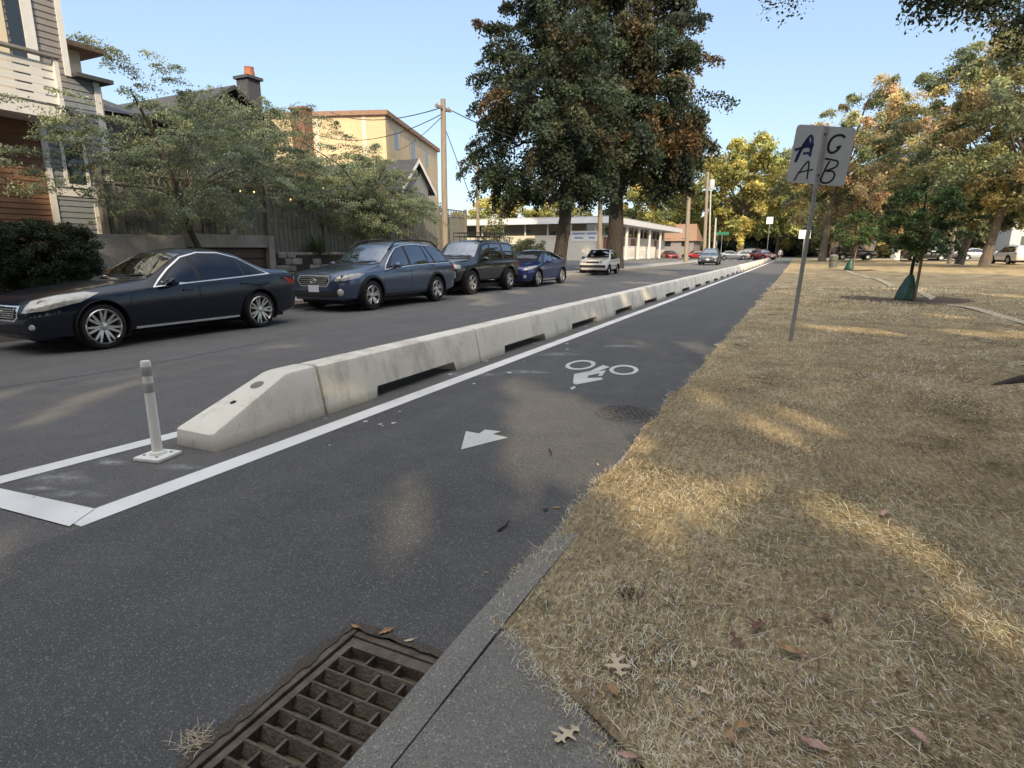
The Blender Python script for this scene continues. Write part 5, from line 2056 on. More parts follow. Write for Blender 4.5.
# pale dead stem and light string
q = gx(192, 240, -14.35)
ds = empty('dead_stem', (-14.35, q.y, 1.1), 'pale bare stem standing among the feathery foliage', 'stem')
mb = MB()
tq = gx(188, 170, -14.35)
mb.tube([(0, 0, 0), (0, tq.y - q.y + .02, (tq.z - 1.1) * .5), (0, tq.y - q.y, tq.z - 1.1)], [.05, .04, .025], 8)
mb.build('stem', 'bark_pale', ds, smooth=True)
sq = [gx(192, 200, -14.3), gx(215, 190, -14.2), gx(230, 185, -14.2), gx(256, 187, -14.2), gx(275, 196, -14.2), gx(295, 199, -14.2), gx(323, 186, -14.3)]
ls = empty('string_lights', sq[0], 'drooping string of small warm light bulbs among the left trees', 'string lights')
mb = MB()
mb.tube([p - sq[0] for p in sq], .010, 6)
mb.build('cable', 'bark_pale', ls, smooth=True)
for x, y in ((240, 191), (254, 192), (290.5, 199.5), (323, 188)):
    b_ = gx(x, y, -14.15) - sq[0]
    mb = MB()
    mb.lathe([(0, -.025), (.015, -.018), (.021, 0), (.014, .021), (0, .025)], 12, c=b_)
    mb.build('bulb', 'bulb', ls, smooth=True)

# ---- small far street furniture
def post_sign(name, label, x, ybase, Y, ptop, psize, pm, cat='road sign', z0=.1):
    b_ = gy(x, 251, Y)
    root = empty(name, (b_.x, Y, z0), label, cat)
    zt_ = gy(x, ptop, Y).z - z0
    mb = MB()
    mb.tube([(0, 0, 0), (0, 0, zt_)], .05, 8)
    mb.build('post', 'galvanised', root)
    mb = MB()
    mb.box((0, -.07, zt_ - psize[1] / 2), (psize[0], .03, psize[1]))
    mb.build('panel', pm, root)
    return root


post_sign('street_sign', 'green street name sign on a thin post at the far corner', 721, 0, 100, 232, (2.0, .45), 'sign_green')
post_sign('road_sign', 'small white sign just right of the graffiti sign post', 803, 0, 60, 230, (.95, .75), 'sign_white', z0=.12)
post_sign('road_sign', 'white square sign hanging under the far street canopy', 767, 0, 108, 217, (1.0, 1.1), 'sign_white')
tb = empty('trash_bin', (gy(833, 266, 55).x, 55, zl(3, 55)), 'grey round litter bin beside the second young tree', 'bin')
mb = MB()
mb.lathe([(0, 0), (.27, 0), (.30, .05), (.32, .85), (.34, .88), (.34, .94), (.30, .95), (.20, 1.05), (0, 1.08)], 20)
mb.build('body', mat('bin_grey', (.10, .115, .105), (.15, .165, .15), .6, 9), tb, smooth=True, angle=40)
mb = MB()
mb.lathe([(.322, .55), (.330, .56), (.332, .62), (.325, .63)], 20)
mb.build('band', 'dark_iron', tb, smooth=True)
# ---- traffic signal
tsg = empty('traffic_signal', (gy(716, 251, 103).x, 103, .1), 'traffic light with red lamp lit beside the green street sign', 'traffic light')
mb = MB()
mb.tube([(0, 0, 0), (0, 0, 4.2)], .08, 8)
mb.build('post', 'galvanised', tsg)
mb = MB()
mb.bx((-.22, -.25, 3.0), (.22, -.05, 4.1))
mb.build('housing', 'black_plastic', tsg)
for j, mt in enumerate((None, 'black_plastic', 'black_plastic')):
    mb = MB()
    mb.lathe([(0, -.27), (.12, -.27), (.13, -.25)], 12, axis='Y', c=(0, 0, 3.9 - .35 * j))
    mb.build('lamp', mt or mat('red_light', (.8, .05, .03), emit=((1, .05, .03), 1.5)), tsg)
# white ticket box / pillar on the lawn
wp = empty('white_pillar', (gy(895, 255, 88).x, 88, .3), 'white sunlit pillar at the far side of the lawn', 'pillar')
mb = MB()
mb.prism([(-.5, -.4), (.5, -.4), (.42, .4), (-.42, .4)], 0, 2.1)
mb.build('shaft', 'white_trim', wp)
mb = MB()
mb.bx((-.6, -.5, 2.1), (.6, .5, 2.28))
mb.build('cap', 'old_concrete', wp)


# ================================================================== VEHICLES
def pchip(xs, ys, q):
    xs, ys, q = np.array(xs, float), np.array(ys, float), np.array(q, float)
    h = np.diff(xs)
    d = np.diff(ys) / h
    m_ = np.zeros_like(ys)
    for i in range(1, len(xs) - 1):
        if d[i - 1] * d[i] > 0:
            w1, w2 = 2 * h[i] + h[i - 1], h[i] + 2 * h[i - 1]
            m_[i] = (w1 + w2) / (w1 / d[i - 1] + w2 / d[i])
    m_[0], m_[-1] = d[0], d[-1]
    i = np.clip(np.searchsorted(xs, q) - 1, 0, len(xs) - 2)
    t = (q - xs[i]) / h[i]
    return ((2 * t ** 3 - 3 * t ** 2 + 1) * ys[i] + (t ** 3 - 2 * t ** 2 + t) * h[i] * m_[i]
            + (-2 * t ** 3 + 3 * t ** 2) * ys[i + 1] + (t ** 3 - t ** 2) * h[i] * m_[i + 1])


class Car:
    def __init__(s, spec):
        s.sp = spec
        s.L = spec['L']
        s.keys = np.array(spec['st'], float)            # s, zbot, zbelt, ztop, w, rw

    def at(s, q):
        return [float(pchip(s.keys[:, 0], s.keys[:, k], [q])[0]) for k in range(1, 6)]

    def x(s, q):
        return s.L / 2 - q

    def zf(s, q, f):
        zb, zs, zt, w_, rw = s.at(q)
        ze = zt - s.crown(q, zs, zt)
        return zs + f * (ze - zs)

    def crown(s, q, zs, zt):
        return .025 + .035 * min(1, max(0, (zt - zs - .1) / .35))

    def section(s, q):
        zb, zs, zt, w_, rw = s.at(q)
        cr = s.crown(q, zs, zt)
        ze = max(zt - cr, zs + .006)
        h = zs - zb
        pts = [(0, zb), (.5 * w_, zb), (.84 * w_, zb + .005), (.945 * w_, zb + .06), (.985 * w_, zb + .34 * h), (1.0 * w_, zb + .62 * h), (1.0 * w_, zb + .74 * h),
               (.985 * w_, zs - .065), (.972 * w_, zs - .025), (.945 * w_, zs)]
        ax = .945 * w_
        for t in (.12, .3, .5, .7, .88):
            b = .03 * math.sin(math.pi * t) * min(1, (ze - zs) / .35)
            pts.append((ax + (rw - ax) * t + b, zs + (ze - zs) * t))
        pts += [(rw, ze), (.86 * rw, ze + .42 * cr), (.62 * rw, ze + .72 * cr), (.32 * rw, ze + .94 * cr), (0, max(zt, ze))]
        return pts

    def body(s, root):
        sp = s.sp
        ss = sorted(set(list(np.linspace(0, s.L, 64)) + [.02, .05, .09, s.L - .02, s.L - .05, s.L - .09] + [float(k) for k in s.keys[:, 0]]))
        vs, fs = [], []
        for q in ss:
            p_ = s.section(q)
            ring = [(s.x(q), y, z) for y, z in p_] + [(s.x(q), -y, z) for y, z in reversed(p_[1:-1])]
            vs += ring
        n_ = len(ring)
        for i in range(len(ss) - 1):
            for k in range(n_):
                k2 = (k + 1) % n_
                fs.append((i * n_ + k, i * n_ + k2, (i + 1) * n_ + k2, (i + 1) * n_ + k))
        fs.append(tuple(range(n_)))
        fs.append(tuple(reversed([(len(ss) - 1) * n_ + k for k in range(n_)])))
        mb = MB()
        mb.add(vs, fs)
        o = mb.build('body', sp['paint'])
        # wheel arches
        cut = MB()
        ra = sp['wr'] + sp.get('gap', .05)
        for q in sp['axles']:
            for sd in (-1, 1):
                prof = [(ra, -.36), (ra, .36)]
                c_ = (s.x(q), sd * (sp['tw'] + .10), sp['wr'] + .015)
                N_ = 36
                base = len(cut.v)
                for yy in (-.34, .40):
                    for k in range(N_):
                        a = 2 * math.pi * k / N_
                        cut.v.append((c_[0] + ra * math.cos(a), c_[1] + sd * yy, c_[2] + ra * math.sin(a)))
                for k in range(N_):
                    k2 = (k + 1) % N_
                    cut.f.append((base + k, base + k2, base + N_ + k2, base + N_ + k))
                cut.f.append(tuple(base + k for k in range(N_)))
                cut.f.append(tuple(base + N_ + k for k in reversed(range(N_))))
        co = cut.build('cutter', None)
        md = o.modifiers.new('arch', 'BOOLEAN')
        md.operation = 'DIFFERENCE'
        md.solver = 'EXACT'
        md.object = co
        bpy.context.view_layer.update()
        me = evaluated_mesh(o)
        s.orig_bvh = BVHTree.FromPolygons([Vector(v) for v in vs], fs)
        bpy.data.objects.remove(o)
        bpy.data.objects.remove(co)
        me.name = 'body'
        me.materials.clear()
        me.materials.append(MATS[sp['paint']])
        me.polygons.foreach_set('use_smooth', [True] * len(me.polygons))
        me.set_sharp_from_angle(angle=R(32))
        o = bpy.data.objects.new('body', me)
        link(o, root)
        s.root = root
        # dark liners inside the wheel wells
        for q in sp['axles']:
            for sd in (-1, 1):
                mb = MB()
                mb.lathe([(ra - .004, sd * (sp['tw'] - .23)), (ra - .004, sd * (sp['tw'] + .045)), ], 30, 'Y', (s.x(q), 0, sp['wr'] + .015))
                mb.lathe([(0, sd * (sp['tw'] - .225)), (ra - .004, sd * (sp['tw'] - .225))], 30, 'Y', (s.x(q), 0, sp['wr'] + .015))
                mb.v = [(x, y, max(z, .16)) for x, y, z in mb.v]
                mb.build('wheel_liner', 'seam', root, recalc=False)
        mb = MB()
        mb.bx((-s.L / 2 + .35, -sp['tw'] + .2, .17), (s.L / 2 - .35, sp['tw'] - .2, .30))
        mb.build('underbody', 'seam', root)
        return o

    def patch(s, name, pts, d, m_, off=.004, parent=None, grid=.045, smooth=True, thick=0):
        """lay the polygon pts (3-D, approximate) on the body along direction d"""
        d = Vector(d).normalized()
        u = d.cross(Vector((0, 0, 1)))
        if u.length < .1:
            u = Vector((0, 1, 0))
        u.normalize()
        v = u.cross(d)
        P2 = [Vector((Vector(p).dot(u), Vector(p).dot(v))) for p in pts]
        # densify the boundary
        B = []
        for a, b in zip(P2, P2[1:] + P2[:1]):
            n_ = max(1, int((b - a).length / grid))
            B += [a.lerp(b, i / n_) for i in range(n_)]
        nb = len(B)
        x0, x1 = min(p.x for p in B), max(p.x for p in B)
        y0, y1 = min(p.y for p in B), max(p.y for p in B)

        def inside(p):
            c_ = False
            for i in range(nb):
                a, b = B[i], B[i - 1]
                if (a.y > p.y) != (b.y > p.y) and p.x < (b.x - a.x) * (p.y - a.y) / (b.y - a.y) + a.x:
                    c_ = not c_
            return c_
        G_ = []
        xx = x0 + grid * .5
        while xx < x1:
            yy = y0 + grid * .5
            while yy < y1:
                p = Vector((xx, yy))
                if inside(p) and min((p - q).length for q in B) > grid * .35:
                    G_.append(p)
                yy += grid
            xx += grid
        r_ = delaunay_2d_cdt(B + G_, [(i, (i + 1) % nb) for i in range(nb)], [], 1, 1e-6)
        vs = []
        for p in r_[0]:
            o = u * p.x + v * p.y - d * 6
            hit, nrm, _, _ = s.orig_bvh.ray_cast(o, d)
            if hit is None:
                hit, nrm, _, _ = s.orig_bvh.find_nearest(o + d * 5.2)
            if nrm.dot(d) > 0:
                nrm = -nrm
            vs.append(hit + nrm * off)
        mb = MB()
        mb.add(vs, [tuple(f) for f in r_[2]])
        # face outwards
        fl = []
        for f in mb.f:
            a, b, c_ = (Vector(mb.v[i]) for i in f[:3])
            fl.append(f if (b - a).cross(c_ - a).dot(d) < 0 else tuple(reversed(f)))
        mb.f = fl
        return mb.build(name, m_, parent if parent is not None else s.root, smooth=smooth, recalc=False)

    def side(s, name, qz, m_, off=.004, parent=None, both=True, grid=.05):
        """qz: (distance from the nose, height) polygon on both flanks; returns the near (left) one"""
        out = None
        for sd in ((1, -1) if both else (1,)):
            par = parent[0 if sd == 1 else 1] if isinstance(parent, (list, tuple)) else parent
            o = s.patch(name, [(s.x(q), sd * .8, z) for q, z in qz], (0, -sd, 0), m_, off, par, grid)
            out = (out or []) + [o]
        return out

    def glass(s, name, qf, m_, off, parent=None, **k):
        return s.side(name, [(q, s.zf(q, f)) for q, f in qf], m_, off, parent, **k)

    def front(s, name, yz, m_, off=.005, parent=None, grid=.05):
        return s.patch(name, [(0, y, z) for y, z in yz], (-1, 0, 0), m_, off, parent, grid)

    def rear(s, name, yz, m_, off=.005, parent=None, grid=.05):
        return s.patch(name, [(0, y, z) for y, z in yz], (1, 0, 0), m_, off, parent, grid)


def outline(poly, t):
    c_ = Vector((sum(p[0] for p in poly) / len(poly), sum(p[1] for p in poly) / len(poly)))
    out = []
    n_ = len(poly)
    for i in range(n_):
        a, b, c2 = Vector(poly[i - 1]), Vector(poly[i]), Vector(poly[(i + 1) % n_])
        e1 = (b - a).normalized()
        e2 = (c2 - b).normalized()
        n1, n2 = Vector((e1.y, -e1.x)), Vector((e2.y, -e2.x))
        if n1.dot(b - c_) < 0:
            n1 = -n1
        if n2.dot(b - c_) < 0:
            n2 = -n2
        bis = n1 + n2
        k = t / max(.35, bis.length / 2 * 1.0) / bis.length * bis.length
        out.append(tuple(b + bis.normalized() * k))
    return out


WHEELS = {}


def make_wheel(kind, r, wid, rim_frac, spokes, twin, root, x, y, sd):
    """tyre, rim and hub as parts of a wheel; copies share meshes"""
    key = (kind, sd)
    if key not in WHEELS:
        rr = r * rim_frac
        mb = MB()
        prof = [(rr, -wid / 2 + .01), (rr + .01, -wid / 2), (r - .035, -wid / 2), (r - .012, -wid / 2 + .02), (r, -wid / 2 + .05), (r, wid / 2 - .05), (r - .012, wid / 2 - .02), (r - .035, wid / 2), (rr + .01, wid / 2), (rr, wid / 2 - .01)]
        mb.lathe(prof, 40, 'Y')
        ty = mb.build('wheel', 'tyre', None, smooth=True, angle=40)
        mb = MB()
        f = wid / 2 * sd
        mb.lathe([(rr, f - sd * .008), (rr - .012, f + sd * .002), (rr - .026, f - sd * .012), (rr - .032, f - sd * .10)], 40, 'Y')
        for k in range(spokes):
            a = 2 * math.pi * k / spokes
            angs = (a - twin, a + twin) if twin else (a,)
            for b in angs:
                sw_ = .30 * rr / spokes * (3.2 if not twin else 2.0)
                r0_, r1_ = .16 * rr, rr - .022
                a2 = a + (b - a) * .35
                P0 = Vector((r0_ * math.cos(a2), 0, r0_ * math.sin(a2)))
                P1_ = Vector((r1_ * math.cos(b), 0, r1_ * math.sin(b)))
                t = (P1_ - P0).normalized()
                n_ = Vector((-t.z, 0, t.x))
                y0_, y1_ = f - sd * .030, f - sd * .012
                vs = [P0 + n_ * sw_ * .9 + Vector((0, y0_, 0)), P0 - n_ * sw_ * .9 + Vector((0, y0_, 0)), P1_ - n_ * sw_ * .65 + Vector((0, y1_, 0)), P1_ + n_ * sw_ * .65 + Vector((0, y1_, 0))]
                vs += [v - Vector((0, sd * .035, 0)) for v in vs]
                mb.add(vs, [(0, 1, 2, 3), (4, 7, 6, 5), (0, 3, 7, 4), (1, 5, 6, 2), (0, 4, 5, 1), (2, 6, 7, 3)])
        rim = mb.build('rim', 'alloy', ty, angle=35)
        mb = MB()
        mb.lathe([(0, f - sd * .018), (.045, f - sd * .020), (.062, f - sd * .03), (.07, f - sd * .07)], 20, 'Y')
        mb.build('hub', 'alloy', ty, smooth=True, angle=40)
        mb = MB()
        mb.lathe([(0, f - sd * .10), (rr - .03, f - sd * .10)], 30, 'Y')
        mb.lathe([(0, f - sd * .075), (rr * .62, f - sd * .075), (rr * .62, f - sd * .1)], 30, 'Y')
        mb.build('brake', 'black_plastic', ty)
        WHEELS[key] = ty
        o = ty
        o.parent = root
    else:
        o = copy_tree(WHEELS[key], root)
    o.location = (x, y, r)
    o.rotation_euler = (0, rng0.uniform(0, 6.28), 0)
    return o


def build_car(name, spec, label, cat, loc, rz, group):
    root = empty(name, (0, 0, 0), label, cat, group)
    c = Car(spec)
    sp = spec
    c.body(root)
    for q in sp['axles']:
        for sd in (1, -1):
            make_wheel(name + str(id(spec)), sp['wr'], sp.get('ww', .22), sp.get('rim', .70), sp.get('spokes', 5), sp.get('twin', .16), root, c.x(q), sd * (sp['tw'] - .10), sd)
    zb = lambda q: c.zf(q, 0)
    # doors: a dark shut line with the door skin set in it, then handles
    for dpoly in sp['doors']:
        c.side('door_gap', outline(dpoly, .008), 'seam', .0012)
        ds_ = c.side('door', dpoly, sp['paint'], .0030)
        hq = dpoly[sp.get('hcorner', -1)]
        hx, hz = sp['handles'][sp['doors'].index(dpoly)]
        for sd, dd in zip((1, -1), ds_):
            hit, nrm, _, _ = c.orig_bvh.ray_cast(Vector((c.x(hx), sd * 3, hz)), Vector((0, -sd, 0)))
            mb = MB()
            mb.box((c.x(hx), hit.y + sd * .022, hz), (.17, .018, .028))
            mb.box((c.x(hx) - .075, hit.y + sd * .010, hz), (.02, .026, .026))
            mb.box((c.x(hx) + .075, hit.y + sd * .010, hz), (.02, .026, .026))
            mb.build('handle', sp.get('handle_mat', sp['paint']), dd, bevel=.006)
    # side windows: trim, dark surround, panes
    env = sp['glass_env']
    ez = [(q, c.zf(q, f)) for q, f in env]
    tr = c.side('window_trim', outline(ez, .020), sp.get('trim', 'chrome'), .0045)
    sr = c.side('window_surround', ez, 'black_plastic', .0065)
    for pane in sp['panes']:
        c.glass('side_window', pane, sp.get('panemat', 'glass_car'), .0095, sr)
    # windscreen
    q0, q1 = sp['ws']
    y0, y1 = c.at(q0)[4] * sp.get('wsw0', .93), c.at(q1)[4] * .93
    z0, z1 = c.at(q0)[2] - .005, c.at(q1)[2] - .012
    y0 = sp.get('wy0', y0)
    scr = [(-y0, z0), (-y0 * .6, z0 - .015), (0, z0 - .02), (y0 * .6, z0 - .015), (y0, z0), (y1, z1 - .02), (y1 * .5, z1), (-y1 * .5, z1), (-y1, z1 - .02)]
    c.front('windscreen_seal', outline(scr, .016), 'black_plastic', .004)
    ws = c.front('windscreen', scr, sp.get('wsmat', 'windscreen'), .0065)
    for sgn_ in (-1, 1):
        mb = MB()
        pts = []
        for t in (0, .5, 1):
            yy, zz = sgn_ * .02 + t * sgn_ * y0 * .78, z0 + .02 + t * .035
            hit, nrm, _, _ = c.orig_bvh.ray_cast(Vector((5, yy, zz)), Vector((-1, 0, 0)))
            pts.append(hit + Vector((.02, 0, .012)))
        mb.tube(pts, .009, 6)
        mb.build('wiper', 'black_plastic', ws)
    # rear window and rear lights
    if 'rw' in sp:
        q0, q1 = sp['rw']
        ya, yb = c.at(q0)[4] * .9, c.at(q1)[4] * .9
        za, zb_ = c.at(q0)[2] - .03, c.at(q1)[2] + .01
        c.rear('rear_window', [(-ya, za), (ya, za), (yb, zb_), (-yb, zb_)], 'glass_car', .006)
    for poly in sp.get('tails', []):
        c.side('tail_light', poly, 'tail_red', .006)
    for poly in sp.get('tails_rear', []):
        for sgn_ in (1, -1):
            c.rear('tail_light', [(sgn_ * y, z) for y, z in poly], 'tail_red', .007)
    # headlights on a diagonal
    for poly, mt, nm in sp['heads']:
        for sd in (1, -1):
            if nm == 'headlight':
                c.patch('headlight_surround', [(Vector((x, sd * y, z)) - Vector((0, 0, .6))) * 1.04 * 1 + Vector((-.02, 0, .6)) for x, y, z in [(c.x(q), y, z) for q, y, z in poly]], (-.8, -sd * .75, -.15), 'black_plastic', .004)
            hl_ = c.patch(nm, [(c.x(q), sd * y, z) for q, y, z in poly], (-.8, -sd * .75, -.15), mt, .008, grid=.03)
            if nm == 'headlight':
                cc = Vector((0, 0, 0))
                for q, y, z in poly:
                    cc += Vector((c.x(q), sd * y, z)) / len(poly)
                hit, nrm, _, _ = c.orig_bvh.ray_cast(cc + Vector((2.4, sd * 2.25, .45)), Vector((-.8, -sd * .75, -.15)).normalized())
                if hit:
                    for j, (ox_, r_) in enumerate(((.0, .055), (-.13, .045))):
                        t_ = Vector((-nrm.y, nrm.x, 0)).normalized() * (sd)
                        cen = hit + nrm * .012 - t_ * ox_ * 1.0
                        N_ = 14
                        a_ = nrm.cross(Vector((0, 0, 1))).normalized()
                        b_ = nrm.cross(a_)
                        mb = MB()
                        mb.add([cen] + [cen + (a_ * math.cos(k * 6.2832 / N_) + b_ * math.sin(k * 6.2832 / N_)) * r_ for k in range(N_)], [(0, k + 1, (k + 1) % N_ + 1) for k in range(N_)])
                        mb.build('reflector', 'chrome' if j == 0 else 'glass_dark', hl_, recalc=False)
    # grille and intakes
    for nm, poly, mt, of in sp['face']:
        c.front(nm, poly, mt, of)
    for y0_, z0_, y1_, z1_, k_, mt in sp.get('slats', []):
        for i in range(k_):
            zz = z0_ + (z1_ - z0_) * (i + .5) / k_
            yy = y0_ + (y1_ - y0_) * (i + .5) / k_
            c.front('grille_slat', [(-yy, zz - .007), (yy, zz - .007), (yy, zz + .007), (-yy, zz + .007)], mt, .014)
    for y, z, r_, mt in sp.get('fogs', []):
        for sd in (1, -1):
            hit, nrm, _, _ = c.orig_bvh.ray_cast(Vector((5, sd * y, z)), Vector((-1, 0, 0)))
            mb = MB()
            mb.lathe([(0, .022), (r_ * .8, .018), (r_, .006), (r_, -.03)], 16)
            Q = Vector((.85, sd * .5, 0)).to_track_quat('Z', 'Y').to_matrix()
            mb.v = [tuple(Q @ Vector(v) + hit) for v in mb.v]
            mb.build('fog_light', mt, root, smooth=True, angle=40)
    if 'emblem' in sp:
        y_, z_, a_, b_ = sp['emblem']
        hit, nrm, _, _ = c.orig_bvh.ray_cast(Vector((5, 0, z_)), Vector((-1, 0, 0)))
        mb = MB()
        mb.tube([(hit.x + .028, a_ * math.cos(t), z_ + b_ * math.sin(t)) for t in np.linspace(.35 * 0, 6.283, 25)], .008, 6)
        if sp.get('peak'):
            mb.tube([(hit.x + .03, -.028, z_ - b_), (hit.x + .03, -.004, z_ + b_ * .55)], .007, 6)
            mb.tube([(hit.x + .03, .028, z_ - b_), (hit.x + .03, .004, z_ + b_ * .55)], .007, 6)
        else:
            for sy, sz in ((-.5, .15), (0, .3), (.2, -.3), (.5, .2), (.35, .05), (.1, 0)):
                mb.box((hit.x + .028, sy * a_, z_ + sz * b_), (.008, .012, .012))
        mb.build('emblem', 'chrome', root, smooth=True)
    if 'plate' in sp:
        z_ = sp['plate']
        hit, nrm, _, _ = c.orig_bvh.ray_cast(Vector((5, 0, z_)), Vector((-1, 0, 0)))
        mb = MB()
        mb.box((hit.x + .022, 0, z_), (.008, .31, .155))
        mb.build('number_plate', 'plate_white', root, bevel=.003)
    # mirrors
    mq, mz, my = sp['mirror']
    for sd in (1, -1):
        mb = MB()
        N_ = 12
        for i, (t, sx, sz) in enumerate(((0, .05, .045), (.05, .085, .07), (.14, .095, .078), (.20, .07, .06), (.215, .02, .02))):
            for k in range(N_):
                a = 2 * math.pi * k / N_
                mb.v.append((c.x(mq) + sx * math.cos(a), sd * (my + t), mz + .03 + sz * math.sin(a) * (1 if math.sin(a) > 0 else .8)))
        for i in range(4):
            for k in range(N_):
                mb.f.append((i * N_ + k, i * N_ + (k + 1) % N_, (i + 1) * N_ + (k + 1) % N_, (i + 1) * N_ + k))
        mb.f += [tuple(range(N_)), tuple(4 * N_ + k for k in range(N_))]
        mr = mb.build('mirror', sp.get('mirror_mat', sp['paint']), root, smooth=True, angle=45)
        mb = MB()
        mb.box((c.x(mq) - .01, sd * (my - .02), mz - .03), (.07, .14, .035))
        mb.build('mirror_foot', 'black_plastic', mr)
    if 'sill' in sp:
        a, b, z_, mt = sp['sill']
        c.side('sill_strip', [(a, z_ - .018), (b, z_ - .018), (b, z_ + .018), (a, z_ + .018)], mt, .006)
    for q_poly in sp.get('cladding', []):
        c.side('cladding', q_poly, 'black_plastic', .007)
    if 'arch_clad' in sp:
        for q in sp['axles']:
            r0_, r1_ = sp['wr'] + sp.get('gap', .05) - .004, sp['wr'] + sp.get('gap', .05) + sp['arch_clad']
            zc_ = sp['wr'] + .015
            arc = [(q + r1_ * math.cos(a), zc_ + r1_ * math.sin(a)) for a in np.linspace(-.25, math.pi + .25, 22)] + [(q + r0_ * math.cos(a), zc_ + r0_ * math.sin(a)) for a in np.linspace(math.pi + .25, -.25, 22)]
            c.side('wheel_arch_trim', arc, sp.get('arch_mat', 'black_plastic'), .010, grid=.06)
    if 'rails' in sp:
        a, b = sp['rails']
        for sd in (1, -1):
            mb = MB()
            pts = []
            for t in np.linspace(0, 1, 9):
                q = a + (b - a) * t
                zb_, zs_, zt_, w_, rw_ = c.at(q)
                lift = .075 * min(1, min(t, 1 - t) * 7)
                pts.append((c.x(q), sd * (rw_ - .03), zt_ - .045 + lift))
            mb.tube(pts, .021, 8)
            mb.build('roof_rail', 'black_plastic', root, smooth=True)
    if 'bumper' in sp:
        for nm, yz, mt, of in sp['bumper']:
            c.front(nm, yz, mt, of)
    if sp.get('rack'):
        a, b = sp['rack']
        zt_ = c.at((a + b) / 2)[2]
        rk_ = None
        mb = MB()
        for sd in (-1, 1):
            for zz in (.10, .22):
                mb.tube([(c.x(a), sd * .58, zt_ + zz), (c.x(b), sd * .58, zt_ + zz)], .014, 6)
            for q in np.linspace(a, b, 5):
                mb.tube([(c.x(q), sd * .58, zt_ - .04), (c.x(q), sd * .58, zt_ + .22)], .012, 6)
        for q in np.linspace(a, b, 12):
            mb.tube([(c.x(q), -.58, zt_ + .10), (c.x(q), .58, zt_ + .10)], .011, 6)
        for q in (a, b):
            mb.tube([(c.x(q), -.58, zt_ + .22), (c.x(q), .58, zt_ + .22)], .014, 6)
        mb.build('roof_basket', 'black_plastic', root)
    if sp.get('fin'):
        q = sp['fin']
        zt_ = c.at(q)[2]
        mb = MB()
        mb.add([(c.x(q) + .07, -.018, zt_ - .01), (c.x(q) + .07, .018, zt_ - .01), (c.x(q) - .07, .018, zt_ - .01), (c.x(q) - .07, -.018, zt_ - .01), (c.x(q) - .05, 0, zt_ + .055)], [(0, 1, 4), (1, 2, 4), (2, 3, 4), (3, 0, 4)])
        mb.build('aerial', sp['paint'], root)
    root.location = loc
    root.rotation_euler = (0, 0, rz)
    root.scale = [sp.get('scale', 1.0)] * 3
    return root


sedan = dict(panemat='glass_tint', L=4.78, paint='paint_navy', wr=.335, ww=.235, tw=.885, axles=(.86, 3.71), rim=.78, spokes=7, twin=.17, gap=.045,
             st=[(0, .30, .58, .67, .52, .42), (.04, .24, .64, .72, .66, .52), (.14, .20, .69, .77, .76, .60), (.35, .185, .75, .825, .835, .67), (.75, .18, .805, .885, .88, .71), (1.2, .18, .84, .94, .895, .72),
                 (1.62, .18, .865, .985, .895, .70), (1.75, .18, .875, 1.03, .895, .69), (2.1, .18, .893, 1.245, .895, .635), (2.38, .18, .900, 1.405, .895, .585), (2.75, .18, .915, 1.47, .895, .575), (3.1, .18, .93, 1.468, .895, .57),
                 (3.45, .18, .95, 1.41, .895, .57), (3.85, .185, .975, 1.225, .89, .60), (4.12, .20, 1.0, 1.105, .88, .67), (4.4, .22, 1.0, 1.085, .85, .69), (4.68, .26, .96, 1.055, .79, .64), (4.755, .32, .86, .97, .72, .57), (4.78, .38, .78, .88, .64, .50)],
             doors=[[(1.30, .27), (2.42, .27), (2.46, .60), (2.45, .885), (1.62, .845), (1.36, .81), (1.24, .55)], [(2.47, .27), (3.22, .27), (3.34, .40), (3.50, .62), (3.62, .80), (3.60, .945), (2.48, .888), (2.50, .60)]],
             handles=[(2.26, .795), (3.40, .845)],
             glass_env=[(1.74, .02), (2.6, .04), (3.4, .06), (3.98, .12), (3.80, .58), (3.48, .86), (3.1, .94), (2.7, .95), (2.38, .92), (2.08, .80)],
             panes=[[(1.86, .08), (2.50, .09), (2.45, .90), (2.36, .87), (2.10, .70)], [(2.58, .09), (3.42, .11), (3.40, .80), (3.10, .89), (2.72, .90), (2.53, .90)], [(3.47, .11), (3.88, .17), (3.74, .54), (3.46, .77)]],
             ws=(1.66, 2.36), rw=(3.38, 4.08), wy0=.66,
             heads=[([(.06, .50, .575), (.03, .60, .585), (.22, .76, .615), (.60, .87, .715), (.86, .86, .825), (.70, .78, .85), (.40, .66, .80), (.18, .54, .73)], 'lamp_glass', 'headlight')],
             face=[('grille_frame', [(-.50, .685), (.50, .685), (.46, .52), (.36, .465), (-.36, .465), (-.46, .52)], 'chrome', .006), ('grille', [(-.455, .665), (.455, .665), (.42, .535), (.34, .49), (-.34, .49), (-.42, .535)], 'seam', .010),
                   ('lower_intake', [(-.42, .405), (.42, .405), (.50, .29), (-.50, .29)], 'seam', .006)],
             slats=[(.36, .505, .44, .655, 5, 'chrome')], fogs=[(.665, .395, .042, 'lamp_glass')], emblem=(0, .585, .075, .042), peak=True,
             mirror=(1.93, .90, .87), sill=(1.35, 3.25, .265, 'chrome'), tails=[[(4.36, .93), (4.70, .86), (4.72, .76), (4.50, .80)]], fin=3.5)

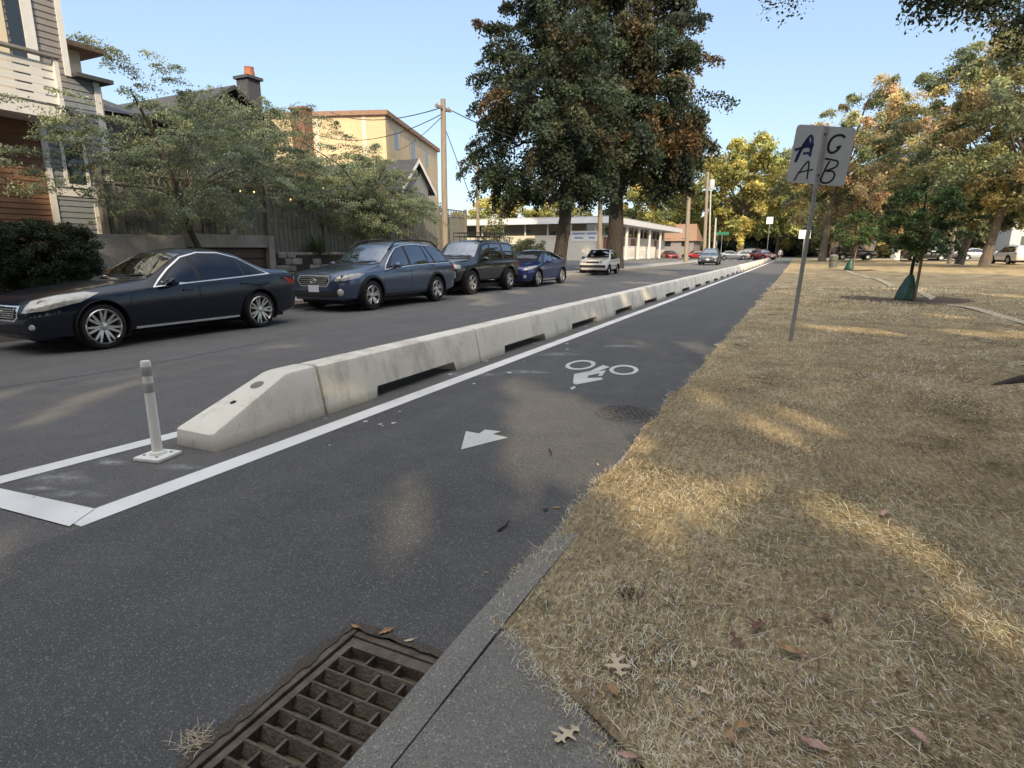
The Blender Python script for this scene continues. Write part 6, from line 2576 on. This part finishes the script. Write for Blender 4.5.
wagon = dict(scale=1.05, L=4.82, paint='paint_blue', wr=.345, ww=.23, tw=.895, axles=(.93, 3.675), rim=.68, spokes=5, twin=.20, gap=.055,
             st=[(0, .36, .70, .79, .56, .46), (.04, .30, .76, .85, .68, .54), (.14, .26, .80, .885, .79, .62), (.35, .25, .835, .93, .86, .68), (.8, .25, .875, .985, .905, .72), (1.25, .25, .915, 1.04, .915, .73),
                 (1.42, .25, .925, 1.075, .915, .71), (1.8, .25, .945, 1.32, .915, .655), (2.15, .25, .96, 1.52, .915, .615), (2.5, .25, .975, 1.585, .915, .605), (3.0, .25, .99, 1.605, .915, .60),
                 (3.7, .25, 1.005, 1.585, .91, .59), (4.2, .26, 1.01, 1.52, .895, .575), (4.45, .28, 1.01, 1.36, .88, .60), (4.65, .30, 1.00, 1.15, .85, .64), (4.76, .34, .95, 1.04, .80, .62), (4.82, .42, .86, .96, .72, .56)],
             doors=[[(1.42, .36), (2.42, .36), (2.47, .70), (2.46, .955), (1.62, .905), (1.46, .87), (1.36, .62)], [(2.48, .36), (3.15, .36), (3.28, .52), (3.44, .74), (3.56, .90), (3.55, .995), (2.49, .96), (2.51, .70)]],
             handles=[(2.27, .875), (3.38, .90)],
             glass_env=[(1.48, .02), (2.6, .05), (3.5, .06), (4.42, .12), (4.30, .55), (4.12, .82), (3.7, .91), (3.0, .93), (2.5, .93), (2.15, .90), (1.82, .74)],
             panes=[[(1.66, .08), (2.44, .09), (2.42, .88), (2.14, .84), (1.88, .66)], [(2.54, .09), (3.30, .10), (3.22, .87), (2.95, .89), (2.50, .88)], [(3.36, .10), (3.60, .11), (3.40, .86), (3.27, .87)], [(3.68, .12), (4.32, .18), (4.20, .55), (4.06, .78), (3.66, .86), (3.46, .86)]],
             ws=(1.36, 2.12), wy0=.70,
             heads=[([(.12, .48, .70), (.05, .58, .685), (.20, .74, .70), (.50, .86, .76), (.68, .88, .84), (.58, .84, .86), (.32, .74, .83), (.14, .58, .785)], 'lamp_glass', 'headlight')],
             face=[('grille_frame', [(-.44, .815), (.44, .815), (.48, .70), (.38, .575), (-.38, .575), (-.48, .70)], 'chrome', .006), ('grille', [(-.40, .795), (.40, .795), (.44, .70), (.355, .60), (-.355, .60), (-.44, .70)], 'seam', .010),
                   ('lower_intake', [(-.60, .475), (.60, .475), (.66, .34), (-.66, .34)], 'black_plastic', .006)],
             slats=[(.38, .61, .41, .79, 4, 'chrome')], fogs=[(.70, .455, .075, 'lamp_glass')], emblem=(0, .70, .085, .045), plate=.53,
             mirror=(1.78, .99, .90), sill=(1.45, 3.2, .335, 'black_plastic'), tails=[[(4.46, .99), (4.74, .97), (4.76, .84), (4.60, .86)]], rails=(1.95, 4.25), arch_clad=.055, handle_mat='paint_blue',
             cladding=[[(1.34, .26), (3.28, .26), (3.28, .345), (1.34, .345)]])

suv = dict(scale=1.06, L=4.54, paint='paint_black', wr=.375, ww=.265, tw=.87, axles=(.86, 3.53), rim=.60, spokes=5, twin=0, gap=.065,
           st=[(0, .46, .80, .90, .72, .58), (.05, .43, .86, .97, .78, .64), (.18, .40, .91, 1.02, .82, .68), (.6, .40, .95, 1.07, .845, .70), (1.1, .40, .98, 1.12, .85, .71), (1.30, .40, .99, 1.16, .85, .70), (1.55, .40, 1.0, 1.38, .85, .67),
               (1.85, .40, 1.01, 1.64, .85, .635), (2.2, .40, 1.015, 1.70, .85, .63), (3.0, .40, 1.02, 1.715, .85, .63), (3.9, .40, 1.02, 1.69, .845, .62), (4.25, .42, 1.02, 1.60, .83, .62), (4.42, .44, 1.01, 1.30, .815, .66), (4.5, .48, .97, 1.08, .79, .66), (4.54, .52, .90, 1.0, .74, .6)],
           doors=[[(1.38, .46), (2.28, .46), (2.30, 1.0), (1.40, .985)], [(2.33, .46), (3.02, .46), (3.14, .68), (3.20, 1.005), (2.34, 1.0)]], handles=[(2.15, .93), (3.06, .94)],
           glass_env=[(1.42, .02), (2.5, .03), (4.22, .05), (4.16, .86), (3.8, .92), (2.2, .92), (1.82, .88), (1.58, .55)],
           panes=[[(1.55, .08), (2.26, .09), (2.24, .86), (1.86, .83), (1.64, .5)], [(2.36, .09), (3.10, .09), (3.10, .86), (2.34, .86)], [(3.22, .09), (4.12, .10), (4.06, .82), (3.75, .86), (3.22, .86)]],
           ws=(1.27, 1.82), wy0=.68, trim='black_plastic',
           heads=[([(.05, .50, .80), (.03, .70, .80), (.25, .82, .82), (.26, .82, .93), (.06, .70, .94), (.06, .50, .94)], 'lamp_glass', 'headlight')],
           face=[('grille', [(-.46, .93), (.46, .93), (.46, .80), (-.46, .80)], 'seam', .008), ('front_bumper', [(-.76, .74), (.76, .74), (.76, .56), (-.76, .56)], 'chrome', .03), ('lower_intake', [(-.5, .545), (.5, .545), (.5, .47), (-.5, .47)], 'seam', .012)],
           slats=[(.44, .81, .44, .92, 3, 'chrome')], mirror=(1.66, 1.06, .84), sill=(1.4, 3.05, .41, 'galvanised'), tails=[[(4.30, .98), (4.48, .97), (4.48, .80), (4.36, .80)]], arch_clad=.06, rack=(2.2, 3.7), plate=.645)

hatch = dict(scale=1.04, L=4.22, paint='paint_cobalt', wr=.33, ww=.22, tw=.87, axles=(.86, 3.46), rim=.74, spokes=5, twin=.14, gap=.045,
             st=[(0, .30, .60, .70, .50, .40), (.05, .24, .66, .75, .66, .52), (.16, .20, .71, .80, .77, .60), (.4, .19, .76, .86, .85, .67), (.8, .18, .82, .93, .88, .70), (1.1, .18, .86, .98, .885, .70), (1.25, .18, .875, 1.02, .885, .69),
                 (1.65, .18, .905, 1.24, .885, .63), (2.0, .18, .93, 1.37, .885, .58), (2.4, .18, .955, 1.41, .885, .57), (2.9, .18, .985, 1.375, .885, .565), (3.4, .19, 1.01, 1.28, .88, .57), (3.8, .21, 1.01, 1.14, .86, .60), (4.05, .26, .97, 1.04, .80, .60), (4.18, .34, .88, .95, .72, .54), (4.22, .42, .80, .86, .64, .48)],
             doors=[[(1.30, .27), (2.50, .27), (2.56, .60), (2.55, .945), (1.48, .865), (1.28, .82), (1.22, .55)]], handles=[(2.38, .86)],
             glass_env=[(1.32, .02), (2.4, .04), (3.55, .10), (3.35, .62), (2.9, .88), (2.4, .93), (2.0, .90), (1.66, .72)],
             panes=[[(1.48, .08), (2.42, .10), (2.36, .88), (2.02, .84), (1.72, .64)], [(2.52, .11), (3.40, .17), (3.26, .56), (2.86, .82), (2.46, .88)]],
             ws=(1.18, 1.98), wy0=.68, wsmat='glass_dark', trim='black_plastic',
             heads=[([(.16, .46, .64), (.10, .58, .635), (.30, .76, .66), (.62, .855, .74), (.82, .86, .81), (.66, .81, .81), (.36, .70, .77), (.18, .56, .715)], 'lamp_glass', 'headlight')],
             face=[('grille', [(-.40, .58), (.40, .58), (.48, .32), (-.48, .32)], 'seam', .006)], slats=[(.44, .34, .40, .56, 3, 'black_plastic')], fogs=[(.66, .40, .06, 'lamp_glass')],
             mirror=(1.62, .94, .87), sill=(1.25, 2.7, .26, 'chrome'), tails=[[(3.72, .97), (4.05, .93), (4.08, .80), (3.90, .80)]], emblem=(0, .63, .05, .03))

small = dict(scale=1.09, L=3.70, paint='paint_white', wr=.275, ww=.165, tw=.775, axles=(.68, 2.93), rim=.62, spokes=6, twin=0, gap=.045,
             st=[(0, .36, .64, .72, .66, .56), (.04, .30, .70, .78, .72, .60), (.15, .27, .74, .82, .76, .64), (.6, .25, .80, .90, .785, .66), (.98, .25, .835, .95, .79, .67), (1.12, .25, .845, 1.0, .79, .66), (1.4, .25, .855, 1.24, .79, .61),
                 (1.62, .25, .865, 1.375, .79, .58), (2.0, .25, .875, 1.415, .79, .575), (2.7, .25, .885, 1.40, .785, .57), (3.15, .25, .89, 1.32, .78, .565), (3.45, .27, .885, 1.06, .77, .60), (3.62, .31, .85, .93, .74, .60), (3.70, .38, .78, .85, .69, .55)],
             doors=[[(1.02, .33), (2.05, .33), (2.08, .60), (2.08, .865), (1.14, .84), (1.02, .80)], [(2.11, .33), (2.50, .33), (2.66, .55), (2.76, .875), (2.11, .865)]], handles=[(1.95, .79), (2.66, .80)],
             glass_env=[(1.18, .02), (2.1, .03), (3.30, .06), (3.08, .84), (2.7, .91), (2.0, .92), (1.62, .88), (1.42, .68)],
             panes=[[(1.32, .08), (2.02, .09), (2.0, .85), (1.64, .82), (1.48, .6)], [(2.12, .09), (2.70, .10), (2.60, .85), (2.10, .85)], [(2.80, .10), (3.18, .12), (3.0, .78), (2.72, .84)]],
             ws=(1.04, 1.60), wy0=.63, trim='black_plastic',
             heads=[([(.05, .40, .66), (.04, .60, .66), (.16, .70, .66), (.18, .70, .76), (.06, .60, .77), (.06, .40, .77)], 'lamp_glass', 'headlight')],
             face=[('grille', [(-.38, .75), (.38, .75), (.38, .655), (-.38, .655)], 'seam', .008), ('front_bumper', [(-.70, .56), (.70, .56), (.70, .42), (-.70, .42)], 'black_plastic', .028), ('hood_vent', [(-.2, .90), (.2, .90), (.2, .885), (-.2, .885)], 'seam', .006)],
             mirror=(1.40, .90, .77), sill=(1.0, 2.6, .50, 'black_plastic'), tails=[[(3.48, .84), (3.64, .82), (3.64, .70), (3.52, .70)]], mirror_mat='black_plastic', handle_mat='black_plastic', plate=.49)


def park(name, spec, label, xr, yf, group='cars parked along the left kerb', cat='car', rz=R(-90), wheel_front_y=None):
    """xr: x of the near flank, yf: y of the front axle"""
    half = spec['L'] / 2
    return build_car(name, spec, label, cat, (xr - spec['tw'], yf - spec['axles'][0] + half, 0), rz, group)


park('sedan', sedan, 'dark navy four door sedan nearest on the left, chrome window line', -9.16, 5.20)
park('station_wagon', wagon, 'grey-blue station wagon with black roof rails and front number plate', -9.42, 11.72, cat='station wagon')
park('offroad_car', suv, 'black boxy offroad car with a roof basket behind the blue wagon', -9.85, 17.4)
park('hatchback', hatch, 'cobalt blue sloping hatchback in front of the dark tree trunk', -9.62, 22.45)
wc_ = build_car('hatchback', small, 'small old white hatchback facing the viewer beneath the dark trees', 'car', (-11.3, 36.2, 0), R(-86), None)

# cars far away: copies of the ones above in other paint
far_group = 'distant cars at the far corner'


def far_car(src, remap, x, yb, Y, rz, label, group=far_group, z=0.02, cat='car'):
    src_o = [o for o in bpy.data.objects if o.parent is None and o.get('label', '').startswith(src)][0]
    o = copy_tree(src_o, None, remap)
    o.location = (gy(x, 255, Y).x, Y, z)
    o.rotation_euler = (0, 0, R(rz))
    o['label'] = label
    o['category'] = cat
    if group:
        o['group'] = group
    elif 'group' in o:
        del o['group']
    return o


far_car('grey-blue station', {'paint_blue': 'paint_slate'}, 710.5, 263, 66, -88, 'slate blue car driving towards the viewer in the left lane', None)
far_car('cobalt', {'paint_cobalt': 'paint_red'}, 670, 258, 97, -60, 'dark red car parked at the left end of the pavilion')
far_car('small old', {'paint_white': 'paint_red'}, 695, 258, 104, -150, 'bright red car half hidden by the brown wooden pole')
far_car('dark navy', {'paint_navy': 'paint_silver'}, 733, 258, 104, 8, 'silver sedan seen side on behind the moving slate car')
far_car('small old', {}, 748, 258, 108, 20, 'white hatchback parked right of the silver sedan')
far_car('grey-blue station', {'paint_blue': 'paint_red'}, 763, 258, 104, -55, 'maroon car at the corner right of the far white hatchback')
far_car('black boxy', {'paint_black': 'paint_tan'}, 757, 258, 112, 10, 'tan car between the white hatchback and the maroon car')
pg = 'cars parked across the lawn'
far_car('black boxy', {}, 853, 258, 88, 10, 'black car with pale wheels seen past the bin across the lawn', pg, .30)
far_car('dark navy', {'paint_navy': 'paint_black'}, 925, 256, 89, 5, 'black sedan left of the pale pole across the lawn', pg, .30)
far_car('grey-blue station', {'paint_blue': 'paint_grey'}, 945, 256, 90, 4, 'dark grey wagon right of the black sedan across the lawn', pg, .30)
far_car('dark navy', {'paint_navy': 'paint_silver'}, 978, 256, 90, 6, 'silver car between the two golden tree trunks', pg, .30)
far_car('grey-blue station', {'paint_blue': 'paint_white'}, 1013, 256, 70, 100, 'white car with red tail lights at the right edge', pg, .25)


# ================================================================== PERSON far down the lane
def person(name, label, loc, rz, joints, edges, radii, h=1.72):
    root = empty(name, loc, label, 'person', None, rz)
    me = bpy.data.meshes.new('body')
    me.from_pydata([Vector(p) for p in joints], edges, [])
    o = bpy.data.objects.new('body', me)
    link(o)
    o.modifiers.new('skin', 'SKIN')
    for i, r_ in enumerate(radii):
        me.skin_vertices[0].data[i].radius = (r_, r_)
    me.skin_vertices[0].data[0].use_root = True
    sb_ = o.modifiers.new('sub', 'SUBSURF')
    sb_.levels = sb_.render_levels = 2
    bpy.context.view_layer.update()
    m2 = evaluated_mesh(o)
    bpy.data.objects.remove(o)
    m2.name = 'body'
    m2.materials.clear()
    for k in ('cloth_white', 'skin', 'cloth_grey'):
        m2.materials.append(MATS[k])
    for p_ in m2.polygons:
        z, x = p_.center.z, abs(p_.center.x)
        p_.use_smooth = True
        p_.material_index = 1 if (z > 1.46 or (x > .27 and z < 1.15) or (.12 < z < .46)) else (2 if z < .92 else 0)
    ob = bpy.data.objects.new('body', m2)
    link(ob, root)
    mb = MB()
    bmh = bmesh.new()
    bmesh.ops.create_icosphere(bmh, subdivisions=3, radius=.108)
    mb.add([(v.co.x, v.co.y * 1.1 + .015, v.co.z * 1.12 + 1.65) for v in bmh.verts if True], [tuple(v.index for v in f.verts) for f in bmh.faces if f.calc_center_median().z > -.01 or f.calc_center_median().y > .03])
    bmh.free()
    mb.build('hair', 'hair', ob, smooth=True)
    mb = MB()
    for s_ in (-1, 1):
        mb.box((s_ * .034, -.098, 1.635), (.022, .012, .012))
    mb.build('eyes', 'seam', ob)
    mb = MB()
    mb.add([(0, -.125, 1.60), (-.016, -.095, 1.595), (.016, -.095, 1.595), (0, -.10, 1.64)], [(0, 1, 3), (0, 3, 2), (0, 2, 1)])
    mb.box((0, -.098, 1.565), (.045, .01, .010))
    mb.build('face', 'skin', ob)
    return root


J = [(0, 0, .95), (0, 0, 1.10), (0, 0, 1.28), (0, 0, 1.42), (0, 0, 1.50), (0, -.01, 1.62), (0, -.005, 1.71),
     (-.10, 0, .90), (-.12, -.10, .50), (-.12, -.02, .09), (-.13, -.16, .05), (.10, 0, .90), (.12, .10, .50), (.12, .24, .10), (.13, .12, .05),
     (-.19, 0, 1.40), (-.25, .05, 1.12), (-.27, -.06, .90), (-.27, -.09, .80), (.19, 0, 1.40), (.25, -.05, 1.12), (.27, -.18, .92), (.27, -.22, .83)]
E_ = [(0, 1), (1, 2), (2, 3), (3, 4), (4, 5), (5, 6), (0, 7), (7, 8), (8, 9), (9, 10), (0, 11), (11, 12), (12, 13), (13, 14), (3, 15), (15, 16), (16, 17), (17, 18), (3, 19), (19, 20), (20, 21), (21, 22)]
RD = [.14, .125, .15, .13, .055, .095, .075, .095, .065, .045, .04, .095, .065, .045, .04, .065, .048, .038, .035, .065, .048, .038, .035]
pp_ = gy(780, 258, 92)
person('person', 'person in white top walking on the bike lane at its far end', (pp_.x, 92, 0), R(10), J, E_, RD)


# ================================================================== LITTER
def oak_leaf(sz, seed, curl=.15):
    rg = random.Random(seed)
    right = [(.0, -.50), (.05, -.40), (.17, -.36), (.20, -.29), (.07, -.24), (.06, -.14), (.20, -.06), (.36, -.05), (.40, .03), (.28, .08), (.10, .09), (.08, .19), (.22, .30), (.34, .40), (.25, .43), (.10, .35), (.08, .42), (.10, .52), (.0, .58)]
    R_ = [(x * rg.uniform(.8, 1.2), y + rg.gauss(0, .012)) for x, y in right]
    L_ = [(-x * rg.uniform(.8, 1.2), y + rg.gauss(0, .02)) for x, y in reversed(right[1:-1])]
    P = [(x * sz, y * sz) for x, y in R_ + L_]
    tri = delaunay_2d_cdt([Vector(p) for p in P] + [Vector((0, y * sz)) for y in (-.3, -.1, .1, .3)], [(i, (i + 1) % len(P)) for i in range(len(P))], [], 1, 1e-7)
    mb = MB()
    ph_ = rg.uniform(0, 6)
    mb.add([(v.x, v.y, .003 + curl * abs(v.x) * (1 + .6 * math.sin(9 * v.y / sz + ph_)) + .12 * sz * max(0, v.y / sz) ** 2 + rg.random() * .02 * sz) for v in tri[0]], [tuple(f) for f in tri[2]])
    mb.tube([(0, -.5 * sz, .004), (.03 * sz, -.72 * sz, .006)], .012 * sz, 5)
    return mb


def oval_leaf(sz, seed, curl=.55):
    """a dry leaf: pointed, toothed, folded along the midrib and crumpled"""
    rg = random.Random(seed)
    N_ = 9
    mb = MB()
    wd_, bend_ = rg.uniform(.20, .30), rg.uniform(-.18, .18)
    fold, roll = rg.uniform(.2, .9) * curl, rg.uniform(-.25, .45)
    for i in range(N_ + 1):
        t = i / N_
        y = (t - .5)
        w_ = wd_ * math.sin(math.pi * min(1, t * .93 + .03)) ** .75 * (1 - .35 * t)
        x0_ = bend_ * (4 * y * y)
        zc_ = .005 / sz + roll * y * y + rg.gauss(0, .012)
        for k, u in enumerate((-1, -.5, 0, .5, 1)):
            jit_ = rg.uniform(.82, 1.15) if abs(u) == 1 else 1
            mb.v.append(((x0_ + u * w_ * jit_) * sz, y * sz, (zc_ + fold * abs(u) * w_ + rg.gauss(0, .018)) * sz))
    for i in range(N_):
        for k in range(4):
            mb.f.append((i * 5 + k, i * 5 + k + 1, i * 5 + k + 6, i * 5 + k + 5))
    zmin = min(v[2] for v in mb.v)
    mb.v = [(x, y, z - zmin + .002) for x, y, z in mb.v]
    mb.tube([(0, -.5 * sz, .006), (.04 * sz, -.75 * sz, .008)], .015 * sz, 5)
    return mb


LV = [(617, 669, .105, 'oak', 'leaf_pale', 'big pale lobed oak leaf lying in the dry grass'),
      (568, 736, .085, 'oak', 'leaf_pale', 'pale lobed oak leaf on the concrete apron'),
      (694, 666, .045, 'oval', 'leaf_pale', 'small whitish leaf right of the big oak leaf'),
      (703, 693, .05, 'oval', 'leaf_pale', 'second small pale leaf just below the whitish one'),
      (915, 738, .07, 'oval', 'leaf_pink', 'pinkish leaf in the bottom right grass'),
      (815, 747, .07, 'oval', 'leaf_pink', 'long pink leaf at the bottom, left of the other pink one'),
      (736, 642, .07, 'oak', 'leaf_red', 'dark red crumpled leaf in the middle of the grass'),
      (757, 627, .08, 'oak', 'leaf_red', 'dark red lobed leaf above right of the crumpled one'),
      (886, 514, .08, 'oval', 'leaf_pink', 'pink leaf lying on the sunlit grass streak'),
      (627, 757, .05, 'oval', 'leaf_pink', 'small pink leaf by the edge of the concrete apron'),
      (613, 691, .05, 'oval', 'leaf_tan', 'tan curled leaf below the big oak leaf'),
      (789, 652, .09, 'oval', 'leaf_tan', 'long tan leaf right of the dark red ones'),
      (826, 618, .05, 'oval', 'leaf_red', 'small reddish leaf in the grass beyond the tan one'),
      (730, 738, .045, 'oval', 'leaf_tan', 'orange tan leaf near the bottom centre of the grass'),
      (742, 728, .05, 'oval', 'leaf_tan', 'second orange tan leaf close to the bottom centre'),
      (805, 543, .05, 'oval', 'leaf_red', 'dark leaf in the shaded grass above the red ones')]
for i, (x, y, sz, kd, mt, lab) in enumerate(LV):
    z = .101 if i == 1 else None
    p = gz(x, y, .12)
    for _ in range(3):
        p = gz(x, y, (zl(p.x, p.y) + .012) if z is None else z)
    o = (oak_leaf if kd == 'oak' else oval_leaf)(sz, i + 40).build('fallen_leaf', mt, None, recalc=False)
    o.location = p + Vector((0, 0, .004 if z else .006))
    o.rotation_euler = (rng0.gauss(0, .2), rng0.gauss(0, .2), rng0.uniform(0, 6.28))
    tag(o, lab, 'leaf', 'fallen leaves')
for i, (x, y, sz, lab) in enumerate(((355, 627, .045, 'small brown leaf scrap at the far corner of the drain grate'), (386, 632, .06, 'torn tan leaf beside the far edge of the drain grate'), (409, 641, .04, 'small pale scrap of leaf between drain grate and kerb'),
                                     (557, 508, .045, 'yellowish leaf by the kerb past the twig'), (545, 510, .05, 'dark leaf by the kerb just left of the yellowish one'), (598, 465, .035, 'white scrap on the asphalt close to the kerb below the manhole'),
                                     (513, 602, .04, 'brown leaf scrap in the gutter before the grass corner'), (486, 573, .03, 'tiny tan leaf on the asphalt left of the gutter'))):
    p = gz(x, y, .003)
    o = oval_leaf(sz, i + 80, .5).build('fallen_leaf', ('leaf_tan', 'leaf_tan', 'leaf_pale', 'leaf_tan', 'twig_bark', 'leaf_pale', 'leaf_tan', 'leaf_tan')[i], None, recalc=False)
    o.location = p
    o.rotation_euler = (0, 0, rng0.uniform(0, 6.28))
    tag(o, lab, 'leaf', 'fallen leaves')
for i, (a, b, lab) in enumerate((((498, 531), (509, 520), 'short dark twig lying on the asphalt near the grass'), ((549, 449), (551, 456), 'tiny twig in the sunlit asphalt patch'))):
    p, q = gz(*a, .008), gz(*b, .008)
    mb = MB()
    d = q - p
    mb.tube([(0, 0, 0), (d.x * .5 + .012, d.y * .5, .004), (d.x, d.y, 0)], [.006, .005, .003], 6)
    o = mb.build('twig', 'twig_bark', smooth=True)
    o.location = p
    tag(o, lab, 'twig')
# tuft of dead grass at the near corner of the grate, dark weeds in the lawn
for x, y, n_, h_, mt, lab, zz in ((195, 742, 70, .055, 'leaf_pale', 'tuft of dry grass caught at the outer edge of the drain grate', 0.0), (630, 597, 60, .06, 'twig_bark', 'dark wiry weed tuft in the lawn near the kerb corner', None), (545, 607, 40, .04, 'yucca_green', 'small dull green weed in the grass at the kerb', None)):
    p = gz(x, y, .12 if zz is None else zz)
    if zz is None:
        p = gz(x, y, zl(p.x, p.y))
    mb = MB()
    rg = random.Random(x)
    for i in range(n_):
        a, e = rg.uniform(0, 6.28), rg.uniform(.1, 1.2)
        L_ = h_ * rg.uniform(.5, 1.2)
        b0 = Vector((rg.gauss(0, .022), rg.gauss(0, .022), 0))
        d = Vector((math.cos(a) * math.cos(e), math.sin(a) * math.cos(e), math.sin(e))) * L_
        s_ = Vector((-math.sin(a), math.cos(a), 0)) * .0012
        mb.add([b0 - s_, b0 + s_, b0 + d * .6 + s_ * .8, b0 + d * .6 - s_ * .8, b0 + d - Vector((0, 0, L_ * .15))], [(0, 1, 2, 3), (3, 2, 4)])
    o = mb.build('weed_tuft', mt, None, recalc=False)
    o.location = p
    tag(o, lab, 'weed')
